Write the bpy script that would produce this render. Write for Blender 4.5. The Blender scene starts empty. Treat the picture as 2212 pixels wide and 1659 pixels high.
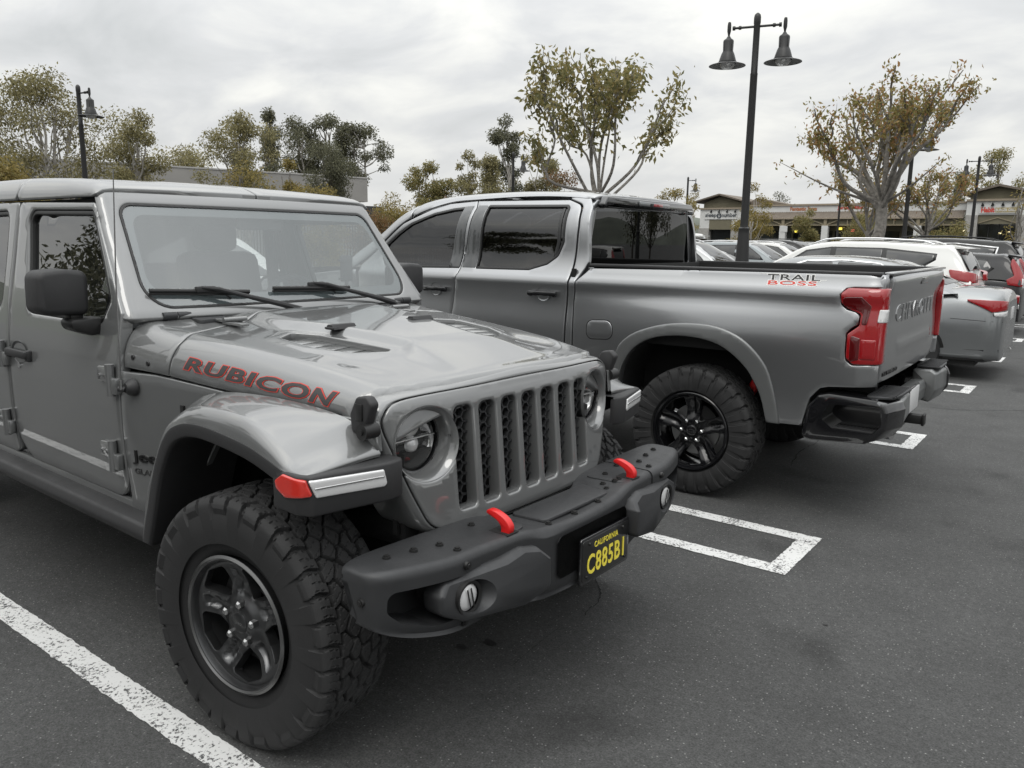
import bpy, bmesh, math, random
import numpy as np
from mathutils import Vector, Matrix
from mathutils.geometry import delaunay_2d_cdt
random.seed(7); RNG = np.random.default_rng(7)
PI = math.pi
sc = bpy.context.scene
COL = sc.collection
# ------------------------------------------------------------------ camera
cam_d = bpy.data.cameras.new('camera'); cam = bpy.data.objects.new('camera', cam_d); COL.objects.link(cam)
cam_d.sensor_width = 36; cam_d.lens = 36*1702.91/2212; cam_d.clip_start = .05; cam_d.clip_end = 4000
_p, _y, _r = math.radians(10.255), math.radians(126.910), math.radians(.7668)
_F = Vector((math.cos(_y)*math.cos(_p), math.sin(_y)*math.cos(_p), -math.sin(_p)))
_R = Vector((math.sin(_y), -math.cos(_y), 0)); _U = _R.cross(_F)
_R2 = _R*math.cos(_r)+_U*math.sin(_r); _U2 = _U*math.cos(_r)-_R*math.sin(_r)
cam.matrix_world = Matrix(((_R2.x, _U2.x, -_F.x, 2.0842), (_R2.y, _U2.y, -_F.y, -2.2355), (_R2.z, _U2.z, -_F.z, 1.6049), (0, 0, 0, 1)))
sc.camera = cam
sc.view_settings.view_transform = 'Standard'; sc.view_settings.look = 'None'
sc.view_settings.exposure = 0.2; sc.view_settings.gamma = 1.0; sc.view_settings.use_curve_mapping = False
# ------------------------------------------------------------------ world: overcast sky with a broken cloud layer
W = bpy.data.worlds.new('World'); sc.world = W; W.use_nodes = True
nt = W.node_tree; nt.nodes.clear()
def wn(t, **k):
    n = nt.nodes.new(t)
    for a, b in k.items(): setattr(n, a, b)
    return n
wo = wn('ShaderNodeOutputWorld'); bg_sky = wn('ShaderNodeBackground'); bg_cl = wn('ShaderNodeBackground'); mixs = wn('ShaderNodeMixShader')
sky = wn('ShaderNodeTexSky', sky_type='NISHITA'); sky.sun_disc = False
sky.sun_elevation = math.radians(55); sky.sun_rotation = math.radians(200)
nt.links.new(sky.outputs[0], bg_sky.inputs[0]); bg_sky.inputs[1].default_value = .08
tc = wn('ShaderNodeTexCoord'); sep = wn('ShaderNodeSeparateXYZ'); nt.links.new(tc.outputs['Generated'], sep.inputs[0])
def wm(op, a, b=None, c=None):
    n = wn('ShaderNodeMath', operation=op)
    for i, v in enumerate((a, b, c)):
        if v is None: continue
        if isinstance(v, (int, float)): n.inputs[i].default_value = v
        else: nt.links.new(v, n.inputs[i])
    return n.outputs[0]
zc = wm('MAXIMUM', sep.outputs[2], 0.0); den = wm('ADD', zc, .26)
cx_ = wm('DIVIDE', sep.outputs[0], den); cy_ = wm('DIVIDE', sep.outputs[1], den)
cmb = wn('ShaderNodeCombineXYZ'); nt.links.new(cx_, cmb.inputs[0]); nt.links.new(cy_, cmb.inputs[1])
mp = wn('ShaderNodeMapping'); mp.inputs['Rotation'].default_value = (0, 0, math.radians(37)); mp.inputs['Scale'].default_value = (.8, 1.0, 1)
nt.links.new(cmb.outputs[0], mp.inputs[0])
n1 = wn('ShaderNodeTexNoise'); n1.inputs['Scale'].default_value = 3.0; n1.inputs['Detail'].default_value = 6; n1.inputs['Roughness'].default_value = .52; n1.inputs['Distortion'].default_value = .35
n2 = wn('ShaderNodeTexNoise'); n2.inputs['Scale'].default_value = .45; n2.inputs['Detail'].default_value = 3
nt.links.new(mp.outputs[0], n1.inputs[0]); nt.links.new(mp.outputs[0], n2.inputs[0])
nn = wm('ADD', wm('MULTIPLY', n1.outputs[0], .62), wm('MULTIPLY', n2.outputs[0], .38))
cr = wn('ShaderNodeValToRGB'); nt.links.new(nn, cr.inputs[0])
e = cr.color_ramp.elements; e[0].position = .38; e[0].color = (.52, .535, .54, 1); e[1].position = .63; e[1].color = (.80, .80, .765, 1)
q = cr.color_ramp.elements.new(.50); q.color = (.62, .63, .635, 1)
hz = wn('ShaderNodeMapRange'); nt.links.new(zc, hz.inputs[0]); hz.inputs[1].default_value = 0; hz.inputs[2].default_value = .16; hz.inputs[3].default_value = .75; hz.inputs[4].default_value = 0
mxh = wn('ShaderNodeMix', data_type='RGBA'); nt.links.new(hz.outputs[0], mxh.inputs[0]); nt.links.new(cr.outputs[0], mxh.inputs[6]); mxh.inputs[7].default_value = (.70, .70, .685, 1)
nt.links.new(mxh.outputs[2], bg_cl.inputs[0])
# CIE overcast distribution: the zenith is brighter than the horizon
nt.links.new(wm('MULTIPLY_ADD', wm('POWER', zc, 2.0), 2.7, 1.0), bg_cl.inputs[1])
mixs.inputs[0].default_value = .97
nt.links.new(bg_sky.outputs[0], mixs.inputs[1]); nt.links.new(bg_cl.outputs[0], mixs.inputs[2]); nt.links.new(mixs.outputs[0], wo.inputs[0])
sl = bpy.data.lights.new('sun', 'SUN'); sun = bpy.data.objects.new('sun', sl); COL.objects.link(sun)
sl.energy = .55; sl.angle = math.radians(25); sl.color = (1, .97, .92)
sun.rotation_euler = (math.radians(35), 0, math.radians(20))
sc.cycles.max_bounces = 8; sc.cycles.transparent_max_bounces = 12; sc.cycles.caustics_reflective = False; sc.cycles.caustics_refractive = False

# ------------------------------------------------------------------ materials
def mat(name, col=(.5, .5, .5), rough=.5, metal=0, coat=0, coat_r=.03, ior=1.5, spec=.5, emit=None, es=1, bump=None, var=None, dirt=None, flake=None):
    """bump=(scale,strength,dist)  var=(scale,amount): brightness mottling  dirt=(scale,amount): rougher/lighter dust film"""
    m = bpy.data.materials.new(name); m.use_nodes = True; t = m.node_tree; b = t.nodes['Principled BSDF']
    b.inputs['Base Color'].default_value = (*col, 1); b.inputs['Roughness'].default_value = rough; b.inputs['Metallic'].default_value = metal
    b.inputs['Coat Weight'].default_value = coat; b.inputs['Coat Roughness'].default_value = coat_r; b.inputs['IOR'].default_value = ior
    b.inputs['Specular IOR Level'].default_value = spec
    if emit: b.inputs['Emission Color'].default_value = (*emit, 1); b.inputs['Emission Strength'].default_value = es
    co = None
    def coord():
        nonlocal co
        if co is None: co = t.nodes.new('ShaderNodeTexCoord')
        return co.outputs['Object']
    if var:
        n = t.nodes.new('ShaderNodeTexNoise'); n.inputs['Scale'].default_value = var[0]; n.inputs['Detail'].default_value = 5; t.links.new(coord(), n.inputs[0])
        r = t.nodes.new('ShaderNodeMapRange'); r.inputs[1].default_value = .3; r.inputs[2].default_value = .7; r.inputs[3].default_value = 1-var[1]; r.inputs[4].default_value = 1+var[1]
        t.links.new(n.outputs[0], r.inputs[0])
        x = t.nodes.new('ShaderNodeVectorMath'); x.operation = 'SCALE'; x.inputs[0].default_value = col; t.links.new(r.outputs[0], x.inputs[3]); t.links.new(x.outputs[0], b.inputs['Base Color'])
    if dirt:
        n = t.nodes.new('ShaderNodeTexNoise'); n.inputs['Scale'].default_value = dirt[0]; n.inputs['Detail'].default_value = 8; n.inputs['Roughness'].default_value = .7; t.links.new(coord(), n.inputs[0])
        r = t.nodes.new('ShaderNodeMapRange'); r.inputs[1].default_value = .45; r.inputs[2].default_value = .75; r.inputs[3].default_value = rough; r.inputs[4].default_value = min(1, rough+dirt[1])
        t.links.new(n.outputs[0], r.inputs[0]); t.links.new(r.outputs[0], b.inputs['Roughness'])
    if bump:
        n = t.nodes.new('ShaderNodeTexNoise'); n.inputs['Scale'].default_value = bump[0]; n.inputs['Detail'].default_value = 6; t.links.new(coord(), n.inputs[0])
        p = t.nodes.new('ShaderNodeBump'); p.inputs['Strength'].default_value = bump[1]; p.inputs['Distance'].default_value = bump[2]; t.links.new(n.outputs[0], p.inputs['Height']); t.links.new(p.outputs[0], b.inputs['Normal'])
    return m
def glass(name, tint, refl_ior=1.7, rough=.0, haze=0, hazecol=(.5, .52, .53)):
    """thin pane: Fresnel reflection over a tinted see-through film, with an optional pale diffuse layer imitating reflected sky"""
    m = bpy.data.materials.new(name); m.use_nodes = True; t = m.node_tree; t.nodes.clear()
    o = t.nodes.new('ShaderNodeOutputMaterial'); tr = t.nodes.new('ShaderNodeBsdfTransparent'); tr.inputs[0].default_value = (*tint, 1)
    gl = t.nodes.new('ShaderNodeBsdfGlossy'); gl.inputs['Roughness'].default_value = rough
    def mth(op, *a):
        n = t.nodes.new('ShaderNodeMath'); n.operation = op
        for i, v in enumerate(a):
            if isinstance(v, (int, float)): n.inputs[i].default_value = v
            else: t.links.new(v, n.inputs[i])
        return n.outputs[0]
    ge = t.nodes.new('ShaderNodeNewGeometry'); dt = t.nodes.new('ShaderNodeVectorMath'); dt.operation = 'DOT_PRODUCT'; t.links.new(ge.outputs['Normal'], dt.inputs[0]); t.links.new(ge.outputs['Incoming'], dt.inputs[1])
    f0 = 2*((refl_ior-1)/(refl_ior+1))**2; fr = mth('MULTIPLY_ADD', mth('POWER', mth('SUBTRACT', 1.0, mth('ABSOLUTE', dt.outputs['Value'])), 5.0), 1-f0, f0)   # both faces of the pane (Schlick)
    mx = t.nodes.new('ShaderNodeMixShader'); t.links.new(fr, mx.inputs[0]); src = tr.outputs[0]
    if haze:
        d = t.nodes.new('ShaderNodeBsdfDiffuse'); d.inputs[0].default_value = (*hazecol, 1); m2 = t.nodes.new('ShaderNodeMixShader'); m2.inputs[0].default_value = haze
        t.links.new(tr.outputs[0], m2.inputs[1]); t.links.new(d.outputs[0], m2.inputs[2]); src = m2.outputs[0]
    t.links.new(src, mx.inputs[1]); t.links.new(gl.outputs[0], mx.inputs[2]); t.links.new(mx.outputs[0], o.inputs[0])
    return m
M = {}
M['jeep'] = mat('jeep_paint', (.130, .133, .133), .34, .15, 1, .012)
M['jeep'].node_tree.nodes['Principled BSDF'].inputs['Coat IOR'].default_value = 1.85
M['trk'] = mat('truck_paint', (.33, .335, .342), .30, .85, 1, .015)
M['trkdk'] = mat('arch_paint', (.20, .205, .205), .42, .6, .3, .2)
M['blk'] = mat('black_plastic', (.022, .022, .023), .55, bump=(420, .25, .002), dirt=(5, .2))
M['bump'] = mat('bumper_coat', (.040, .041, .043), .44, .35, bump=(700, .35, .0012), dirt=(9, .25))
M['gblk'] = mat('gloss_black', (.008, .008, .009), .12, 0, 1, .03)
M['wblk'] = mat('wheel_black', (.006, .006, .007), .14, 0, 0, spec=.45)
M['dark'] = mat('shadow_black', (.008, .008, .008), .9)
M['und'] = mat('underbody', (.02, .02, .02), .75)
M['rub'] = mat('rubber', (.015, .015, .0155), .72, bump=(160, .3, .002), var=(6, .2))
M['rubt'] = mat('tyre_tread', (.024, .024, .0245), .78, bump=(200, .4, .002), var=(9, .25))
M['rim'] = mat('rim_grey', (.075, .076, .078), .3, .8, .3, .15)
M['rimlip'] = mat('rim_lip', (.17, .17, .17), .3, .9)
M['chr'] = mat('chrome', (.72, .72, .72), .12, 1)
M['steel'] = mat('steel', (.35, .35, .35), .35, 1)
M['red'] = mat('hook_red', (.62, .012, .012), .38, 0, .2)
M['redln'] = mat('decal_red', (.55, .05, .035), .5)
M['decal'] = mat('decal_dark', (.035, .035, .035), .6)
M['badge'] = mat('badge_dark', (.06, .06, .06), .3, .8)
M['white'] = mat('white_paint', (.72, .72, .70), .35, 0, 1, .03)
M['silver'] = mat('silver_paint', (.24, .25, .255), .32, .75, 1, .02)
M['silv2'] = mat('light_silver', (.52, .53, .53), .32, .6, 1, .02)
M['bluesil'] = mat('blue_silver', (.25, .275, .285), .32, .6, 1, .02)
M['carblk'] = mat('black_paint', (.010, .010, .011), .25, 0, .6, .02, spec=.3)
M['cargry'] = mat('grey_paint', (.075, .078, .08), .3, .5, 1, .02)
M['lamp_w'] = mat('clear_lamp', (.72, .72, .72), .16, .25, .6)
M['lamp_r'] = mat('red_lens', (.30, .006, .009), .12, 0, 1, .02)
M['lamp_rd'] = mat('dark_red_lens', (.09, .004, .005), .12, 0, 1, .02)
M['lamp_o'] = mat('marker_lens', (.56, .03, .02), .22, 0, 1, .03, bump=(300, .4, .002))
M['yel'] = mat('plate_yellow', (.85, .72, .08), .45)
M['plate'] = mat('plate_black', (.012, .012, .012), .3, 0, .5)
M['platew'] = mat('plate_white', (.6, .6, .6), .4)
M['int'] = mat('interior', (.055, .055, .058), .8)
M['trim'] = mat('rubber_trim', (.01, .01, .01), .45)
M['frit'] = mat('glass_frit', (.05, .055, .058), .12, 0, 0, ior=1.45)
M['gwin'] = glass('windshield_glass', (.80, .84, .84), 1.72, haze=.10, hazecol=(.55, .66, .68))  # pale blue haze colour stands in for sky reflected in the windshield
M['gside'] = glass('side_glass', (.62, .64, .64), 2.0)
M['gtint'] = glass('tinted_glass', (.05, .052, .055), 1.55)
M['gdark'] = mat('dark_glass', (.012, .013, .014), .02, 0, 0, ior=1.8, spec=.6)
M['gcar'] = mat('car_glass', (.015, .016, .016), .02, 0, 0, ior=1.75, spec=.5)
M['lens'] = glass('lens_glass', (.92, .92, .92), 1.5)
M['pole'] = mat('pole_black', (.018, .018, .018), .45, bump=(30, .2, .003))

# ------------------------------------------------------------------ mesh helpers
def finish(me, mt, smooth=True, angle=38):
    if isinstance(mt, (list, tuple)):
        for m in mt: me.materials.append(m)
    else: me.materials.append(mt)
    if smooth:
        me.polygons.foreach_set('use_smooth', [True]*len(me.polygons)); me.set_sharp_from_angle(angle=math.radians(angle))
    me.update()
def link(name, me, parent=None):
    o = bpy.data.objects.new(name, me); COL.objects.link(o)
    if parent: o.parent = parent
    return o
def mk(name, V, Fc, mt, parent=None, smooth=True, angle=38, mi=None):
    me = bpy.data.meshes.new(name); me.from_pydata([tuple(v) for v in V], [], [tuple(f) for f in Fc])
    if mi is not None: me.polygons.foreach_set('material_index', list(mi))
    finish(me, mt, smooth, angle); return link(name, me, parent)
def thing(name, label, cat, loc=(0, 0, 0), rz=0, group=None):
    o = bpy.data.objects.new(name, None); o.empty_display_size = .2; COL.objects.link(o); o.location = loc; o.rotation_euler = (0, 0, rz)
    o['label'] = label; o['category'] = cat
    if group: o['group'] = group
    return o
def empty(name, parent, loc=(0, 0, 0), rot=(0, 0, 0)):
    o = bpy.data.objects.new(name, None); o.empty_display_size = .1; COL.objects.link(o); o.parent = parent; o.location = loc; o.rotation_euler = rot; return o
def tag(o, label, cat, group=None, kind=None):
    o['label'] = label; o['category'] = cat
    if group: o['group'] = group
    if kind: o['kind'] = kind
    return o
def kids(o): return list(o.children)
def copy_tree(o, parent=None):
    c = o.copy(); COL.objects.link(c); c.parent = parent
    for ch in kids(o): copy_tree(ch, c)
    return c
def mirror_tree(o, parent):
    """copy of a part built on the -y side, mirrored to +y"""
    c = o.copy(); COL.objects.link(c); c.parent = parent; c.location = (o.location.x, -o.location.y, o.location.z)
    if o.type == 'MESH':
        me = o.data.copy(); n = len(me.vertices); a = np.empty(n*3); me.vertices.foreach_get('co', a); a[1::3] *= -1; me.vertices.foreach_set('co', a); me.flip_normals(); me.update(); c.data = me
    for ch in kids(o): mirror_tree(ch, c)
    return c
def cub(x, xs, ys):
    xs = np.asarray(xs, float); ys = np.asarray(ys, float); x = np.asarray(x, float)
    m = np.gradient(ys, xs); xc = np.clip(x, xs[0], xs[-1]); i = np.clip(np.searchsorted(xs, xc)-1, 0, len(xs)-2)
    h = xs[i+1]-xs[i]; t = (xc-xs[i])/h
    return (2*t**3-3*t**2+1)*ys[i]+(t**3-2*t**2+t)*h*m[i]+(-2*t**3+3*t**2)*ys[i+1]+(t**3-t**2)*h*m[i+1]
def sst(x, a, b):
    t = np.clip((np.asarray(x, float)-a)/(b-a), 0, 1); return t*t*(3-2*t)
def rpoly(P, seg=5, default=0):
    """polygon with rounded corners: points (x,y[,r])"""
    out = []; n = len(P)
    for i in range(n):
        p = np.array(P[i][:2], float); r = P[i][2] if len(P[i]) > 2 else default
        if r <= 0: out.append(p); continue
        a = np.array(P[i-1][:2], float)-p; b = np.array(P[(i+1) % n][:2], float)-p
        la, lb = np.linalg.norm(a), np.linalg.norm(b); a /= la; b /= lb
        th = math.acos(max(-1, min(1, a@b))); d = min(r/math.tan(th/2), la*.48, lb*.48); r = d*math.tan(th/2)
        c = p+(a+b)/np.linalg.norm(a+b)*(r/math.sin(th/2)); s = p+a*d; e_ = p+b*d
        a0 = math.atan2(*(s-c)[::-1]); a1 = math.atan2(*(e_-c)[::-1]); da = (a1-a0+PI) % (2*PI)-PI
        for k in range(seg+1): out.append(c+r*np.array([math.cos(a0+da*k/seg), math.sin(a0+da*k/seg)]))
    return np.array(out)
def circ(cx, cy, r, n=32, ry=None): return np.array([[cx+r*math.cos(2*PI*i/n), cy+(ry or r)*math.sin(2*PI*i/n)] for i in range(n)])
def spl(P, n=6, closed=False):
    P = np.array(P, float); N = len(P); out = []
    for i in range(N if closed else N-1):
        p0 = P[(i-1) % N] if (closed or i > 0) else 2*P[0]-P[1]; p1 = P[i]; p2 = P[(i+1) % N]; p3 = P[(i+2) % N] if (closed or i+2 < N) else 2*P[-1]-P[-2]
        for k in range(n):
            t = k/n; out.append(.5*((2*p1)+(-p0+p2)*t+(2*p0-5*p1+4*p2-p3)*t*t+(-p0+3*p1-3*p2+p3)*t**3))
    if not closed: out.append(P[-1])
    return np.array(out)
def resample(P, step):
    out = []; n = len(P)
    for i in range(n):
        a, b = P[i], P[(i+1) % n]; L = np.linalg.norm(b-a)
        if L < 1e-6: continue
        k = max(1, int(math.ceil(L/step)))
        for j in range(k): out.append(a+(b-a)*j/k)
    return np.array(out)
def pip(pts, poly):
    x, y = pts[:, 0], pts[:, 1]; ins = np.zeros(len(pts), bool); n = len(poly); j = n-1
    for i in range(n):
        xi, yi = poly[i]; xj, yj = poly[j]
        if yi != yj: ins ^= ((yi > y) != (yj > y)) & (x < (xj-xi)*(y-yi)/(yj-yi)+xi)
        j = i
    return ins
def pdist(pts, polys):
    d = np.full(len(pts), 1e9)
    for P in polys:
        A = P; B = np.roll(P, -1, 0); AB = B-A; L2 = np.maximum((AB**2).sum(1), 1e-18)
        for s in range(0, len(pts), 4000):
            q_ = pts[s:s+4000, None, :]-A[None]; t = np.clip((q_*AB[None]).sum(2)/L2, 0, 1); w = q_-t[..., None]*AB[None]
            d[s:s+4000] = np.minimum(d[s:s+4000], np.sqrt((w**2).sum(2).min(1)))
    return d
def shr(P, d):
    """polygon pulled in by d"""
    Q = rpoly(P, 5); tg = np.roll(Q, -1, 0)-np.roll(Q, 1, 0); tg /= np.linalg.norm(tg, axis=1)[:, None]+1e-12; nr = np.stack([-tg[:, 1], tg[:, 0]], 1)
    a = .5*np.sum(Q[:, 0]*np.roll(Q[:, 1], -1)-np.roll(Q[:, 0], -1)*Q[:, 1]); return Q+nr*d*(1 if a > 0 else -1)
def fnorm(fn, u, v, out, h=1e-3):
    a = fn(u+h, v)-fn(u-h, v); b = fn(u, v+h)-fn(u, v-h); n = np.cross(a, b); n /= np.maximum(np.linalg.norm(n, axis=1), 1e-12)[:, None]
    s = np.sign((n*np.asarray(out, float)).sum(1)); s[s == 0] = 1; return n*s[:, None]
def panel(name, outline, fn, mt, parent=None, holes=(), res=.03, r=.005, th=.02, out=(0, -1, 0), off=0., angle=50, step=None):
    """curved sheet cut to an outline (with holes), rounded edges, folded-back flange.  fn(u,v)->(n,3)"""
    polys = [resample(np.asarray(p, float), step or res) for p in [outline]+list(holes)]
    C = []; E = []
    for P in polys:
        s = len(C); C += [tuple(p) for p in P]; E += [(s+i, s+(i+1) % len(P)) for i in range(len(P))]
    extra = []
    if r > 0:
        for P in polys:
            tg = np.roll(P, -1, 0)-np.roll(P, 1, 0); tg /= np.maximum(np.linalg.norm(tg, axis=1), 1e-9)[:, None]; nr = np.stack([-tg[:, 1], tg[:, 0]], 1)
            for s in (1, -1):
                for d in (.3*r, r): extra.append((P+nr*s*d, d))
    mn, mx = polys[0].min(0), polys[0].max(0)
    gx, gy = np.meshgrid(np.arange(mn[0]+res/2, mx[0], res), np.arange(mn[1]+res/2, mx[1], res)); G = np.stack([gx.ravel(), gy.ravel()], 1)
    def inside(p):
        k = pip(p, polys[0])
        for h_ in polys[1:]: k &= ~pip(p, h_)
        return k
    if len(G):
        G = G[inside(G)]
        if len(G): G = G[pdist(G, polys) > max(.55*res, 1.5*r)]
    for Q, d in extra:
        k = inside(Q); Q = Q[k]
        if len(Q): Q = Q[pdist(Q, polys) > .93*d]; C += [tuple(p) for p in Q]
    C += [tuple(p) for p in G]
    vs, es, fs, _, _, _ = delaunay_2d_cdt([Vector(c) for c in C], E, [], 0, 1e-6)
    P2 = np.array([[v.x, v.y] for v in vs]); T = np.array([list(f)[:3] for f in fs])
    cen = P2[T].mean(1); T = T[inside(cen)]
    d = pdist(P2, polys); n = fnorm(fn, P2[:, 0], P2[:, 1], out)
    dep = np.where(d < r, r-np.sqrt(np.maximum(r*r-(r-d)**2, 0)), 0) if r > 0 else 0*d
    V = fn(P2[:, 0], P2[:, 1])+n*(off-dep)[:, None]
    tn = np.cross(V[T[:, 1]]-V[T[:, 0]], V[T[:, 2]]-V[T[:, 0]]); flip = (tn*n[T[:, 0]]).sum(1) < 0; T[flip] = T[flip][:, ::-1]
    F_ = [tuple(t) for t in T]; V = list(V)
    if th > 0:
        cnt = {}
        for t in T:
            for a, b in ((t[0], t[1]), (t[1], t[2]), (t[2], t[0])): cnt.setdefault((min(a, b), max(a, b)), []).append((a, b))
        new = {}
        for k, l in cnt.items():
            if len(l) == 1:
                a, b = l[0]
                for q_ in (a, b):
                    if q_ not in new: new[q_] = len(V); V.append(V[q_]-n[q_]*th)
                F_.append((b, a, new[a], new[b]))
    return mk(name, V, F_, mt, parent, True, angle)
def loft(name, P, mt, parent=None, nu=6, nv=5, closed=False, angle=50, flip=False, capu=False):
    """smooth skin through a table of points P[station][k]"""
    P = np.array(P, float); A = np.array([spl(row, nv, closed) for row in P])
    B = np.array([spl(A[:, k], nu) for k in range(A.shape[1])]).transpose(1, 0, 2)
    S, K = B.shape[:2]; V = B.reshape(-1, 3); F_ = []
    for i in range(S-1):
        for j in range(K if closed else K-1):
            f = (i*K+j, i*K+(j+1) % K, (i+1)*K+(j+1) % K, (i+1)*K+j); F_.append(f[::-1] if flip else f)
    if capu:
        f = tuple(range(K)); F_.append(f[::-1] if not flip else f); f = tuple(range((S-1)*K, S*K)); F_.append(f if not flip else f[::-1])
    return mk(name, V, F_, mt, parent, True, angle)
class MB:
    def __init__(s): s.V = []; s.F = []; s.m = []; s.cur = 0
    def add(s, V, F_):
        k = len(s.V); s.V += [tuple(v) for v in V]; s.F += [tuple(i+k for i in f) for f in F_]; s.m += [s.cur]*len(F_); return s
    def box(s, c, d, r=0, rot=None):
        """box centre c, size d, chamfered edges r"""
        hx, hy, hz_ = [q_/2 for q_ in d]; r = min(r, hx*.9, hy*.9, hz_*.9)
        if r <= 0:
            V = [(x, y, z) for x in (-hx, hx) for y in (-hy, hy) for z in (-hz_, hz_)]
            F_ = [(0, 1, 3, 2), (4, 6, 7, 5), (0, 4, 5, 1), (2, 3, 7, 6), (0, 2, 6, 4), (1, 5, 7, 3)]
        else:
            bm = bmesh.new(); bmesh.ops.create_cube(bm, size=1)
            for v in bm.verts: v.co = Vector((v.co.x*d[0], v.co.y*d[1], v.co.z*d[2]))
            bmesh.ops.bevel(bm, geom=bm.edges[:], offset=r, segments=2, affect='EDGES', profile=.5, clamp_overlap=True)
            V = [v.co.copy() for v in bm.verts]; F_ = [[v.index for v in f.verts] for f in bm.faces]; bm.free()
        if rot is not None:
            Rm = rot if isinstance(rot, Matrix) else Matrix.Rotation(rot, 3, 'Z'); V = [Rm @ Vector(v) for v in V]
        return s.add([(v[0]+c[0], v[1]+c[1], v[2]+c[2]) for v in V], F_)
    def cyl(s, a, b, r, r2=None, n=12, cap=True):
        a, b = Vector(a), Vector(b); r2 = r if r2 is None else r2; d = (b-a).normalized(); u = d.orthogonal().normalized(); w = d.cross(u)
        V = []
        for p, q_ in ((a, r), (b, r2)):
            for i in range(n): t = 2*PI*i/n; V.append(p+u*(q_*math.cos(t))+w*(q_*math.sin(t)))
        F_ = [(i, (i+1) % n, n+(i+1) % n, n+i) for i in range(n)]
        if cap: F_ += [tuple(range(n))[::-1], tuple(range(n, 2*n))]
        return s.add(V, F_)
    def tube(s, pts, r, n=8, cap=True):
        pts = [Vector(p) for p in pts]; R_ = r if hasattr(r, '__len__') else [r]*len(pts); V = []; u = None
        for i, p in enumerate(pts):
            d = (pts[min(i+1, len(pts)-1)]-pts[max(i-1, 0)]).normalized()
            u = d.orthogonal().normalized() if u is None else (u-d*u.dot(d)).normalized()
            w = d.cross(u)
            for k in range(n): t = 2*PI*k/n; V.append(p+u*(R_[i]*math.cos(t))+w*(R_[i]*math.sin(t)))
        F_ = [(i*n+k, i*n+(k+1) % n, (i+1)*n+(k+1) % n, (i+1)*n+k) for i in range(len(pts)-1) for k in range(n)]
        if cap: F_ += [tuple(range(n))[::-1], tuple(range((len(pts)-1)*n, len(pts)*n))]
        return s.add(V, F_)
    def lathe(s, prof, o=(0, 0, 0), axis='z', n=32, a0=0, a1=2*PI):
        full = abs(a1-a0-2*PI) < 1e-6; m = n if full else n+1; V = []
        for i in range(m):
            t = a0+(a1-a0)*i/n; c, q_ = math.cos(t), math.sin(t)
            for r, h in prof:
                v = (r*c, r*q_, h) if axis == 'z' else ((h, r*c, r*q_) if axis == 'x' else (r*q_, h, r*c)); V.append((v[0]+o[0], v[1]+o[1], v[2]+o[2]))
        k = len(prof); F_ = []
        for i in range(n):
            i2 = (i+1) % m
            for j in range(k-1):
                F_.append((i*k+j, i2*k+j, i2*k+j+1, i*k+j+1))
        return s.add(V, F_)
    def prism(s, poly, axis, a, b, r=0):
        """2D polygon extruded along axis from a to b ('y': (x,z), 'x': (y,z), 'z': (x,y)), chamfer r"""
        poly = np.asarray(poly, float); ar = .5*np.sum(poly[:, 0]*np.roll(poly[:, 1], -1)-np.roll(poly[:, 0], -1)*poly[:, 1])
        if ar < 0: poly = poly[::-1]
        n = len(poly); rings = []
        def ins(p, d):
            e1 = p-np.roll(p, 1, 0); e2 = np.roll(p, -1, 0)-p; e1 /= np.linalg.norm(e1, axis=1)[:, None]+1e-12; e2 /= np.linalg.norm(e2, axis=1)[:, None]+1e-12
            n1_ = np.stack([-e1[:, 1], e1[:, 0]], 1); n2_ = np.stack([-e2[:, 1], e2[:, 0]], 1); b_ = n1_+n2_; b_ /= np.linalg.norm(b_, axis=1)[:, None]+1e-12
            c_ = np.maximum((b_*n1_).sum(1), .35); return p+b_*(d/c_)[:, None]
        sg = 1 if b > a else -1
        if r > 0: rings = [(ins(poly, r), a), (ins(poly, r*.3), a+sg*r*.3), (poly, a+sg*r), (poly, b-sg*r), (ins(poly, r*.3), b-sg*r*.3), (ins(poly, r), b)]
        else: rings = [(poly, a), (poly, b)]
        V = []
        for P, h in rings:
            for x, y in P: V.append((x, h, y) if axis == 'y' else ((h, x, y) if axis == 'x' else (x, y, h)))
        F_ = []
        for k in range(len(rings)-1):
            for i in range(n): F_.append((k*n+i, k*n+(i+1) % n, (k+1)*n+(i+1) % n, (k+1)*n+i))
        F_ += [tuple(range(n))[::-1], tuple(range((len(rings)-1)*n, len(rings)*n))]
        if (sg < 0) != (axis == 'y'): F_ = [f[::-1] for f in F_]
        return s.add(V, F_)
    def xf(s, f): s.V = [tuple(f(*v)) for v in s.V]; return s
    def build(s, name, mt, parent=None, smooth=True, angle=38):
        return mk(name, s.V, s.F, mt, parent, smooth, angle, s.m if isinstance(mt, (list, tuple)) else None)
def recalc(o):
    bm = bmesh.new(); bm.from_mesh(o.data); bmesh.ops.remove_doubles(bm, verts=bm.verts, dist=1e-5); bmesh.ops.recalc_face_normals(bm, faces=bm.faces); bm.to_mesh(o.data); bm.free(); return o
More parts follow.
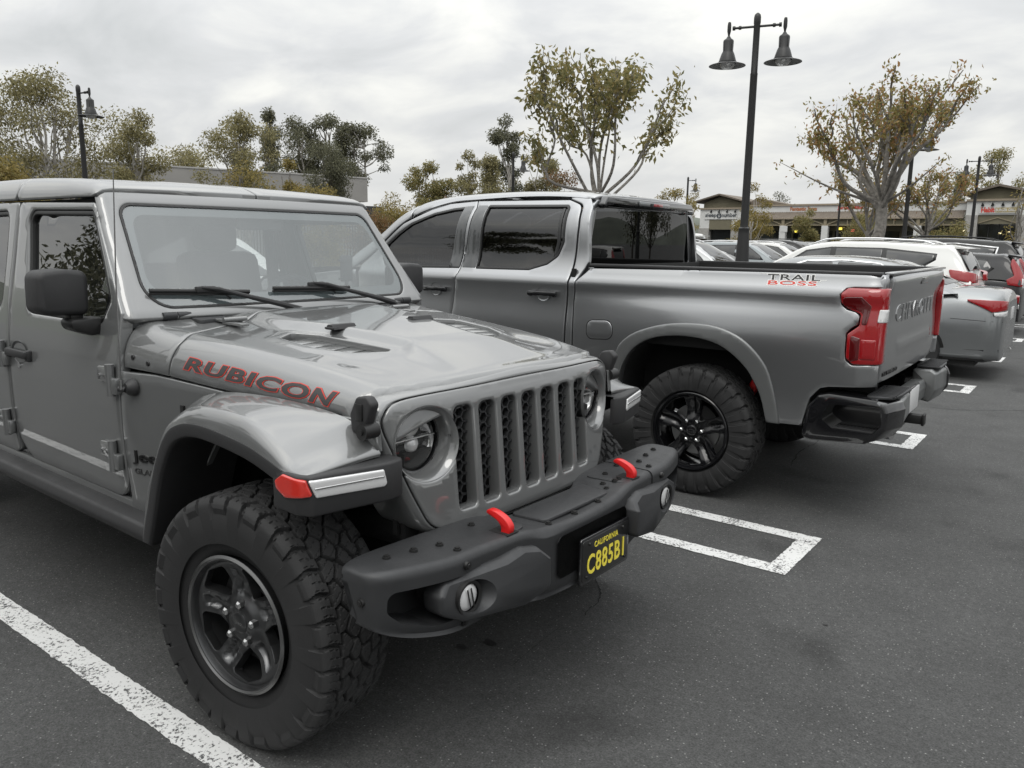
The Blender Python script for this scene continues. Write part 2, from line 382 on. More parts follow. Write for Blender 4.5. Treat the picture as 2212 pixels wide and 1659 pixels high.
def text2d(s, bold=0, sx=1, shear=0, sp=1, width=None, height=None, step=0):
    cu = bpy.data.curves.new('t', 'FONT'); cu.body = s; cu.size = 1; cu.offset = bold; cu.space_character = sp; cu.fill_mode = 'FRONT'; cu.resolution_u = 3
    o = bpy.data.objects.new('t', cu); COL.objects.link(o); bpy.context.view_layer.update()
    me = bpy.data.meshes.new_from_object(o.evaluated_get(bpy.context.evaluated_depsgraph_get())); bpy.data.objects.remove(o)
    bm = bmesh.new(); bm.from_mesh(me); bmesh.ops.remove_doubles(bm, verts=bm.verts, dist=1e-6)
    for v in bm.verts: v.co.x = v.co.x*sx+v.co.y*shear
    x0 = min(v.co.x for v in bm.verts); y0 = min(v.co.y for v in bm.verts); x1 = max(v.co.x for v in bm.verts)-x0; y1 = max(v.co.y for v in bm.verts)-y0
    for v in bm.verts: v.co.x = (v.co.x-x0)*((width/x1) if width else 1); v.co.y = (v.co.y-y0)*((height/y1) if height else 1)
    if step:
        for ax, hi in ((0, width), (1, height)):
            x = step
            while x < hi:
                co = Vector((x, 0, 0)) if ax == 0 else Vector((0, x, 0)); no = Vector((1, 0, 0)) if ax == 0 else Vector((0, 1, 0))
                bmesh.ops.bisect_plane(bm, geom=bm.verts[:]+bm.edges[:]+bm.faces[:], plane_co=co, plane_no=no); x += step
    bm.verts.index_update(); V = np.array([[v.co.x, v.co.y] for v in bm.verts]); F_ = [[v.index for v in f.verts] for f in bm.faces]; bm.free(); bpy.data.meshes.remove(me); return V, F_
def lettering(name, s, fn, mt, parent, size, width=None, height=None, out=(0, -1, 0), off=.002, depth=.0, step=0, **k):
    """lettering laid on a surface: fn(a,b)->(n,3), a along the line, b up"""
    V, F_ = text2d(s, width=width, height=height, step=step, **k)
    n = fnorm(fn, V[:, 0], V[:, 1], out); P = fn(V[:, 0], V[:, 1]); T = P+n*off; Vv = list(T); Fo = []
    for f in F_:
        a, b, c = [T[i] for i in f[:3]]; Fo.append(tuple(f) if np.cross(b-a, c-a) @ n[f[0]] > 0 else tuple(f[::-1]))
    if depth:
        ed = {}
        for f in Fo:
            for i in range(len(f)): ed.setdefault(frozenset((f[i], f[(i+1) % len(f)])), []).append((f[i], f[(i+1) % len(f)]))
        k0 = len(Vv); Vv += list(T-n*depth)
        for l in ed.values():
            if len(l) == 1: a, b = l[0]; Fo.append((b, a, k0+a, k0+b))
    return mk(name, Vv, Fo, mt, parent, False)
# ------------------------------------------------------------------ ground
def asphalt():
    m = bpy.data.materials.new('asphalt'); m.use_nodes = True; t = m.node_tree; b = t.nodes['Principled BSDF']; N = t.nodes.new; Lk = t.links.new
    co = N('ShaderNodeTexCoord')
    def noise(s, d=6, r=.6):
        n = N('ShaderNodeTexNoise'); n.inputs['Scale'].default_value = s; n.inputs['Detail'].default_value = d; n.inputs['Roughness'].default_value = r; Lk(co.outputs['Object'], n.inputs[0]); return n.outputs[0]
    def mr(x, a, b_, c, d):
        n = N('ShaderNodeMapRange'); Lk(x, n.inputs[0])
        for i, v in enumerate((a, b_, c, d)): n.inputs[i+1].default_value = v
        return n.outputs[0]
    def mul(a, b_):
        n = N('ShaderNodeMath'); n.operation = 'MULTIPLY'; Lk(a, n.inputs[0])
        if isinstance(b_, float): n.inputs[1].default_value = b_
        else: Lk(b_, n.inputs[1])
        return n.outputs[0]
    big = mr(noise(.35, 4), .3, .7, .80, 1.2); mid = mr(noise(3.2, 6), .3, .7, .86, 1.14); fine = mul(mr(noise(130, 3, .8), .3, .7, .45, 1.6), mr(noise(38, 4, .75), .3, .7, .72, 1.3))
    val = mul(mul(big, mid), fine)
    vo = N('ShaderNodeTexVoronoi'); vo.inputs['Scale'].default_value = 80; Lk(co.outputs['Object'], vo.inputs[0])
    sp = mr(vo.outputs['Distance'], .0, .30, 1, 0); wh = N('ShaderNodeSeparateColor'); Lk(vo.outputs['Color'], wh.inputs[0])
    speck = mul(sp, mr(wh.outputs[0], .72, .90, 0, 1))
    rgb = N('ShaderNodeVectorMath'); rgb.operation = 'SCALE'; rgb.inputs[0].default_value = (.060, .0605, .0598); Lk(val, rgb.inputs[3])
    mx = N('ShaderNodeMix'); mx.data_type = 'RGBA'; Lk(speck, mx.inputs[0]); Lk(rgb.outputs[0], mx.inputs[6]); mx.inputs[7].default_value = (.34, .34, .33, 1)
    # oil drips and dark stains
    st = mr(noise(1.7, 3, .4), .60, .72, 1, .62)
    r2 = N('ShaderNodeVectorMath'); r2.operation = 'SCALE'; Lk(mx.outputs[2], r2.inputs[0]); Lk(st, r2.inputs[3]); Lk(r2.outputs[0], b.inputs['Base Color'])
    b.inputs['Roughness'].default_value = .82; b.inputs['Specular IOR Level'].default_value = .35
    bp_ = N('ShaderNodeBump'); bp_.inputs['Strength'].default_value = .75; bp_.inputs['Distance'].default_value = .004; Lk(noise(170, 4, .7), bp_.inputs['Height']); Lk(bp_.outputs[0], b.inputs['Normal'])
    return m
M['asph'] = asphalt()
V = []; F_ = []
n = 90; xs = np.concatenate([-np.geomspace(1500, 8, 30), np.linspace(-7, 9, 65), np.geomspace(10, 1500, 30)])
g = [(x, y) for x in xs for y in np.concatenate([-np.geomspace(1500, 8, 30), np.linspace(-7, 9, 65), np.geomspace(10, 1500, 30)])]
K = len(xs); V = [(x, y, 0) for x, y in g]; F_ = [(i*K+j, (i+1)*K+j, (i+1)*K+j+1, i*K+j+1) for i in range(K-1) for j in range(K-1)]
o = mk('asphalt_ground', V, F_, M['asph'], None, False); o['kind'] = 'structure'; o['label'] = 'dark grey asphalt of the parking lot'
# cracks: thin dark sheets following the real crack lines
M['crack'] = mat('crack', (.012, .012, .012), .95)
def crack(name, pts, w):
    P = spl(pts, 8); V = []; F_ = []
    for i, p in enumerate(P):
        d = P[min(i+1, len(P)-1)]-P[max(i-1, 0)]; d /= np.linalg.norm(d); nn_ = np.array([-d[1], d[0]]); ww = w*(.35+.65*random.random())*(1 if 0 < i < len(P)-1 else .1); jit = nn_*random.gauss(0, w*.8)
        V += [(*(p+nn_*ww+jit), .003), (*(p-nn_*ww+jit), .003)]
    for i in range(len(P)-1): F_.append((2*i, 2*i+1, 2*i+3, 2*i+2))
    o = mk(name, V, F_, M['crack'], None, False); o['kind'] = 'structure'; return o
# ================================================================== wheels
def tread_tyre(name, R, Wd, parent, pitches, seed, side_lugs, nth=900, nw=84, rim_r=.225, mt=None):
    """tyre with cut tread blocks; axis = y, outer side = -y, centred on the origin"""
    rng = np.random.default_rng(seed); hw = Wd/2
    # cross-section (outer sidewall -> tread -> inner sidewall): arc parameter w in [-1,1] is the tread
    th = np.linspace(0, 2*PI, nth, endpoint=False); w = np.linspace(-1, 1, nw)
    Tg, Wg = np.meshgrid(th, w, indexing='ij'); u = Tg/(2*PI)*pitches
    # polygonal blocks of the tread centre
    cols = 4; best1 = np.full(u.shape, 9.); best2 = np.full(u.shape, 9.); ci = np.zeros(u.shape)
    jit = rng.uniform(-.22, .22, (pitches, cols, 2)); ar = 2*PI*R/pitches; aw = hw*1.18/cols
    for c in range(cols):
        for k in range(-2, 3):
            row = (np.floor(u).astype(int)+k); rm = row % pitches
            pu = row+.5*(c % 2)+jit[rm, c, 0]*.9; pw = (-.59+1.18*(c+.5)/cols)+jit[rm, c, 1]*.22
            du = (u-pu)*ar/.045; dw = (Wg-pw)*hw/.040; du2 = du+.35*dw; dd = np.sqrt(du2**2+dw**2)
            nb = dd < best1; best2 = np.where(nb, best1, np.minimum(best2, dd)); ci = np.where(nb, rm*7+c, ci); best1 = np.where(nb, dd, best1)
    groove = np.clip(((best2-best1)-.13)/.09, 0, 1)
    fr = ((u*2.6+Wg*3+ci*.37) % 1); sipe = np.where((np.abs(fr-.5) < .06) & (np.abs((Wg*9+ci*.21) % 1-.5) < .32), .72, 1.)
    centre = groove*np.where(sipe < 1, .8, 1)
    # shoulder blocks with zigzag edges
    sgn = np.sign(Wg); us = u+np.where(sgn > 0, .5, 0)+.10*np.sin(np.abs(Wg)*9); f = us % 1; sh = np.clip((np.minimum(f, 1-f)-.075)/.03, 0, 1)
    f3 = (us*3.0) % 1; aa = np.abs(Wg); sp3 = np.where((np.abs(f3-.5) < .09) & (np.abs((aa*7.5) % 1-.5) < .30) & (aa > .66) & (aa < .97), .72, 1)
    zz = .60+.035*np.sign(np.sin(us*2*PI*1.0)); edge = np.clip((np.abs(aa-zz)-.026)/.02, 0, 1)
    lev = np.where(aa > zz, sh*sp3, centre)*edge
    crown = R-.007*np.abs(Wg)**2.6-.010*np.clip((aa-.86)/.14, 0, 1)**2
    rad = crown-.0165*(1-lev); y = Wg*hw*.93
    # sidewalls
    def side(sg):
        prof = [(1.0, R-.024, .965), (1, R-.036, .99), (1, R-.056, 1.0), (1, R-.074, 1.004), (0, R-.115, 1.0), (0, R-.15, .965), (0, (R+rim_r)/2-.02, .93), (0, rim_r+.022, .84), (0, rim_r+.006, .80), (0, rim_r-.004, .74)]
        us_ = th/(2*PI)*pitches+(.5 if sg > 0 else 0); f_ = us_ % 1; hi = np.clip((np.minimum(f_, 1-f_)-.08)/.03, 0, 1); alt = ((np.floor(us_) % 2) == 0)
        out = []
        for i, (k, r_, wv) in enumerate(prof):
            d = np.zeros(nth)
            if k: 
                lug = hi*(1 if i < 2 else alt*1.0); d = -(.013, .011, .007, .002)[i]*(1-lug)
            if side_lugs and i in (2, 3, 4): d = d+.005*np.where((np.minimum((us_*1.0) % 1, 1-(us_*1.0) % 1) > .22), 1, 0)
            out.append(np.stack([r_*np.sin(th)+0*d, np.full(nth, sg*hw*wv)+sg*d, r_*np.cos(th)], 1))
        return out
    rings = side(-1)[::-1]
    for j in range(nw): rings.append(np.stack([rad[:, j]*np.sin(th), y[:, j], rad[:, j]*np.cos(th)], 1))
    rings += side(1); S = len(rings); V = np.concatenate(rings); i = np.arange(nth); i2 = (i+1) % nth; F_ = []
    for k in range(S-1): F_.append(np.stack([k*nth+i, (k+1)*nth+i, (k+1)*nth+i2, k*nth+i2], 1))
    F_ = np.concatenate(F_)
    me = bpy.data.meshes.new(name); me.vertices.add(len(V)); me.vertices.foreach_set('co', V.ravel()); me.loops.add(F_.size); me.loops.foreach_set('vertex_index', F_.ravel().astype(np.int32))
    me.polygons.add(len(F_)); me.polygons.foreach_set('loop_start', np.arange(0, F_.size, 4, dtype=np.int32)); me.polygons.foreach_set('loop_total', np.full(len(F_), 4, np.int32)); me.update(calc_edges=True); me.validate()
    fc = np.array([p.center[1] for p in me.polygons]); rr = np.array([math.hypot(p.center[0], p.center[2]) for p in me.polygons])
    me.polygons.foreach_set('material_index', ((rr > R-.03) & (np.abs(fc) < hw*.95)).astype(np.int32).tolist())
    finish(me, [M['rub'], M['rubt']], True, 26); return link(name, me, parent)
def wheel(parent, R, Wd, rim_r, style, pitches, seed, loc, steer=0, hi=True, mir=False):
    w = empty('wheel', parent, loc, (0, 0, steer+(PI if mir else 0)))
    tread_tyre('tyre', R, Wd, w, pitches, seed, style == 'trk', 900 if hi else 540, 84 if hi else 44, rim_r)
    hw = Wd/2; mt = M['rim'] if style == 'jeep' else M['wblk']; lip = -(hw-.012); fy = -(hw-.040 if style == 'jeep' else hw-.052)
    b = MB(); b.lathe([(rim_r-.008, lip+.012), (rim_r+.004, lip), (rim_r-.002, lip-.005), (rim_r-.013, lip-.001), (rim_r-.02, lip+.02), (rim_r-.022, .06), (rim_r-.01, .10), (rim_r-.02, .12)], axis='y', n=72); b.build('rim_barrel', mt, w, True, 30)
    if style == 'jeep':
        b = MB(); b.lathe([(rim_r-.012, lip-.0005), (rim_r-.004, lip-.0068), (rim_r+.004, lip-.0015)], axis='y', n=72); b.build('rim_lip', M['rimlip'], w)
    N = 5; holes = []; rr = rim_r-.018; ph = math.radians(90 if style != 'jeep' else 98)
    for k in range(N):
        a = ph+2*PI*(k+.5)/N
        def pt(r_, da): return (r_*math.cos(a+da), r_*math.sin(a+da))
        if style == 'jeep': holes.append(rpoly([(*pt(.092, 0), .008), (*pt(.125, .30), .008), (*pt(.186, .40), .012), (*pt(.196, .0), .01), (*pt(.186, -.40), .012), (*pt(.125, -.30), .008)][::1], 4))
        else: holes.append(rpoly([(*pt(.082, 0), .006), (*pt(.150, .34), .01), (*pt(rr-.012, .37), .008), (*pt(rr-.006, 0), .03), (*pt(rr-.012, -.37), .008), (*pt(.150, -.34), .01)], 4))
    def fn(u, v):
        r_ = np.hypot(u, v); a = (np.arctan2(v, u)-ph+PI/N) % (2*PI/N)-PI/N; arc = a*r_
        if style == 'jeep':
            y = fy-.004+.020*sst(r_, .05, .10)-.026*sst(r_, .12, rr)            # dished face rising to the rim
            y = y+.013*(1-sst(np.abs(arc), .012, .018))*sst(r_, .085, .10)*(1-sst(r_, .165, .18))   # pocket down each spoke
            y = np.where(r_ < .045, fy-.006, y)
        else:
            y = fy+.004+.018*sst(r_, .05, .12)-.030*sst(r_, .12, rr)+.012*np.clip(1-np.abs(arc)/.020, 0, 1)*sst(r_, .08, .13) - .010*sst(np.abs(arc), .0, .05)
            y = np.where(r_ < .05, fy+.004, y)
        return np.stack([u, y, v], 1)
    fn_ = lambda u, v: fn(np.asarray(u), np.asarray(v))
    panel('rim_face', circ(0, 0, rr, 72), fn_, mt, w, holes, res=.007 if hi else .016, r=.0035, th=.032, out=(0, -1, 0), angle=40)
    nl = 5 if style == 'jeep' else 6; lr = .0635 if style == 'jeep' else .070; first = None
    for k in range(nl):
        a = math.radians(84 if style == 'jeep' else 62)+2*PI*k/nl; px_, pz_ = lr*math.cos(a), lr*math.sin(a)
        if first is None:
            b = MB(); yb = fy+.010; b.cyl((0, yb+.02, 0), (0, yb-.024, 0), .0135, .0128, 6); b.cyl((0, yb-.024, 0), (0, yb-.030, 0), .0128, .007, 6); b.cyl((0, yb+.02, 0), (0, yb-.001, 0), .0145, .0145, 16)
            first = b.build('lug_nut', M['steel'] if style == 'jeep' else M['chr'], w, True, 30); first.location = (px_, 0, pz_)
        else:
            o = first.copy(); COL.objects.link(o); o.parent = w; o.location = (px_, 0, pz_)
    b = MB(); b.lathe([(0, fy-.013), (.026, fy-.012), (.034, fy-.008), (.038, fy+.006)], axis='y', n=32); b.build('centre_cap', M['rim'] if style == 'jeep' else M['gblk'], w)
    if hi:
        f2 = lambda a, b_: np.stack([a-.017, np.full_like(a, fy-.0125), b_-.006], 1)
        if style == 'jeep': lettering('cap_lettering', 'Jeep', f2, M['steel'], w, .01, .034, .014, off=.0006)
        else:
            P = rpoly([(-.024, -.006), (-.009, -.006), (-.009, -.010), (.009, -.010), (.007, -.004), (.024, -.004), (.026, .006), (.011, .006), (.011, .010), (-.007, .010), (-.009, .004), (-.026, .004)])
            b = MB(); b.prism(P, 'y', fy-.012, fy-.0155); b.build('cap_emblem', M['chr'], w, False)
            P2 = P*.80; b = MB(); b.prism(P2, 'y', fy-.014, fy-.0162); b.build('cap_emblem_face', M['gblk'], w, False)
    # brake disc and caliper behind the spokes
    b = MB(); b.lathe([(.05, -.035), (.165, -.035), (.165, -.012), (.05, -.012)], axis='y', n=48); b.build('brake_disc', M['und' if style == 'jeep' else 'steel'], w)
    b = MB(); b.lathe([(.10, -.055), (.178, -.055), (.178, .02), (.10, .02), (.10, -.055)], axis='y', n=10, a0=math.radians(20), a1=math.radians(85)); b.build('brake_caliper', M['und' if style == 'jeep' else 'badge'], w)
    if style == 'jeep': b = MB(); b.tube([(-.150, fy+.02, .055), (-.158, fy-.018, .060)], [.004, .0035], 8); b.build('tyre_valve', M['steel'], w)
    return w

# ================================================================== the grey off-road pickup in front
J = thing('pickup_truck', 'nearest grey off-road pickup with black steel bumper, red tow hooks and vented hood', 'pickup truck', (0, -.0135, 0), -.0225)
yj = lambda z: cub(z, [0, .6, .85, 1.15, 1.28, 1.5, 1.75, 1.9], [.79, .797, .812, .803, .788, .748, .703, .67])
ybx = lambda x: cub(x, [-.85, -.62, -.2, .2, .45], [.797, .768, .724, .684, .655])
ztx = lambda x: cub(x, [-.86, -.62, -.2, .2, .38, .47, .50], [1.300, 1.270, 1.234, 1.192, 1.166, 1.147, 1.125])
zex = lambda x: cub(x, [-.86, -.62, -.2, .2, .45], [1.118, 1.118, 1.098, 1.089, 1.080])
VENT = np.array([(-.355, -.375), (-.25, -.305), (.08, -.235), (.125, -.285), (.055, -.425), (-.09, -.490), (-.29, -.495)])
VENT_I = rpoly([(-.328, -.382, .02), (-.240, -.326, .02), (.072, -.258, .02), (.098, -.290, .02), (.038, -.405, .02), (-.088, -.468, .02), (-.275, -.472, .02)], 4)
def hood(x, s, L=.175):
    """hood skin: x along the car, s across (arc length), rolls over to the side"""
    x = np.asarray(x, float)+0*np.asarray(s, float); s = np.asarray(s, float)+0*x; ye = ybx(x); zt = ztx(x); d = zt-zex(x); wd = .115; w0 = ye-wd; sg = np.sign(s); a = np.abs(s)
    ph = np.clip((a-w0)/L, 0, 1)*PI/2; e_ = np.clip(a-w0-L, 0, None)
    y = np.where(a < w0, a, w0+wd*np.sin(ph)); z = zt-d*(1-np.cos(ph))**1.0-e_
    z = z+.014*(1-np.clip(a/w0, 0, 1)**2)
    half = cub(x, [-.9, -.3, 0, .3, .5], [.37, .33, .255, .285, .285])+.035; bul = (1-sst(a, half-.10, half+.005))*(1-sst(x, .06, .43))*sst(x, -.80, -.62)   # power bulge
    P = np.stack([x.ravel(), -a.ravel()], 1); sd = pdist(P, [VENT]); ins = pip(P, VENT); sd = np.where(ins, -sd, sd).reshape(x.shape)
    z = z+.032*bul*sst(sd, -.005, .075)-.010*np.exp(-((a-.44)/.08)**2)*sst(x, .0, .15)*(1-sst(x, .15, .42))
    z = z+.005*(1-sst(sd, -.004, .04))*sst(x, -.78, -.5)
    roll = np.clip(x-(.455-.05*(a/.6)**3), 0, None); z = z-2.2*roll
    xx = x-.055*np.clip(a/.62, 0, 1.15)**3*sst(x, .1, .47)
    return np.stack([xx, sg*y, z], -1)
hfn = lambda u, v: hood(u, v)
smax = lambda x: float(ybx(x))-.115+.175
ho = np.array([(-.535, -smax(-.53)), (-.3, -smax(-.3)), (0, -smax(0)), (.25, -smax(.25)), (.40, -smax(.40)), (.455, -smax(.45)+.01), (.475, -.56), (.480, -.3), (.480, .3), (.475, .56), (.455, smax(.45)-.01), (.40, smax(.40)), (.25, smax(.25)), (0, smax(0)), (-.3, smax(-.3)), (-.535, smax(-.53)), (-.520, .70), (-.550, .60), (-.605, .42), (-.66, .2), (-.695, 0), (-.66, -.2), (-.605, -.42), (-.550, -.60), (-.520, -.70)])
HOOD = panel('hood', ho, hfn, M['jeep'], J, [VENT_I, VENT_I*[1, -1]], res=.014, r=.004, th=.022, out=(0, 0, 1), angle=60)
# hood vents: recessed tray with three louvres each
for sg in (1, -1):
    b = MB(); P = VENT_I*[1.0, sg]; cz = lambda x: float(ztx(x))+.010
    tv = [(-.10+(x+.10)*1.07, sg*-.37+(y+sg*.37)*1.12, cz(x)-.022) for x, y in P]; b.add(tv, [tuple(range(len(tv))) if sg > 0 else tuple(range(len(tv)))[::-1]]); tray = b.build('hood_vent', M['jeep'], J, False)
    for k in range(5):
        x0 = -.24+k*.066; ya = -.335+(x0+.24)*.20; yb_ = -.465+max(0, x0+.09)*.45
        b = MB(); b.box((x0, sg*(ya+yb_)/2, cz(x0)-.016), (.058, abs(yb_-ya)+.02, .004), .0015, Matrix.Rotation(math.radians(sg*14), 3, 'Z') @ Matrix.Rotation(math.radians(6), 3, 'Y')); b.build('louvre', M['jeep'], tray)
# lettering on the hood side (dark letters, red outline)
def hside(zb0, slope, x0, tilt=.0):
    def f(a, b_):
        x = x0+a; z = zb0+slope*a+b_; zt = ztx(x)+0; d = zt-zex(x); ph = np.arccos(np.clip(1-(zt-z)/d, -1, 1)); s = (ybx(x)-.115)+.175*ph/(PI/2)
        return hood(x, -s)
    return f
hs = hside(1.147, -.064, -.458)
for sgn in (1,):
    lettering('hood_lettering_outline', 'RUBICON', hs, M['redln'], HOOD, .05, .760, .048, off=.0018, step=.007, bold=.065, sx=1.5, shear=.22, sp=1.13)
    lettering('hood_lettering', 'RUBICON', lambda a, b_: hs(a+.0055, b_+.0028), M['decal'], HOOD, .05, .749, .0424, off=.0032, step=.007, bold=.036, sx=1.5, shear=.22, sp=1.13)
# cowl
co = [(-.797, -smax(-.77)), (-.543, -smax(-.54)), (-.528, -.70), (-.558, -.60), (-.613, -.42), (-.668, -.2), (-.703, 0), (-.668, .2), (-.613, .42), (-.558, .60), (-.528, .70), (-.543, smax(-.54)), (-.797, smax(-.77)), (-.81, .60), (-.775, .3), (-.765, 0), (-.775, -.3), (-.81, -.60)]
slots = [rpoly([(-.765, .035+.036*k, .004), (-.715, .012+.036*k, .004), (-.715, .024+.036*k, .004), (-.765, .047+.036*k, .004)], 2) for k in range(8)]
COWL = panel('cowl_panel', co, hfn, M['jeep'], J, slots, res=.02, r=.004, th=.02, out=(0, 0, 1), angle=60)
b = MB(); b.box((-.74, 0, 1.265), (.10, 1.2, .01)); b.build('cowl_tray', M['dark'], J)
for yy, sg in ((-.44, 1), (.44, -1)):      # cowl covers and hood hinges
    hx = -.60; z0 = float(hood(np.array([hx]), np.array([yy]))[0, 2])
    b = MB(); b.box((hx+.045, yy-.03, z0+.006), (.13, .035, .010), .003); b.box((hx-.035, yy, z0+.014), (.07, .10, .012), .004); b.cyl((hx-.005, yy-.05, z0+.018), (hx-.005, yy+.05, z0+.018), .009, n=12); b.build('hood_hinge', M['jeep'], J)
    b = MB(); b.prism(rpoly([(-.755, yy-.10*sg, .02), (-.655, yy-.12*sg, .02), (-.665, yy+.02*sg, .02), (-.755, yy+.04*sg, .02)]), 'z', 1.262, 1.296, .006); b.build('cowl_cover', M['bump'], J)
for yy in (-.235, .185):                    # rubber rests for the folded windshield
    z0 = float(hood(np.array([-.20]), np.array([yy]))[0, 2]); b = MB()
    b.prism(rpoly([(-.045, -.006, .003), (-.02, .020, .006), (.02, .020, .006), (.045, -.006, .003)]), 'y', -.085, .085, .004)
    b.xf(lambda x, y, z: (x*.62-.22, y*.66+yy, z*.75+z0)); b.box((-.22, yy-.045, z0+.002), (.045, .035, .008), .003); b.build('hood_rest_block', M['blk'], J)
for yy in (-.59, .60):                     # windshield hinges
    b = MB(); b.cyl((-.765, yy-.055, 1.306), (-.765, yy-.002, 1.306), .015, n=16); b.cyl((-.765, yy+.002, 1.306), (-.765, yy+.055, 1.306), .015, n=16); b.box((-.775, yy, 1.292), (.03, .08, .02), .004); b.build('windshield_hinge', M['bump'], J)
# ------------------------------------------------ front side panel
def side_fn(x, z):
    x = np.asarray(x, float)+0*np.asarray(z, float); z = np.asarray(z, float)+0*x; t = sst(x, -.80, -.60); return np.stack([x, -(yj(z)*(1-t)+ybx(x)*t+t*.006*np.clip((1.10-z)/.3, 0, 1)), z], -1)
FS = panel('front_side_panel', rpoly([(-.797, .575, .02), (-.797, 1.112, .004), (-.62, 1.112, 0), (-.2, 1.092, 0), (.2, 1.083, 0), (.43, 1.078, 0), (.44, .99, 0), (.30, .97, 0), (.16, 1.02, 0), (-.05, 1.03, 0), (-.25, .96, 0), (-.36, .80, 0), (-.44, .575, 0)]), side_fn, M['jeep'], J, res=.03, r=.004, th=.02)
mirror_tree(FS, J)
# gap-filling dark structure behind the panels
b = MB(); b.box((-.23, 0, 1.0), (1.06, 1.10, .10)); b.box((-.765, 0, .85), (.03, 1.50, .60)); b.build('inner_body', M['dark'], J)
lettering('side_badge', 'Jeep', lambda a, b_: side_fn(-.742+a, .765+b_), M['badge'], J, .05, .165, .056, off=.006, depth=.005, bold=.012, sx=1.1)
lettering('model_badge', 'GLADIATOR', lambda a, b_: side_fn(-.742+a, .728+b_), M['decal'], J, .05, .235, .022, off=.003, depth=.003, bold=.01, sx=1.4)
for xx, zz in ((-.745, 1.165), (-.655, 1.150)):
    p = hside(zz, 0, xx)(np.array([0.]), np.array([0.]))[0]; b = MB(); b.cyl((p[0], p[1]+.01, p[2]), (p[0], p[1]-.004, p[2]), .011, .009, 16); b.build('bumper_plug', M['trim'], J)
# antenna
b = MB(); b.lathe([(0, -.030), (.018, -.028), (.030, -.012), (.033, .0), (.033, .006)], (-.715, -.803, 1.06), 'y', 24); b.cyl((-.715, -.83, 1.055), (-.735, -.845, 1.058), .011, n=12); AB = b.build('antenna_base', M['blk'], J)
b = MB(); b.tube([(-.722, -.842, 1.055), (-.722, -.842, 1.09)], .0065, 10); b.tube([(-.722, -.842, 1.09), (-.70, -.842, 1.45), (-.66, -.842, 1.83)], [.0032, .0028, .002], 6); b.build('antenna_rod', M['steel'], J)
# ------------------------------------------------ windshield frame, glass
xw = lambda y, z: -.789-.749*(z-1.338)+.05*(1-(y/.67)**2)
def wf(s, z, R=.045):
    s = np.asarray(s, float)+0*np.asarray(z, float); z = np.asarray(z, float)+0*s; h = yj(z)-.004; a = h-R; sg = np.sign(s); q_ = np.abs(s); e_ = np.clip(q_-a, 0, None); ph = np.clip(e_/R, 0, PI/2)
    y = np.where(q_ < a, q_, a+R*np.sin(ph)); x = xw(np.minimum(q_, a), z)-R*(1-np.cos(ph))-np.clip(e_-R*PI/2, 0, None)
    return np.stack([x, sg*y, z], -1)
hb = lambda z: float(yj(z))-.004-.045+.064
gl_o = [(-.69, 1.335, .09), (.69, 1.335, .09), (.638, 1.735, .06), (-.638, 1.735, .06)]
WS = panel('windshield_frame', rpoly([(-hb(1.305), 1.300, .01), (hb(1.305), 1.300, .01), (hb(1.5), 1.5), (hb(1.78), 1.782, .03), (-hb(1.78), 1.782, .03), (-hb(1.5), 1.5)]), wf, M['jeep'], J, [rpoly(gl_o, 8)], res=.022, r=.006, th=.025, out=(1, 0, .5), angle=60)
gi = [(-.655, 1.385, .07), (.655, 1.385, .07), (.60, 1.695, .06), (-.60, 1.695, .06)]
panel('windshield_seal', rpoly(gl_o, 8), wf, M['trim'], J, [rpoly([(-.680, 1.343, .085), (.680, 1.343, .085), (.629, 1.728, .055), (-.629, 1.728, .055)], 8)], res=.03, r=.001, th=.012, out=(1, 0, .5), off=-.001)
panel('windshield_band', rpoly([(-.682, 1.342, .085), (.682, 1.342, .085), (.631, 1.730, .055), (-.631, 1.730, .055)], 8), wf, M['frit'], J, [rpoly(gi, 8)], res=.04, r=0, th=0, out=(1, 0, .5), off=-.0075)
panel('windshield', rpoly([(-.684, 1.340, .085), (.684, 1.340, .085), (.632, 1.731, .055), (-.632, 1.731, .055)], 8), wf, M['gwin'], J, res=.05, r=0, th=0, out=(1, 0, .5), off=-.005)
# wipers
def wpt(y, z, d=.0):
    p = wf(np.array([y]), np.array([z]))[0]; return Vector(p)+Vector((.8, 0, .6))*d
for (ya, za, yb_, zb_, ym, zm, yp, zp) in ((-.665, 1.392, -.268, 1.376, -.452, 1.390, -.075, 1.292), (-.150, 1.385, .262, 1.374, .075, 1.392, .490, 1.292)):
    b = MB(); pts = [wpt(ya+(yb_-ya)*k/8, za+(zb_-za)*k/8, .016) for k in range(9)]; b.tube(pts, .0085, 8)
    pts = [wpt(ya+(yb_-ya)*k/8, za+(zb_-za)*k/8-.006, .006) for k in range(9)]; b.tube(pts, .005, 6); wb = b.build('wiper_blade', M['trim'], J)
    b = MB(); P0, P1 = wpt(ym, zm, .028), wpt(yp, zp, .022); b.box(tuple(wpt(ym, zm-.001, .02)), (.022, .085, .024), .005, Matrix.Rotation(0, 3, 'Z'))
    mid = P0.lerp(P1, .35)+Vector((.012, 0, .004)); end = P0.lerp(P1, .8)+Vector((.006, 0, .004)); b.tube([P0+Vector((0, -.02, .002)), P0.lerp(P1, .12)+Vector((.008, 0, .006)), mid, end, P1+Vector((.01, 0, 0)), P1+Vector((.016, .015, -.012))], [.007, .009, .009, .012, .014, .008], 8); b.build('wiper_arm', M['blk'], J)
    b = MB(); q0 = wpt(ym+.05, zm-.006, .012); b.tube([q0, q0+Vector((.004, .03, -.012)), q0+Vector((.01, .055, -.030))], .0035, 6); b.build('washer_hose', M['trim'], J)
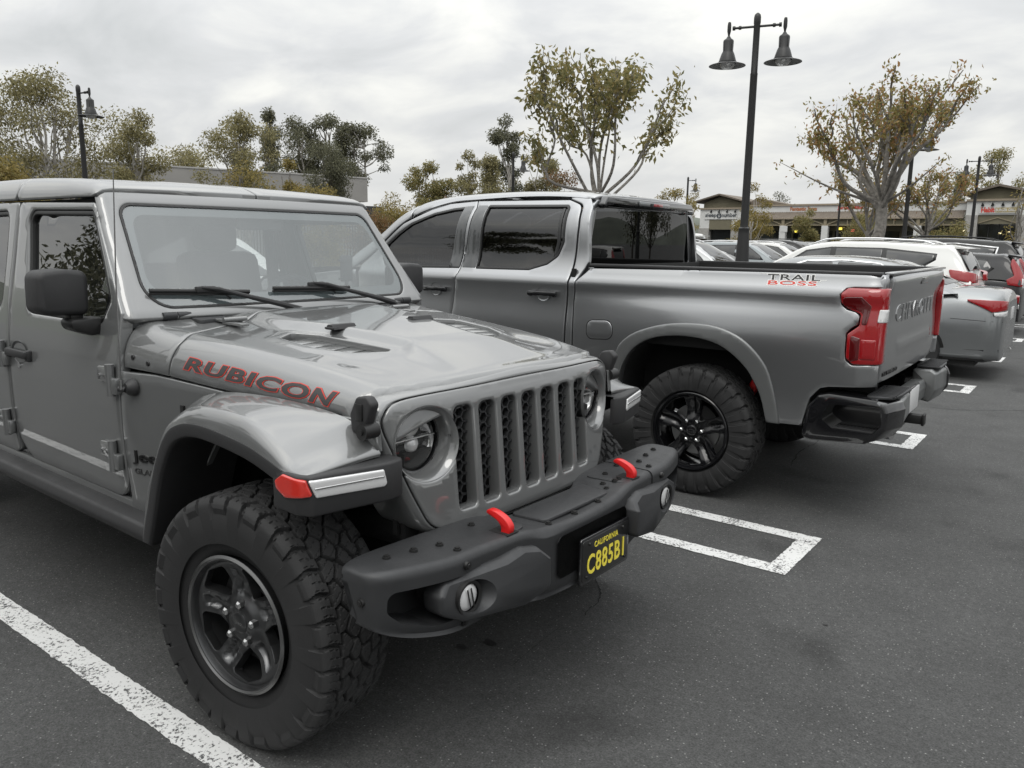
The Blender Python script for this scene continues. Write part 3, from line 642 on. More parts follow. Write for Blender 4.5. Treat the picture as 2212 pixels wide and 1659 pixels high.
# ------------------------------------------------ roof
def roof(x, s):
    x = np.asarray(x, float)+0*np.asarray(s, float); s = np.asarray(s, float)+0*x; a = np.abs(s); sg = np.sign(s); R = .075; w0 = .705-R
    zt = cub(x, [-3.0, -2.2, -1.6, -1.3, -1.18, -1.10], [1.848, 1.858, 1.850, 1.832, 1.815, 1.788]); ph = np.clip((a-w0)/(R*1.35), 0, 1)*PI/2
    y = np.where(a < w0, a, w0+R*np.sin(ph)); z = zt+.012*(1-(np.clip(a/w0, 0, 1))**2)-(zt-1.757)*(1-np.cos(ph))
    return np.stack([x+.02*(1-(a/.7)**2)*sst(x, -1.4, -1.1), sg*y, z], -1)
sm = .705-.075+.075*1.35
for nm, P in (('roof_panel', [(-1.862, -sm, .02), (-1.118, -sm, .03), (-1.100, -.3, 0), (-1.098, -.004, .004), (-1.862, -.004, .004)]), ('roof_panel', [(-1.862, sm, .02), (-1.118, sm, .03), (-1.100, .3, 0), (-1.098, .004, .004), (-1.862, .004, .004)]), ('rear_roof_section', [(-1.870, -sm, .02), (-2.93, -sm, .03), (-2.93, sm, .03), (-1.870, sm, .02)])):
    panel(nm, rpoly(P), roof, M['jeep'], J, res=.035, r=.006, th=.03, out=(0, 0, 1), angle=60)
b = MB(); b.box((-2.0, 0, 1.745), (1.70, 1.30, .02)); b.build('headliner', M['int'], J)
# ------------------------------------------------ doors
def door_fn(x, z):
    x = np.asarray(x, float)+0*np.asarray(z, float); z = np.asarray(z, float)+0*x; y = yj(z); y = y+.0022*sst(z, .62, .74)*(1-sst(z, 1.12, 1.24)); return np.stack([x, -y, z], -1)
def make_door(P, Wp, hx, hz, front=True):
    D = panel('door', rpoly(P, 7), door_fn, M['jeep'], J, [rpoly(Wp, 6)], res=.03, r=.006, th=.04, angle=55)
    c = np.mean([p[:2] for p in Wp], 0); sh = lambda k: [(c[0]+(x-c[0])*k, c[1]+(z-c[1])*(2*k-1 if k < 1 else k), r_) for x, z, r_ in Wp]
    panel('window_trim', shr(Wp, .002), door_fn, M['trim'], D, [shr(Wp, .020)], res=.04, r=.003, th=.02, off=-.007)
    panel('window_pane', shr(Wp, .012), door_fn, M['gside'], D, res=.08, r=0, th=0, off=-.022)
    b = MB()                                            # pull handle
    b.box((hx, -.829, hz), (.225, .022, .036), .010); b.box((hx-.10, -.815, hz-.004), (.03, .03, .045), .008); b.box((hx+.10, -.815, hz-.004), (.035, .03, .05), .008); b.build('handle', M['blk'], D)
    b = MB(); b.lathe([(0, .004), (.05, .003), (.062, -.002), (.066, -.0045)], (hx-.01, -.8085, hz+.005), 'y', 24); b.xf(lambda x, y, z: (hx+(x-hx)*1.25, y, hz+(z-hz)*.75)); b.build('handle_recess', M['cargry'], D)
    b = MB(); b.cyl((hx-.015, -.80, hz-.055), (hx-.015, -.8185, hz-.055), .013, n=16); b.build('lock_cylinder', M['chr'], D)
    return D
def hinge(x, z, D):
    b = MB(); y0 = -float(yj(z)); b.prism(rpoly([(x-.125, z-.028, .012), (x-.035, z-.030, .003), (x-.035, z+.034, .003), (x-.125, z+.030, .012)], 4), 'y', y0-.001, y0-.020, .005)
    b.cyl((x-.020, y0-.020, z-.075), (x-.020, y0-.020, z+.045), .0165, n=16); b.box((x+.006, y0-.014, z-.035), (.045, .026, .062), .006); b.box((x-.045, y0-.010, z), (.03, .022, .05), .004); h = b.build('hinge', M['jeep'], D)
    for dx in (-.105, -.065): b = MB(); b.cyl((x+dx, y0-.018, z-.004), (x+dx, y0-.024, z-.004), .0075, .0065, 6); b.xf(lambda *a: a); b.build('hinge', M['steel'], D).name = 'hinge_bolt'
DF = make_door([(-.803, .607, .10), (-.806, 1.323, .012), (-1.122, 1.735, .018), (-1.838, 1.750, .03), (-1.832, 1.15, 0), (-1.840, .607, .17)], [(-.895, 1.365, .03), (-1.118, 1.706, .045), (-1.738, 1.715, .055), (-1.640, 1.272, .065), (-.955, 1.272, .05)], -1.70, 1.092)
hinge(-.815, 1.090, DF); hinge(-.835, .795, DF)
DR = make_door([(-1.850, .607, .05), (-1.842, 1.15, 0), (-1.848, 1.750, .02), (-2.66, 1.745, .03), (-2.70, 1.2, 0), (-2.62, .90, .1), (-2.40, .607, .10)], [(-1.925, 1.272, .06), (-1.945, 1.715, .05), (-2.56, 1.705, .06), (-2.60, 1.272, .06)], -2.52, 1.092, False)
hinge(-1.853, 1.090, DR); hinge(-1.868, .770, DR)
for d in (DF, DR): mirror_tree(d, J)
# mirrors
b = MB(); zc_ = 1.398
P = rpoly([(-.992, 1.314, .035), (-.812, 1.306, .03), (-.806, 1.474, .035), (-.89, 1.482, .03), (-.987, 1.474, .035)], 5)
b.prism(P, 'x', -1.12, -.985, .020); MI = b.build('mirror', M['blk'], J, True, 50)
b = MB(); b.prism(rpoly([(-.980, 1.326, .03), (-.823, 1.319, .03), (-.819, 1.462, .03), (-.975, 1.462, .03)], 4), 'x', -1.12, -1.1225); b.build('mirror_glass', M['chr'], MI)
b = MB(); b.prism(rpoly([(-.775, 1.298, .01), (-.775, 1.238, .03), (-.82, 1.230, .02), (-.890, 1.256, .03), (-.900, 1.296, .02)]), 'x', -1.06, -.96, .01); b.box((-1.04, -.85, 1.300), (.06, .05, .05), .01); b.build('mirror_arm', M['trim'], MI)
mirror_tree(MI, J)
# sill and rock rail
b = MB(); b.box((-1.75, -.780, .585), (2.0, .03, .045), .01); s_ = b.build('door_sill', M['jeep'], J); mirror_tree(s_, J)
b = MB(); b.prism(rpoly([(-.855, .50, .02), (-.875, .535, .02), (-.86, .573, .02), (-.78, .582, .01), (-.72, .50, .01)], 4), 'x', -2.75, -.55, .01); s_ = b.build('rock_rail', M['blk'], J, True, 50); mirror_tree(s_, J)
# back of cab and bed (outside the frame, seen only in reflections and from the side)
b = MB(); b.prism(rpoly([(-.70, .60, .03), (-.80, .62, .03), (-.80, 1.20, .05), (-.70, 1.74, .05), (.70, 1.74, .05), (.80, 1.2, .05), (.80, .62, .03), (.70, .60, .03)]), 'x', -2.72, -2.93, .02); b.build('cab_back', M['jeep'], J)
b = MB(); b.box((-3.72, -.80, .93), (1.55, .05, .60), .02); b.box((-3.72, .80, .93), (1.55, .05, .60), .02); b.box((-4.50, 0, .93), (.05, 1.6, .60), .02); b.box((-2.97, 0, .93), (.05, 1.6, .60), .02); b.box((-3.72, 0, .72), (1.5, 1.5, .05)); b.build('bed', M['jeep'], J)
# ------------------------------------------------ wheel arch flares
def osh(p, s=1.0):
    """outer edge of the arch sits 3 cm inboard of the tyre's face"""
    return (p[0]-.03*(2.08-p[0])/1.28, p[1]-.03*s, 1.605-(1.605-p[2])*1.0234)
ST = [((-.515, .795, .585), (-.490, .905, .583), (-.438, .940, .579)), ((-.465, .793, .79), (-.432, .905, .785), (-.392, .940, .70)), ((-.415, .780, .97), (-.350, .908, .90), (-.320, .940, .87)),
      ((-.345, .768, 1.055), (-.276, .912, 1.000), (-.240, .940, .985)), ((-.245, .750, 1.092), (-.184, .914, 1.060), (-.160, .940, 1.030)), ((-.13, .735, 1.106), (-.095, .915, 1.091), (-.07, .940, 1.046)),
      ((.05, .712, 1.108), (.035, .915, 1.100), (.048, .940, 1.044)), ((.22, .692, 1.098), (.185, .915, 1.090), (.204, .940, 1.028)), ((.33, .675, 1.078), (.31, .915, 1.045), (.30, .940, 1.006)),
      ((.38, .660, 1.045), (.395, .914, 1.000), (.372, .940, .985)), ((.440, .650, .994), (.458, .908, .988), (.455, .936, .976))]
ST = [(a, osh(c), osh(l)) for a, c, l in ST]
rows = []
for a, c, l in ST:
    a, c, l = map(np.array, (a, c, l)); m1 = a+(c-a)*.33+[0, 0, .003]; m2 = a+(c-a)*.86+[0, 0, .001]; m3 = c+(l-c)*.45+[0, .007, .001]; rows.append([q_*[1, -1, 1] for q_ in (a, m1, m2, c, m3, l)])
rows.append([(x+.004, y, z-.016) for x, y, z in rows[-1]]); FL = loft('wheel_arch_flare', rows, M['jeep'], J, 5, 5, angle=70)
wc = np.array([.035, .42]); rows2 = []
for i, (a, c, l) in enumerate(ST[:-1]):
    l = np.array(l); d = wc-l[[0, 2]]; d /= np.linalg.norm(d); 
    if i == 0: d = np.array([1., 0.])
    rows2.append([(l[0], -l[1], l[2]), (l[0]+d[0]*.004, -.914, l[2]+d[1]*.004), (l[0]+d[0]*.036, -.914, l[2]+d[1]*.036), (l[0]+d[0]*.044, -.906, l[2]+d[1]*.044), (l[0]+d[0]*.046, -.87, l[2]+d[1]*.046), (l[0]+d[0]*.040, -.62, l[2]+d[1]*.040)])
FB = loft('flare_trim', rows2, M['blk'], J, 4, 3, angle=40)
b = MB(); b.prism(rpoly([(.285, -.914, .01), (.398, -.917, .02), (.443, -.898, .02), (.505, -.665, .02), (.500, -.600, .03), (.39, -.60, .02), (.32, -.60, .01)], 4), 'z', .854, .972, .008)
def tip(x, y, z):
    t = (y+.94)/.28; t = min(1, max(0, t)); return (x, y, z+(.004*t if z < .93 else .004*t-.002))
b.xf(tip); FT = b.build('flare_tip', M['blk'], J, True, 45)
# lamps of the flare: face running from the corner to the tip
def lampface(t, z):   # t metres along the tip's face from the side
    t = np.asarray(t, float)+0*np.asarray(z, float); z = np.asarray(z, float)+0*t
    path = np.array([(.285, -.9175), (.393, -.920), (.425, -.914), (.447, -.896), (.5085, -.655), (.51, -.60)]); z = 1.605-(1.605-z)*1.0234; L_ = np.concatenate([[0], np.cumsum(np.linalg.norm(np.diff(path, axis=0), axis=1))])
    return np.stack([np.interp(t, L_, path[:, 0]), np.interp(t, L_, path[:, 1]), z], -1)
ML = panel('marker_lamp', rpoly([(.022, .956, .01), (.058, .979, .008), (.150, .975, .004), (.168, .932, .006), (.070, .915, .02), (.028, .934, .01)], 3), lampface, M['lamp_o'], J, res=.012, r=.004, th=.01, out=(.5, -1, 0), off=.004)
DL = panel('daytime_lamp', rpoly([(.155, .976, .004), (.385, .972, .006), (.395, .930, .012), (.385, .922, .008), (.178, .926, .006)], 3), lampface, M['lamp_w'], J, res=.012, r=.004, th=.01, out=(.5, -1, 0), off=.004)
panel('lamp_strip', rpoly([(.172, .950, .002), (.384, .950, .002), (.384, .955, .002), (.172, .955, .002)], 2), lampface, M['chr'], DL, res=.02, r=.001, th=.003, out=(.5, -1, 0), off=.0065)
for o in (FL, FB, FT, ML, DL): mirror_tree(o, J)
# wheel wells
b = MB(); b.box((-.035, -.365, .72), (.85, .02, .70)); b.box((-.46, -.56, .72), (.02, .40, .60)); b.box((.40, -.44, .80), (.02, .16, .30)); b.box((-.05, -.52, 1.045), (.84, .30, .02)); s_ = b.build('wheel_well', M['dark'], J, False); mirror_tree(s_, J)
b = MB(); b.cyl((.035, -.70, .42), (.035, .70, .42), .045); b.box((.03, 0, .42), (.22, .30, .24), .05); b.tube([(.02, -.50, .45), (-.03, -.47, .98)], .05, 12); b.tube([(.02, .50, .45), (-.03, .47, .98)], .05, 12); b.cyl((-.6, -.42, .60), (.58, -.42, .66), .05); b.cyl((-.6, .42, .60), (.58, .42, .66), .05); b.box((-1.9, 0, .55), (2.6, .9, .10)); b.tube([(.22, -.62, .43), (.24, .6, .47)], .018); b.build('axle_and_frame', M['und'], J)
# ------------------------------------------------ grille
def gx(y, z): return .497+.030*np.clip((1.09-z)/.33, 0, 1.3)-.060*(np.clip(np.abs(y), 0, .7)/.6)**3-.02*sst(z, 1.09, 1.145)
gfn = lambda y, z: np.stack([gx(np.asarray(y, float), np.asarray(z, float)), np.asarray(y, float)+0*np.asarray(z, float), np.asarray(z, float)+0*np.asarray(y, float)], -1)
half = [(0, .690), (.30, .692), (.42, .703), (.485, .730), (.525, .80), (.56, .88), (.595, .97), (.625, 1.055), (.615, 1.096), (.575, 1.125), (.47, 1.136), (.25, 1.140), (0, 1.142)]
GO = np.array([(-y, z) for y, z in half]+[(y, z) for y, z in half[-2:0:-1]]); GO = spl(GO, 4, True)
slot_polys = []
for k in range(7):
    y0 = (k-3)*.1115; w_ = .0395; slot_polys.append(rpoly([(y0-w_, .752, .018), (y0+w_, .752, .018), (y0+w_, 1.088, .024), (y0-w_, 1.088, .024)], 5))
HL = [(-.478, .985), (.478, .985)]
GR = panel('grille', GO, gfn, M['jeep'], J, slot_polys+[circ(y, z, .117, 40) for y, z in HL], res=.014, r=.006, th=.045, out=(1, 0, 0), angle=55)
rows = []                                               # body-coloured surround curling back from the grille edge
Pn = GO; cy, cz2 = 0, .92
for p in list(Pn)+[Pn[0]]:
    d = np.array([p[0]-0, p[1]-.92]); d /= np.linalg.norm(d); x0 = float(gx(p[0], p[1])); rows.append([(x0-.006, *(p+d*.004)), (x0-.010, *(p+d*.012)), (x0-.030, *(p+d*.026)), (x0-.075, *(p+d*.034)), (x0-.20, *(p+d*.030))])
loft('grille_surround', rows[:], M['jeep'], J, 1, 4, angle=60)
b = MB(); b.box((.37, 0, .91), (.02, 1.05, .46)); b.build('radiator', M['dark'], J)
# honeycomb insert of each slot
hexb = MB(); R_ = .0205
for i in range(-2, 3):
    for j in range(-1, 12):
        yc = i*R_*1.5; zc2 = .745+j*R_*1.732+(R_*.866 if i % 2 else 0)
        for k in range(6):
            a0, a1 = PI/3*k, PI/3*(k+1); p0 = (yc+R_*math.cos(a0), zc2+R_*math.sin(a0)); p1 = (yc+R_*math.cos(a1), zc2+R_*math.sin(a1)); m_ = ((p0[0]+p1[0])/2, (p0[1]+p1[1])/2)
            if k < 3 and abs(m_[0]) < .042 and .745 < m_[1] < 1.095:
                d = np.array([p1[0]-p0[0], p1[1]-p0[1]]); d /= np.linalg.norm(d); nn_ = np.array([-d[1], d[0]])*.0028
                A, B = np.array(p0), np.array(p1); hexb.add([(x, *q_) for x in (0, -.014) for q_ in (A+nn_, B+nn_, B-nn_, A-nn_)], [(0, 1, 2, 3), (4, 7, 6, 5), (0, 4, 5, 1), (2, 6, 7, 3)])
h0 = None
for k in range(7):
    y0 = (k-3)*.1115
    if h0 is None: h0 = hexb.build('honeycomb_insert', M['bump'], GR, False); o = h0
    else: o = h0.copy(); COL.objects.link(o); o.parent = GR
    o.location = (.484-.045*(abs(y0)/.6)**2, y0, 0)
# inner bright sleeves at the foot of every slot
for k in range(7):
    y0 = (k-3)*.1115; b = MB(); x0 = float(gx(y0, .76)); b.prism([(y0-.038, .750), (y0+.038, .750), (y0+.037, .758), (y0-.037, .758)], 'x', x0-.040, x0-.006, .002); b.build('slot_sill', M['jeep'], GR)
# headlights
for y, z in HL:
    sg = -1 if y < 0 else 1; x0 = .472 if True else 0; xo = float(gx(y, z))
    b = MB(); b.lathe([(.119, xo-.014), (.1168, xo-.004), (.112, xo-.008), (.103, xo-.030), (.096, xo-.058)], (0, y, z), 'x', 48)
    b.xf(lambda a, p, q_: (a-(.19*(abs(p)-abs(y))-.08*(z-q_))*min(1, max(0, (a-xo+.05)/.04)), p, q_)); bz = b.build('headlight_bezel', M['jeep'], J, True, 50)
    b = MB(); b.lathe([(.100, xo-.050), (.093, xo-.053), (.091, xo-.064), (.096, xo-.080)], (0, y, z), 'x', 48); b.build('headlight', M['gblk'], J)
    hl = b = MB(); b.lathe([(0, xo-.110), (.05, xo-.105), (.080, xo-.085), (.087, xo-.065)], (0, y, z), 'x', 40); hl = b.build('headlight_reflector', M['chr'], J)
    b = MB(); b.box((xo-.066, y, z+.010), (.012, .172, .0035), .001); b.build('headlight_bar', M['lamp_w'], hl)
    b = MB(); b.box((xo-.084, y, z-.012), (.008, .16, .046), .003); b.build('headlight_mask', M['gblk'], hl)
    b = MB(); b.lathe([(0, xo-.060), (.012, xo-.062), (.024, xo-.070), (.029, xo-.084)], (0, y, z-.013), 'x', 24); b.lathe([(0, xo-.064), (.022, xo-.067), (.032, xo-.074), (.036, xo-.084)], (0, y, z+.046), 'x', 24); b.lathe([(0, xo-.075), (.02, xo-.077), (.03, xo-.09)], (0, y, z-.058), 'x', 20); b.build('projector', M['lamp_w'], hl)
    b = MB(); b.lathe([(0, xo-.048), (.04, xo-.050), (.07, xo-.055), (.088, xo-.062)], (0, y, z), 'x', 40); b.build('headlight_lens', M['lens'], hl)
# hood latches
b = MB(); xo, yo, zo = .475, -.70, 1.10
b.prism(rpoly([(.438, 1.045, .012), (.434, 1.095, .01), (.458, 1.142, .015), (.495, 1.148, .015), (.515, 1.128, .015), (.495, 1.075, .01), (.485, 1.045, .01)], 4), 'y', -.655, -.684, .006)
b.xf(lambda x, y, z: (.44+(x-.475)*1.2-.035, -.66+(y+.66)*1.15, 1.05+(z-1.05)*1.12)); LT_ = b.build('hood_latch', M['blk'], J, True, 50)
b = MB(); b.box((.400, -.690, 1.110), (.030, .006, .050), .002); b.build('latch_window', M['trim'], LT_); b = MB(); b.cyl((.425, -.65, 1.056), (.425, -.704, 1.056), .024, n=20); b.cyl((.425, -.704, 1.056), (.425, -.710, 1.056), .009, n=12); b.build('latch_roller', M['trim'], LT_)
mirror_tree(LT_, J)
# ------------------------------------------------ steel bumper
def bsec(xf_, xb, zt, zb, rr=.014, low=.0):
    return [(xb, zt-.01), (xb+.02, zt), (xf_-.05, zt), (xf_-rr*1.2, zt-.002), (xf_-.002, zt-rr*1.2), (xf_, zt-.045), (xf_, zb+.05), (xf_-.008-low*.3, zb+rr), (xf_-rr-low, zb), (xb+.05, zb)]
def bmpart(name, stations, parent=J, mt='bump', cap=True, **k):
    rows = [[(x, y, z) for x, z in bsec(*s)] for y, s in stations]; o = loft(name, rows, M[mt], parent, 4, 3, angle=45, capu=cap, **k); return recalc(o)
BC = bmpart('bumper_centre', [(-.515, (.722, .50, .722, .50)), (-.45, (.728, .50, .722, .50)), (-.36, (.735, .50, .722, .49)), (-.30, (.742, .50, .716, .48)), (-.22, (.748, .54, .700, .46, .02)), (-.10, (.750, .56, .692, .455)), (0, (.750, .56, .690, .455)), (.10, (.750, .56, .692, .455)), (.22, (.748, .54, .700, .46)), (.30, (.742, .50, .716, .48)), (.36, (.735, .50, .722, .49)), (.45, (.728, .50, .722, .50)), (.515, (.722, .50, .722, .50))])
BE = bmpart('bumper_end', [(-.882, (.585, .545, .700, .610)), (-.880, (.61, .545, .715, .600)), (-.872, (.64, .53, .732, .582)), (-.84, (.672, .515, .738, .560)), (-.76, (.700, .505, .735, .530)), (-.64, (.724, .50, .728, .505)), (-.519, (.726, .50, .724, .50))])
def cutit(o, b, mtl='bump', ang=35):
    """carve the MB shape b out of the object o (both in o's own coordinates)"""
    c = recalc(b.build('cutter', M[mtl], o.parent)); bpy.context.view_layer.update(); best = None
    for solver in ('EXACT', 'FAST'):
        md = o.modifiers.new('b', 'BOOLEAN'); md.object = c; md.operation = 'DIFFERENCE'; md.solver = solver; bpy.context.view_layer.update()
        me = bpy.data.meshes.new_from_object(o.evaluated_get(bpy.context.evaluated_depsgraph_get())); o.modifiers.clear()
        if len(me.vertices) > len(o.data.vertices)*.6: best = me; break
    if best is None: print('CUT FAILED', o.name)
    else: o.data = best; best.polygons.foreach_set('use_smooth', [True]*len(best.polygons)); best.set_sharp_from_angle(angle=math.radians(ang))
    bpy.data.objects.remove(c)
cut = MB(); cut.prism(rpoly([(-.838, .682, .025), (-.60, .668, .01), (-.60, .545, .01), (-.70, .548, .03), (-.80, .585, .04), (-.842, .625, .03)], 5), 'x', .585, .90, 0); cutit(BE, cut)
mirror_tree(BE, J)
# raised plate strip on the bumper's middle
b = MB(); b.prism(rpoly([(.565, -.185, .02), (.700, -.165, .025), (.700, .235, .025), (.565, .255, .02)], 4), 'z', .690, .7065, .008); b.build('winch_cover', M['bump'], J)
# fog lamp housings
b = MB(); b.prism(rpoly([(-.700, .635, .02), (-.66, .668, .02), (-.45, .676, .02), (-.36, .685, .02), (-.295, .672, .015), (-.272, .640, .015), (-.268, .540, .02), (-.40, .525, .01), (-.62, .540, .03), (-.695, .580, .03)], 4), 'x', .66, .805, .012)
b.xf(lambda x, y, z: (x-(.072*min(1, max(0, (-y-.42)/.28)) if x > .7 else 0)-(.045*max(0, min(1, (z-.64)/.04)) if x > .7 else 0), y, z)); FH = recalc(b.build('fog_lamp_housing', M['bump'], J, True, 45))
b = MB(); b.lathe([(0, .70), (.046, .70), (.050, .745), (.070, .83), (0, .83)], (0, 0, 0), 'x', 32); b.xf(lambda x, y, z: (x+.0, y*(1+(x-.70)*2.6)-.600+(x-.70)*.45, z*.92+.606)); cutit(FH, b)
b = MB(); b.lathe([(0, .750), (.028, .748), (.040, .741), (.042, .70)], (0, -.596, .606), 'x', 32); fo = b.build('fog_lamp', M['lamp_w'], J)
b = MB(); b.lathe([(.040, .748), (.050, .751), (.053, .70)], (0, -.596, .606), 'x', 32); b.build('fog_lamp_ring', M['trim'], fo)
for yy in (-.603, -.588): b = MB(); b.box((.7535, yy, .606), (.002, .005, .062), .0005, Matrix.Rotation(math.radians(14), 3, 'X')); b.build('fog_lamp_rib', M['badge'], fo)
b = MB(); b.cyl((.60, -.62, .606), (.70, -.60, .606), .05, .058, 24); b.build('fog_lamp_can', M['trim'], fo)
for o in (FH, fo): mirror_tree(o, J)
# bolts
bolts = [(.590, -.765, .736), (.602, -.672, .732), (.620, -.584, .727), (.682, -.575, .725), (.575, -.392, .722), (.642, -.262, .705), (.672, -.282, .707), (.712, -.165, .694), (.712, -.012, .690), (.712, .138, .694), (.672, .318, .720), (.600, .365, .722), (.575, .492, .722), (.672, .345, .722), (.620, .594, .727), (.602, .682, .732), (.590, .770, .736), (.682, .562, .725), (.672, .26, .703), (.642, .282, .710)]
first = None
for p in bolts:
    if first is None:
        b = MB(); b.cyl((0, 0, -.004), (0, 0, .006), .0125, .0115, 14); b.cyl((0, 0, .006), (0, 0, .010), .008, .0075, 6); first = b.build('bolt', M['trim'], BC, True, 30); o = first
    else: o = first.copy(); COL.objects.link(o); o.parent = BC
    o.location = p
for p, rx in (((.729, -.585, .694), 1), ((.722, -.588, .522), 1), ((.729, .585, .694), 1)):
    o = first.copy(); COL.objects.link(o); o.parent = BC; o.location = p; o.rotation_euler = (0, PI/2, 0)
o = first.copy(); COL.objects.link(o); o.parent = BC; o.location = (.615, -.880, .655); o.rotation_euler = (PI/2, 0, 0)
# red tow hooks standing on the bumper
for yy in (-.362, .398):
    hk = spl([(.700, .700), (.722, .716), (.728, .745), (.712, .768), (.685, .782), (.655, .790), (.632, .788), (.628, .776), (.650, .768), (.675, .758), (.690, .742), (.690, .722), (.680, .708), (.660, .700)], 4, True)
    b = MB(); b.prism(hk, 'y', -.013, .013, .003); b.xf(lambda x, y, z: (.70+(x-.712)*.92, y+yy, .70+(z-.70)*.93)); b.build('tow_hook', M['red'], J, True, 50)
    b = MB(); b.box((.683, yy, .7225), (.075, .055, .002)); b.build('hook_slot', M['dark'], J, False)
    b = MB(); b.prism(rpoly([(.55, yy-.10, .02), (.70, yy-.085, .03), (.715, yy+.0, .03), (.70, yy+.085, .03), (.55, yy+.10, .02)]), 'z', .715, .7218, .004); b.build('hook_plinth', M['bump'], J)
# licence plate and mount
b = MB(); b.prism(rpoly([(-.165, .575, .02), (-.165, .655, .02), (.255, .655, .02), (.262, .575, .02), (.262, .52, .02), (-.165, .52, .02)], 4), 'x', .74, .758, .006); b.build('plate_recess', M['bump'], J)
pc = (.106, .535); b = MB(); b.prism(rpoly([(pc[0]-.160, pc[1]-.084, .012), (pc[0]+.160, pc[1]-.084, .012), (pc[0]+.160, pc[1]+.084, .012), (pc[0]-.160, pc[1]+.084, .012)], 4), 'x', .757, .770, .004); PF = b.build('plate_frame', M['gblk'], J)
b = MB(); b.prism(rpoly([(pc[0]-.150, pc[1]-.074, .010), (pc[0]+.150, pc[1]-.074, .010), (pc[0]+.150, pc[1]+.074, .010), (pc[0]-.150, pc[1]+.074, .010)], 4), 'x', .769, .7715, .0005); PL = b.build('licence_plate', M['plate'], J)
pf = lambda a, b_: np.stack([np.full_like(a, .7715), a+pc[0], b_+pc[1]], 1)
lettering('plate_lettering', 'CALIFORNIA', lambda a, b_: pf(a-.078, b_+.036), M['yel'], PL, .02, .156, .021, (1, 0, 0), .0012, .001, bold=.012, sp=1.15)
lettering('plate_number', 'C885B1', lambda a, b_: pf(a-.122, b_-.054), M['yel'], PL, .08, .244, .072, (1, 0, 0), .0016, .0014, bold=.014, sx=.8, sp=1.1)
for yy, zz in ((-.11, .058), (.11, .058), (-.125, -.058), (.125, -.058)): b = MB(); b.cyl((.771, pc[0]+yy, pc[1]+zz), (.778, pc[0]+yy, pc[1]+zz), .006, .005, 10); b.build('plate_screw', M['trim'], PL)
# ------------------------------------------------ interior
b = MB(); b.box((-1.05, 0, 1.16), (.42, 1.40, .22), .06); b.build('dashboard', M['int'], J)
b = MB(); b.box((-1.9, 0, .62), (2.0, 1.45, .05)); b.box((-2.68, 0, 1.0), (.05, 1.45, .8)); b.build('cabin_floor', M['int'], J)
for yy in (-.37, .37):
    b = MB(); b.box((-1.75, yy, .95), (.52, .50, .22), .06); b.box((-1.98, yy, 1.22), (.16, .48, .62), .06, Matrix.Rotation(math.radians(-12), 3, 'Y')); b.box((-2.05, yy, 1.61), (.10, .26, .17), .045); b.tube([(-2.04, yy-.06, 1.45), (-2.05, yy-.06, 1.6)], .008); b.tube([(-2.04, yy+.06, 1.45), (-2.05, yy+.06, 1.6)], .008); b.build('seat', M['int'], J)
b = MB(); b.box((-2.5, 0, 1.15), (.16, 1.25, .6), .06); b.build('rear_bench', M['int'], J)
b = MB(); [b.tube([Vector((-1.30, .385, 1.235))+Vector((-.42*math.sin(t)*.19, math.cos(t)*.19, math.sin(t)*.19*.9)) for t in np.linspace(0, 2*PI, 33)], .015, 8, False)]; b.box((-1.29, .385, 1.235), (.03, .12, .08), .02); b.box((-1.29, .385, 1.235), (.015, .36, .03), .005); b.cyl((-1.27, .385, 1.23), (-1.10, .385, 1.17), .03); b.build('steering_wheel', M['int'], J)
b = MB()
for yy in (-.60, .60):
    b.tube([(-1.86, yy*1.1, .70), (-1.86, yy, 1.70), (-1.25, yy, 1.71)], .035); b.tube([(-1.86, yy, 1.70), (-2.65, yy, 1.70)], .035)
b.tube([(-1.86, -.6, 1.70), (-1.86, .6, 1.70)], .035); b.build('roll_bar', M['int'], J)
b = MB(); b.tube([(-.98, .43, 1.27), (-1.0, .45, 1.40)], .010); b.box((-1.0, .45, 1.46), (.012, .075, .13), .006); b.box((-.992, .42, 1.41), (.01, .05, .012)); b.box((-.992, .42, 1.50), (.01, .05, .012)); b.build('phone_holder', M['int'], J)
b = MB(); b.box((-1.06, 0, 1.67), (.03, .24, .06), .01); b.build('rear_view_mirror', M['int'], J)
# wheels
wheel(J, .415, .290, .222, 'jeep', 34, 3, (.035, -.778, .415), math.radians(6))
wheel(J, .415, .290, .222, 'jeep', 34, 4, (.035, .778, .415), math.radians(6), False, True)
W3 = wheel(J, .415, .290, .222, 'jeep', 34, 5, (-3.45, -.80, .415), 0, False); c = copy_tree(W3, J); c.location = (-3.45, .80, .415); c.rotation_euler = (0, 0, PI)
# ================================================================== the silver-grey crew-cab pickup behind
T = thing('crew_cab_pickup', 'silver grey crew cab pickup beyond the nearest one, with red tail lamps', 'pickup truck', (.0247, 3.3893, 0), .00848)
def trk_y(x, z):
    x = np.asarray(x, float)+0*np.asarray(z, float); z = np.asarray(z, float)+0*x
    low = cub(z, [0, .50, .75, 1.0, 1.20, 1.28, 1.335], [.90, .958, .984, .992, .985, .984, .998]); shoulder = cub(z, [1.335, 1.36, 1.40, 1.44, 1.47], [.998, .985, .962, .950, .94])
    y = np.where(z < 1.335, low, shoulder)
    g = np.exp(-((x-.0)/.62)**2)*np.exp(-((z-1.02)/.26)**2)*.036+np.exp(-((x-.45)/.9)**2)*np.exp(-((z-1.12)/.16)**2)*.016
    return y+np.where(z < 1.335, g*(1-sst(z, 1.18, 1.335)), 0)*sst(x, -.95, -.6)
def bed_fn(x, z):
    x = np.asarray(x, float)+0*np.asarray(z, float); z = np.asarray(z, float)+0*x; y = trk_y(x, z); dz = -.018*np.clip(z-1.40, 0, 1)
    tuck = .035*np.clip((x-.98)/.10, 0, 1.2)**2; return np.stack([x, -(y-tuck), z], -1)
wcx, wcz = .0, .41
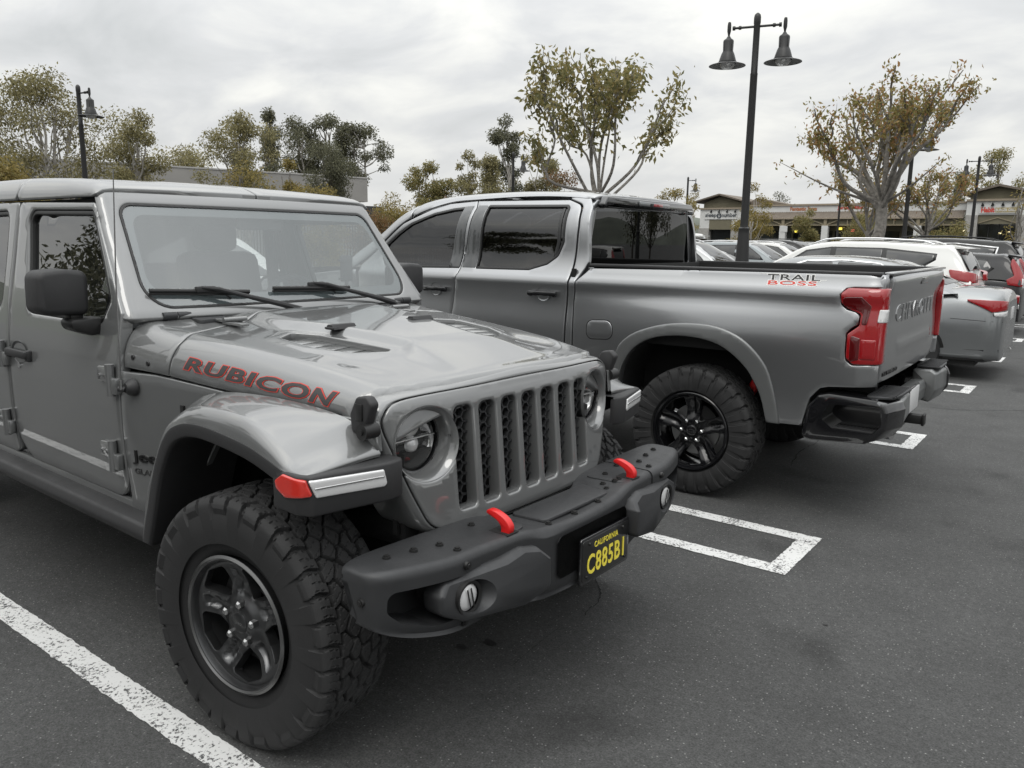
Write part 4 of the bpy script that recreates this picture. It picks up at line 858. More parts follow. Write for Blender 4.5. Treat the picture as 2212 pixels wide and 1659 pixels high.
arch_in = [(-.535, .545), (-.530, .68), (-.503, .785), (-.452, .875), (-.395, .935), (-.322, .981), (-.245, 1.009), (-.169, 1.024), (-.08, 1.033), (.006, 1.032), (.095, 1.022), (.176, 1.001), (.25, .960), (.309, .912), (.360, .858), (.397, .798), (.430, .735), (.452, .669), (.480, .545)]
arch_out = [(-.612, .545), (-.606, .68), (-.585, .790), (-.555, .870), (-.520, .940), (-.445, 1.005), (-.352, 1.051), (-.245, 1.085), (-.135, 1.108), (-.01, 1.118), (.110, 1.116), (.205, 1.098), (.288, 1.067), (.352, 1.027), (.407, .977), (.455, .918), (.494, .842), (.538, .681), (.560, .545)]
tl = [(1.082, .955), (.945, .945), (.912, .972), (.905, 1.02), (.905, 1.125), (.925, 1.152), (.960, 1.178), (.965, 1.225), (.94, 1.243), (.892, 1.255), (.860, 1.282), (.852, 1.340), (.880, 1.373), (.92, 1.380), (1.082, 1.383)]
bo = [(-.795, 1.432), (-.888, 1.340), (-.900, 1.20), (-.900, .545)]+spl(arch_in, 2).tolist()[0:1]+spl(arch_in, 2).tolist()+[(.690, .555), (.705, .62), (.733, .730), (.785, .795), (.83, .808), (1.082, .832)]+tl+[(1.082, 1.452), (.6, 1.450), (0, 1.444)]
bo = [p for i, p in enumerate(bo) if i == 0 or np.hypot(p[0]-bo[i-1][0], p[1]-bo[i-1][1]) > 1e-4]
BED = panel('bed_side', np.array(bo), bed_fn, M['trk'], T, res=.028, r=.005, th=.05, angle=60, step=.03)
ao = spl(arch_out, 2).tolist(); ai = spl(arch_in, 2).tolist()
AT = panel('arch_trim', np.array(ao+ai[::-1]), bed_fn, M['trkdk'], T, res=.022, r=.010, th=.02, off=.012, angle=60)
rows = []
for (x, z) in arch_in: p = bed_fn(np.array([x]), np.array([z]))[0]; rows.append([(p[0], p[1]-.008, p[2]), (p[0], -.94, p[2]+.004), (p[0], -.60, p[2]+.01)])
AL = loft('arch_liner', rows, M['dark'], T, 2, 2)
b = MB(); b.box((-.03, -.58, .78), (1.10, .02, .60)); IW = b.build('inner_arch', M['dark'], T, False)
# tail lamp: follows the body side and turns the corner
def tail_fn(u, z, k=0):
    """u<=1.055 on the side, beyond it wraps onto the rear face"""
    u = np.asarray(u, float)+0*np.asarray(z, float); z = np.asarray(z, float)+0*u; R = .045; c = 1.045; e_ = np.clip(u-c, 0, None); ph = np.clip(e_/R, 0, PI/2)
    y0 = trk_y(np.minimum(u, c), z)-.035*np.clip((np.minimum(u, c)-.98)/.10, 0, 1.2)**2; x = np.minimum(u, c)+R*np.sin(ph); y = y0-R*(1-np.cos(ph))-np.clip(e_-R*PI/2, 0, None); return np.stack([x, -y, z], -1)
tlo = rpoly([(1.155, .960, .01), (.950, .950, .03), (.912, .985, .02), (.910, 1.120, .02), (.968, 1.170, .015), (.970, 1.232, .015), (.895, 1.262, .02), (.860, 1.290, .02), (.857, 1.345, .02), (.89, 1.376, .02), (1.155, 1.378, .01)], 4)
TLo = panel('tail_lamp', tlo, tail_fn, M['lamp_r'], T, res=.02, r=.008, th=.03, out=(.3, -1, 0), off=.004)
panel('tail_lamp_inset', rpoly([(.985, .985, .006), (.985, 1.095, .006), (1.060, 1.095, .006), (1.060, .985, .006)][::-1], 3), tail_fn, M['lamp_r'], TLo, res=.02, r=.004, th=.01, out=(.3, -1, 0), off=.008)
panel('tail_lamp_edge', rpoly([(.930, .965, .01), (.930, 1.115, .01), (.980, 1.100, .006), (.980, .980, .006)][::-1], 3), tail_fn, M['lamp_rd'], TLo, res=.02, r=.003, th=.01, out=(.3, -1, 0), off=.0065)
panel('tail_lamp_shade', rpoly([(.872, 1.275, .02), (.868, 1.325, .02), (.97, 1.33, .01), (1.02, 1.28, .01), (1.005, 1.175, .01), (.978, 1.175, .01), (.982, 1.240, .02), (.92, 1.262, .02)][::-1], 3), tail_fn, M['lamp_rd'], TLo, res=.02, r=.003, th=.01, out=(.3, -1, 0), off=.0065)
panel('reversing_lamp', rpoly([(1.055, 1.190, .006), (1.060, 1.262, .006), (1.14, 1.262, .01), (1.142, 1.192, .01)][::-1], 3), tail_fn, M['lamp_w'], TLo, res=.02, r=.004, th=.01, out=(.6, -1, 0), off=.0075)
# door shells
fn_cab = lambda x, z: cab_fn(x, z)
def cab_y(z): return np.where(z < 1.335, cub(z, [0, .50, .75, 1.0, 1.20, 1.28, 1.335], [.90, .958, .984, .990, .978, .982, .990]), cub(z, [1.335, 1.37, 1.41, 1.87, 1.93, 1.97], [.990, .962, .940, .800, .735, .66]))
def cab_fn(x, z):
    x = np.asarray(x, float)+0*np.asarray(z, float); z = np.asarray(z, float)+0*x; return np.stack([x, -cab_y(z), z], -1)
rd = [(-.985, .48, .06), (-.975, 1.10, 0), (-.966, 1.28, 0), (-.956, 1.43, 0), (-.946, 1.71, .05), (-.962, 1.860, .06), (-1.09, 1.902, .05), (-1.935, 1.910, .005), (-1.906, 1.857, 0), (-1.932, 1.592, 0), (-1.962, 1.388, 0), (-1.985, 1.291, 0), (-2.018, 1.045, 0), (-2.02, .48, .05)]
rw = [(-1.815, 1.400, .01), (-1.320, 1.404, .05), (-1.172, 1.447, .05), (-1.090, 1.505, .06), (-1.048, 1.602, .05), (-1.052, 1.845, .03), (-1.080, 1.866, .03), (-1.803, 1.874, .012)]
RD = panel('rear_door', rpoly(rd, 5), fn_cab, M['trk'], T, [rpoly(rw, 5)], res=.03, r=.005, th=.03, angle=60)
fd = [(-2.024, .48, .05), (-2.022, 1.045, 0), (-1.990, 1.291, 0), (-1.968, 1.388, 0), (-1.938, 1.592, 0), (-1.914, 1.857, 0), (-1.942, 1.910, .005), (-2.205, 1.893, 0), (-2.360, 1.850, 0), (-2.625, 1.738, 0), (-2.80, 1.608, 0), (-3.06, 1.400, .02), (-3.08, 1.0, 0), (-3.05, .48, .08)]
fw = [(-1.975, 1.400, .008), (-2.45, 1.390, .02), (-2.78, 1.392, .02), (-2.86, 1.480, .04), (-2.79, 1.575, 0), (-2.675, 1.655, 0), (-2.54, 1.738, 0), (-2.32, 1.818, 0), (-2.14, 1.853, 0), (-1.945, 1.870, .01)]
FD = panel('front_door', rpoly(fd, 5), fn_cab, M['trk'], T, [rpoly(fw, 5)], res=.03, r=.005, th=.03, angle=60)
for D, Wd_, post in ((RD, rw, [(-1.815, 1.402), (-1.803, 1.872), (-1.895, 1.872), (-1.945, 1.402)]), (FD, fw, [(-1.975, 1.402), (-1.945, 1.868), (-2.03, 1.862), (-2.055, 1.402)])):
    panel('window_seal', shr(Wd_, .001), fn_cab, M['trim'], D, [shr(Wd_, .016)], res=.05, r=.002, th=.015, off=.001)
    panel('window_pane', shr(Wd_, .012), fn_cab, M['gtint'], D, res=.08, r=0, th=0, off=-.012)
panel('pillar_trim', rpoly([(-1.818, 1.404, .004), (-1.806, 1.872, .004), (-1.898, 1.874, .004), (-1.948, 1.404, .004)][::-1], 2), fn_cab, M['cargry'], RD, res=.05, r=.002, th=.01, off=.003)
panel('pillar_trim', rpoly([(-1.978, 1.404, .004), (-1.942, 1.870, .004), (-2.028, 1.866, .004), (-2.085, 1.404, .004)][::-1], 2), fn_cab, M['cargry'], FD, res=.05, r=.002, th=.01, off=.003)
panel('quarter_pane_bar', rpoly([(-1.135, 1.50, .004), (-1.112, 1.60, .004), (-1.118, 1.858, .004), (-1.095, 1.858, .004), (-1.085, 1.60, .004), (-1.105, 1.51, .004)], 2), fn_cab, M['badge'], RD, res=.05, r=.002, th=.01, off=-.006)
for D, x0, z0 in ((RD, -1.158, 1.243), (FD, -2.18, 1.232)):
    b = MB(); b.box((x0, -1.012, z0+.002), (.245, .020, .034), .009); b.box((x0-.10, -1.0, z0), (.03, .03, .04), .006); b.box((x0+.10, -1.0, z0), (.03, .03, .04), .006); b.build('handle', M['gblk'], D)
    b = MB(); b.lathe([(0, .006), (.04, .004), (.052, -.002), (.056, -.006)], (x0, -.979, z0), 'y', 24); b.xf(lambda x, y, z: (x0+(x-x0)*1.05, y, z0+(z-z0)*.92)); b.build('handle_recess', M['silver'], D)
# cab structure: quarter panel behind the rear door, roof, rear wall
qp = [(-.975, .50), (-.962, 1.10), (-.955, 1.28), (-.945, 1.43), (-.935, 1.71), (-.950, 1.862), (-1.09, 1.912), (-1.5, 1.922), (-.905, 1.922)]
CQ = panel('cab_quarter_panel', rpoly([(-.972, .50, 0), (-.962, 1.10, 0), (-.953, 1.28, 0), (-.943, 1.43, 0), (-.933, 1.71, .05), (-.948, 1.866, .06), (-1.08, 1.909, .03), (-1.10, 1.925, .0), (-.93, 1.922, .03), (-.868, 1.85, .05), (-.845, 1.60, 0), (-.835, 1.47, .03), (-.900, 1.345, .01), (-.912, 1.20, 0), (-.912, .50, .01)], 4), fn_cab, M['trk'], T, res=.022, r=.006, th=.03, angle=60)
b = MB(); b.box((-.925, -.955, .95), (.03, .02, .95)); b.build('cab_gap', M['dark'], T)
def troof(x, s):
    x = np.asarray(x, float)+0*np.asarray(s, float); s = np.asarray(s, float)+0*x; a = np.abs(s); sg = np.sign(s); w0 = .60; R = .15
    zt = cub(x, [-3.25, -2.95, -2.75, -2.5, -2.2, -1.9, -1.3, -1.0, -.86], [1.52, 1.715, 1.835, 1.925, 1.962, 1.975, 1.975, 1.960, 1.935]); zd = cub(x, [-3.25, -2.95, -2.8, -2.62, -2.36, -2.2, -1.94, -1.1, -.86], [1.30, 1.50, 1.62, 1.748, 1.862, 1.903, 1.920, 1.922, 1.900])
    ph = np.clip((a-w0)/(R*1.15), 0, 1)*PI/2; wy = cab_y(zd); y = np.where(a < w0, a, w0+(wy-w0)*np.sin(ph)); z = zt+.010*(1-(np.clip(a/w0, 0, 1))**2)-(zt-zd)*(1-np.cos(ph)); return np.stack([x, sg*y, z], -1)
sm2 = .60+.15*1.15
panel('roof', [(-2.55, -sm2), (-.90, -sm2), (-.865, -.62), (-.855, 0), (-.865, .62), (-.90, sm2), (-2.55, sm2)], troof, M['trk'], T, res=.04, r=.006, th=.02, out=(0, 0, 1), angle=60)
PA = panel('front_pillar', [(-2.56, -sm2), (-2.56, -.64), (-3.24, -.64), (-3.24, -sm2)], troof, M['trk'], T, res=.04, r=.006, th=.02, out=(0, 0, 1), angle=60); mirror_tree(PA, T)
panel('windscreen', [(-2.57, -.63), (-2.57, .63), (-3.23, .63), (-3.23, -.63)], troof, M['gdark'], T, res=.08, r=0, th=0, out=(0, 0, 1), off=-.006)
b = MB(); b.prism(rpoly([(-2.81, 1.965, .01), (-2.76, 1.965, .01), (-2.755, 2.008, .012), (-2.785, 2.008, .03), (-2.85, 1.972, .01)], 3), 'y', -.115, -.085, .004); b.xf(lambda x, y, z: (x+.06, y, z-.03)); b.build('roof_antenna_fin', M['silver'], T)
# rear wall of the cab, rear window, brake lamp and visor
rwf = lambda y, z: np.stack([-.862-.10*np.clip((np.asarray(z, float)-1.40)/.5, 0, 1.2)*0-.02*(np.asarray(y, float)/.8)**2, np.asarray(y, float)+0*np.asarray(z, float), np.asarray(z, float)+0*np.asarray(y, float)], -1)
yw = lambda z: float(cab_y(np.array(z)))-.012
panel('cab_rear_wall', [(-yw(1.0), 1.0), (yw(1.0), 1.0), (yw(1.42), 1.42), (yw(1.85), 1.85), (yw(1.90)-.02, 1.90), (0, 1.93), (-yw(1.90)+.02, 1.90), (-yw(1.85), 1.85), (-yw(1.42), 1.42)], rwf, M['trk'], T, [rpoly([(-.845, 1.432, .03), (.845, 1.432, .03), (.745, 1.850, .04), (-.745, 1.850, .04)], 4)], res=.05, r=.006, th=.02, out=(1, 0, 0))
panel('rear_window', rpoly([(-.848, 1.430, .03), (.848, 1.430, .03), (.748, 1.853, .04), (-.748, 1.853, .04)], 4), rwf, M['gtint'], T, res=.1, r=0, th=0, out=(1, 0, 0), off=-.003)
b = MB(); b.prism(rpoly([(-.70, 1.925, .02), (.70, 1.925, .02), (.755, 1.868, .02), (.735, 1.842, .01), (.60, 1.868, .03), (-.60, 1.868, .03), (-.735, 1.842, .01), (-.755, 1.868, .02)], 4), 'x', -.875, -.815, .010); b.build('rear_visor', M['gblk'], T, True, 50)
b = MB(); b.box((-.812, 0, 1.893), (.02, .50, .034), .006); cb = b.build('high_brake_lamp', M['silver'], T); b = MB(); b.box((-.801, .04, 1.890), (.006, .16, .020), .002); b.build('brake_lens', M['lamp_r'], cb); b = MB(); b.box((-.801, -.06, 1.890), (.006, .05, .022), .002); b.build('lens_gap', M['trim'], cb)
# fuel flap
FF = panel('fuel_flap', rpoly([(-.785, .955, .045), (-.785, 1.078, .045), (-.585, 1.092, .055), (-.575, .968, .05)], 6), bed_fn, M['trk'], T, res=.03, r=.004, th=.006, off=.0035)
FR = panel('flap_gap', rpoly([(-.791, .949, .05), (-.791, 1.084, .05), (-.580, 1.098, .06), (-.569, .962, .055)], 6), bed_fn, M['dark'], T, res=.05, r=0, th=0, off=.001)
b = MB(); b.box((-.585, -.995, 1.022), (.028, .018, .034), .008); b.build('flap_catch', M['badge'], FF)
# bed rails and far side
b = MB(); b.box((.12, -.912, 1.452), (1.86, .075, .022), .008); BR = b.build('bed_rail_cap', M['blk'], T); mirror_tree(BR, T)
b = MB(); b.box((.12, -.865, 1.20), (1.86, .03, .50)); IL = b.build('bed_inner_wall', M['und'], T); mirror_tree(IL, T)
b = MB(); b.box((.12, 0, .96), (1.86, 1.75, .03)); b.box((-.80, 0, 1.20), (.03, 1.75, .50)); b.build('bed_floor', M['und'], T)
for o in (BED, AT, AL, IW, TLo, RD, FD, CQ): mirror_tree(o, T)
# front half of the body (hidden behind the near truck; seen from other angles)
fp = [(-3.09, .48, .03), (-3.10, 1.36, .02), (-4.40, 1.22, .10), (-4.55, 1.0, .1), (-4.58, .50, .05), (-4.32, .50, .02), (-4.28, .80, .10), (-4.05, .98, .15), (-3.55, .98, .15), (-3.32, .80, .1), (-3.28, .48, .02)]
o = panel('front_wing', rpoly(fp, 5), cab_fn, M['trk'], T, res=.06, r=.008, th=.03); mirror_tree(o, T)
loft('bonnet', [[(x, y, z+.02*(1-(y/.95)**2)) for y in (-.96, -.85, -.4, 0, .4, .85, .96)] for x, z in ((-3.10, 1.37), (-3.6, 1.36), (-4.3, 1.28), (-4.52, 1.16), (-4.62, 1.0), (-4.64, .5))], M['trk'], T, 4, 4)
# decal: outlined two-line script of the trim level
dfn = lambda a, b_: bed_fn(.40+a, 1.374+b_+a*.01)
b = lettering('trail_decal_outline', 'TRAIL', lambda a, b_: dfn(a+.02, b_+.022), M['white'], BED, .03, .315, .044, off=.0012, bold=.055, sx=1.6, shear=.0, sp=1.05)
lettering('trail_decal', 'TRAIL', lambda a, b_: dfn(a+.026, b_+.027), M['decal'], BED, .03, .303, .034, off=.0022, bold=.010, sx=1.6, sp=1.05)
lettering('boss_decal_outline', 'BOSS', lambda a, b_: dfn(a+.030, b_-.006), M['white'], BED, .03, .290, .034, off=.0012, bold=.055, sx=2.2, sp=1.05)
lettering('boss_decal', 'BOSS', lambda a, b_: dfn(a+.035, b_-.001), M['redln'], BED, .03, .280, .025, off=.0024, bold=.012, sx=2.2, sp=1.05)
for x0, x1, z0 in ((-.022, .060, .062), (.28, .366, .030)):
    panel('decal_stroke', [(x0, z0), (x1, z0), (x1, z0+.004), (x0, z0+.004)], lambda u, v: dfn(u, v), M['white'], BED, res=.05, r=0, th=0, off=.0014)
# tailgate
def tg(y, z):
    y = np.asarray(y, float)+0*np.asarray(z, float); z = np.asarray(z, float)+0*y; a = np.abs(y)
    x = cub(z, [.83, .95, 1.10, 1.20, 1.30, 1.34, 1.40, 1.43, 1.455], [1.078, 1.088, 1.086, 1.080, 1.088, 1.100, 1.112, 1.110, 1.092])
    x = x+.010*np.clip(1-np.abs(z-1.02)/.05, 0, 1)*(1-sst(a, .5, .6)); return np.stack([x-.02*(a/.9)**3, y, z], -1)
TG = panel('tailgate', rpoly([(-.845, .835, .01), (.845, .835, .01), (.850, 1.25, .0), (.850, 1.452, .02), (-.850, 1.452, .02), (-.850, 1.25, .0)], 4), tg, M['trk'], T, res=.025, r=.006, th=.05, out=(1, 0, 0), angle=60)
b = MB(); b.box((1.075, 0, 1.456), (.05, 1.78, .016), .006); b.build('tailgate_cap', M['trk'], TG)
lettering('tailgate_lettering', 'CHEVROLET', lambda a, b_: tg(a-.60, b_+1.165), M['trk'], TG, .1, 1.20, .105, (1, 0, 0), .0035, .0035, bold=.02, sx=1.5, sp=1.12, step=.05)
lettering('tailgate_badge', 'SILVERADO', lambda a, b_: tg(a-.80, b_+.868), M['decal'], TG, .03, .34, .026, (1, 0, 0), .005, .004, bold=.02, sx=1.6, sp=1.1)
b = MB(); b.prism(rpoly([(-.13, 1.375, .02), (.13, 1.375, .02), (.11, 1.418, .01), (-.11, 1.418, .01)], 3), 'x', 1.095, 1.114, .004); b.build('tailgate_handle', M['gblk'], TG)
panel('corner_post', rpoly([(-.965, .835, .02), (-.853, .835, 0), (-.858, 1.45, .01), (-.945, 1.45, .02)], 3), lambda y, z: tg(y, z)-np.array([.012, 0, 0]), M['trk'], T, res=.04, r=.01, th=.04, out=(1, 0, 0)); 
CP = [o for o in T.children if o.name.startswith('corner_post')][0]; mirror_tree(CP, T)
# rear bumper with corner steps
b = MB(); b.prism(rpoly([(1.02, .54, .02), (1.02, .690, .01), (1.10, .690, .02), (1.115, .64, .02), (1.11, .56, .02)], 4), 'y', -.50, .50, .01); b.build('bumper_centre', M['trkdk'], T, True, 45)
b = MB(); b.prism(rpoly([(1.02, .55, .02), (1.02, .755, .01), (1.155, .760, .02), (1.192, .735, .02), (1.198, .62, .03), (1.16, .53, .02)], 4), 'y', -.80, -.465, .014); b.xf(lambda x, y, z: (x-(.02*max(0, (y+.60)/.13) if x > 1.1 else 0), y, z)); B1 = recalc(b.build('step_bumper', M['trkdk'], T, True, 45))
b = MB(); side = rpoly([(.700, .500, .03), (.728, .690, .05), (.782, .760, .03), (.84, .776, .02), (1.10, .768, .02), (1.190, .750, .03), (1.212, .70, .02), (1.205, .60, .03), (1.15, .530, .04), (1.05, .508, .03), (.76, .488, .03)], 4)
b.prism(side, 'y', -1.012, -.79, .016)
b.xf(lambda x, y, z: (x-(.055*max(0, (-y-.86)/.15) if x > 1.10 else 0), y, z)); B2 = recalc(b.build('bumper_corner', M['gblk'], T, True, 45))
b = MB(); b.prism(rpoly([(.805, .625, .03), (.845, .715, .03), (1.115, .725, .02), (1.135, .63, .03), (1.09, .575, .02), (.88, .572, .03)], 4), 'y', -1.05, -.90, 0); cutit(B2, b)
b = MB(); b.prism(rpoly([(.80, .575, .01), (.785, .64, .02), (.835, .735, .02), (1.13, .742, .02), (1.155, .64, .03), (1.11, .560, .02), (.87, .555, .03)], 4), 'y', -1.016, -1.010, .002); fr_ = b
b = MB(); b.prism(rpoly([(.875, .573, .01), (1.09, .573, .01), (1.09, .582, .003), (.875, .582, .003)], 2), 'y', -1.0, -.905, .002); b.build('pocket_tread', M['blk'], B2)
for k in range(11): b = MB(); b.box((.89+.02*k, -.95, .583), (.007, .08, .004), .0015); b.build('pocket_rib', M['bump'], B2)
b = MB(); b.prism(rpoly([(1.03, -.975, .03), (1.10, -.970, .03), (1.165, -.93, .03), (1.185, -.80, .03), (1.190, -.52, .02), (1.03, -.52, .01)], 4), 'z', .764, .779, .004)
B3 = b.build('step_pad', M['bump'], B2)
for k in range(10): b = MB(); b.box((1.115, -.545-.042*k, .780), (.12, .011, .009), .003); b.build('step_rib', M['bump'], B2)
for o in (B1, B2): mirror_tree(o, T)
b = MB(); b.box((1.118, 0, .625), (.01, .30, .150), .003); b.build('licence_plate', M['platew'], T); b = MB(); b.box((1.113, 0, .625), (.012, .34, .175), .006); b.build('plate_housing', M['gblk'], T)
b = MB(); b.box((1.10, 0, .495), (.18, .06, .06), .006); b.box((1.19, 0, .495), (.018, .075, .075), .006); b.box((1.02, 0, .45), (.10, .6, .05), .02); b.build('tow_hitch', M['trim'], T)
b = MB(); b.cyl((.90, -.55, .50), (1.12, -.62, .505), .035, n=16); b.build('exhaust_tip', M['chr'], T)
b = MB(); b.cyl((0, -.78, .41), (0, .78, .41), .05); b.box((0, 0, .41), (.26, .30, .26), .06); b.box((-1.8, -.45, .55), (5.2, .09, .16)); b.box((-1.8, .45, .55), (5.2, .09, .16)); b.tube([(.75, -.62, .62), (0, -.62, .45), (-.7, -.62, .60)], .035); b.tube([(.12, -.66, .42), (.32, -.62, .78)], .03); b.build('axle_and_frame', M['und'], T)
b = MB(); b.tube([(.24, -.645, .62), (.30, -.63, .74)], .034, 12); b.build('shock_absorber', M['red'], T)
b = MB(); b.box((-2.1, -.93, .40), (2.0, .10, .07), .02); s_ = b.build('side_step', M['blk'], T); mirror_tree(s_, T)
# cab interior
b = MB(); b.box((-1.9, 0, .9), (1.9, 1.75, .6)); b.build('cab_interior', M['int'], T)
for yy in (-.42, .42): b = MB(); b.box((-2.05, yy, 1.35), (.18, .52, .60), .07); b.box((-2.0, yy, 1.66), (.10, .27, .18), .05); b.build('seat', M['int'], T)
b = MB(); b.box((-1.08, 0, 1.32), (.18, 1.5, .5), .07); b.build('rear_bench', M['int'], T)
wheel(T, .418, .282, .252, 'trk', 30, 11, (0, -.862, .418), 0, True)
w2 = wheel(T, .418, .282, .252, 'trk', 30, 11, (0, .862, .418), 0, False, True)
for x, y, r_ in ((-3.745, -.862, 0), (-3.745, .862, PI)): c = copy_tree(w2, T); c.location = (x, y, .418); c.rotation_euler = (0, 0, r_)
# ================================================================== painted lines and cracks
def linemat():
    m = mat('line_paint', (.60, .60, .59), .75); t = m.node_tree; b = t.nodes['Principled BSDF']; co = t.nodes.new('ShaderNodeTexCoord')
    n = t.nodes.new('ShaderNodeTexNoise'); n.inputs['Scale'].default_value = 75; n.inputs['Detail'].default_value = 5; n.inputs['Roughness'].default_value = .7; t.links.new(co.outputs['Object'], n.inputs[0])
    n2_ = t.nodes.new('ShaderNodeTexNoise'); n2_.inputs['Scale'].default_value = 7; n2_.inputs['Detail'].default_value = 3; t.links.new(co.outputs['Object'], n2_.inputs[0])
    ad = t.nodes.new('ShaderNodeMath'); ad.operation = 'MULTIPLY_ADD'; t.links.new(n2_.outputs[0], ad.inputs[0]); ad.inputs[1].default_value = .35; t.links.new(n.outputs[0], ad.inputs[2])
    r = t.nodes.new('ShaderNodeValToRGB'); t.links.new(ad.outputs[0], r.inputs[0]); r.color_ramp.elements[0].position = .585; r.color_ramp.elements[0].color = (.07, .07, .07, 1); r.color_ramp.elements[1].position = .625; r.color_ramp.elements[1].color = (.62, .62, .61, 1); t.links.new(r.outputs[0], b.inputs['Base Color'])
    return m
M['line'] = linemat()
def sheet(name, polys, mt, z=.004):
    V = []; F_ = []
    for p in polys: k = len(V); V += [(x, y, z) for x, y in p]; F_.append(tuple(range(k, k+len(p))))
    o = mk(name, V, F_, mt, None, False); o['kind'] = 'structure'; return o
def rect(x0, x1, y0, y1):
    """painted stripe with a slightly ragged edge"""
    P = resample(np.array([(x0, y0), (x1, y0), (x1, y1), (x0, y1)], float), .022); return [tuple(p+RNG.normal(0, .0016, 2)-(RNG.random() < .05)*RNG.uniform(0, .006, 2)) for p in P]
yB, SP = 1.5075, 3.104
for k in range(-3, 9):
    y0 = yB+k*SP; w = .624; x1 = .972; x0 = -4.9
    if k == -1: ya, yb_ = y0, y0+w; sheet('parking_line', [rect(x0, x1, -1.050, -.945)], M['line']); sheet('parking_line', [rect(x0, x1, -1.56, -1.46), rect(x1-.11, x1, -1.46, -1.05)], M['line']); continue
    sheet('parking_line', [rect(x0, x1-.105, y0, y0+.105), rect(x0, x1-.105, y0+w-.105, y0+w), rect(x1-.105, x1, y0, y0+w)], M['line'])
    sheet('parking_line', [rect(8.2, 13.5, y0, y0+.105), rect(8.2, 13.5, y0+w-.105, y0+w)], M['line'])
crack('asphalt_crack', [(.249, .895), (.341, .792), (.402, .677), (.404, .600), (.424, .522)], .003)
crack('asphalt_crack', [(.396, .376), (.398, .292), (.407, .170), (.425, -.009)], .0012)
crack('asphalt_crack', [(.276, 4.512), (.302, 4.286), (.282, 4.181), (.291, 3.880), (.36, 3.5)], .005)
crack('asphalt_crack', [(.762, 6.596), (.961, 6.631), (1.251, 6.791), (1.541, 7.040), (2.4, 7.4), (3.4, 7.3)], .005)
crack('asphalt_crack', [(.10, -1.9), (.05, -1.6), (-.3, -1.25)], .0015)
M['oil'] = mat('oil_stain', (.022, .022, .022), .5)
def blob(x, y, r): return [(x+r*(1+.3*math.sin(3*a+x*9)+.2*math.sin(5*a+y*7))*math.cos(a)*1.3, y+r*(1+.3*math.cos(2*a+y*5))*math.sin(a)) for a in np.linspace(0, 2*PI, 18, endpoint=False)]
for x, y, r in ((.243, .087, .022), (.179, -.011, .018), (.9, -.9, .008), (1.28, 1.1, .008)): o = sheet('oil_stain', [blob(x, y, r)], M['oil'], .003)

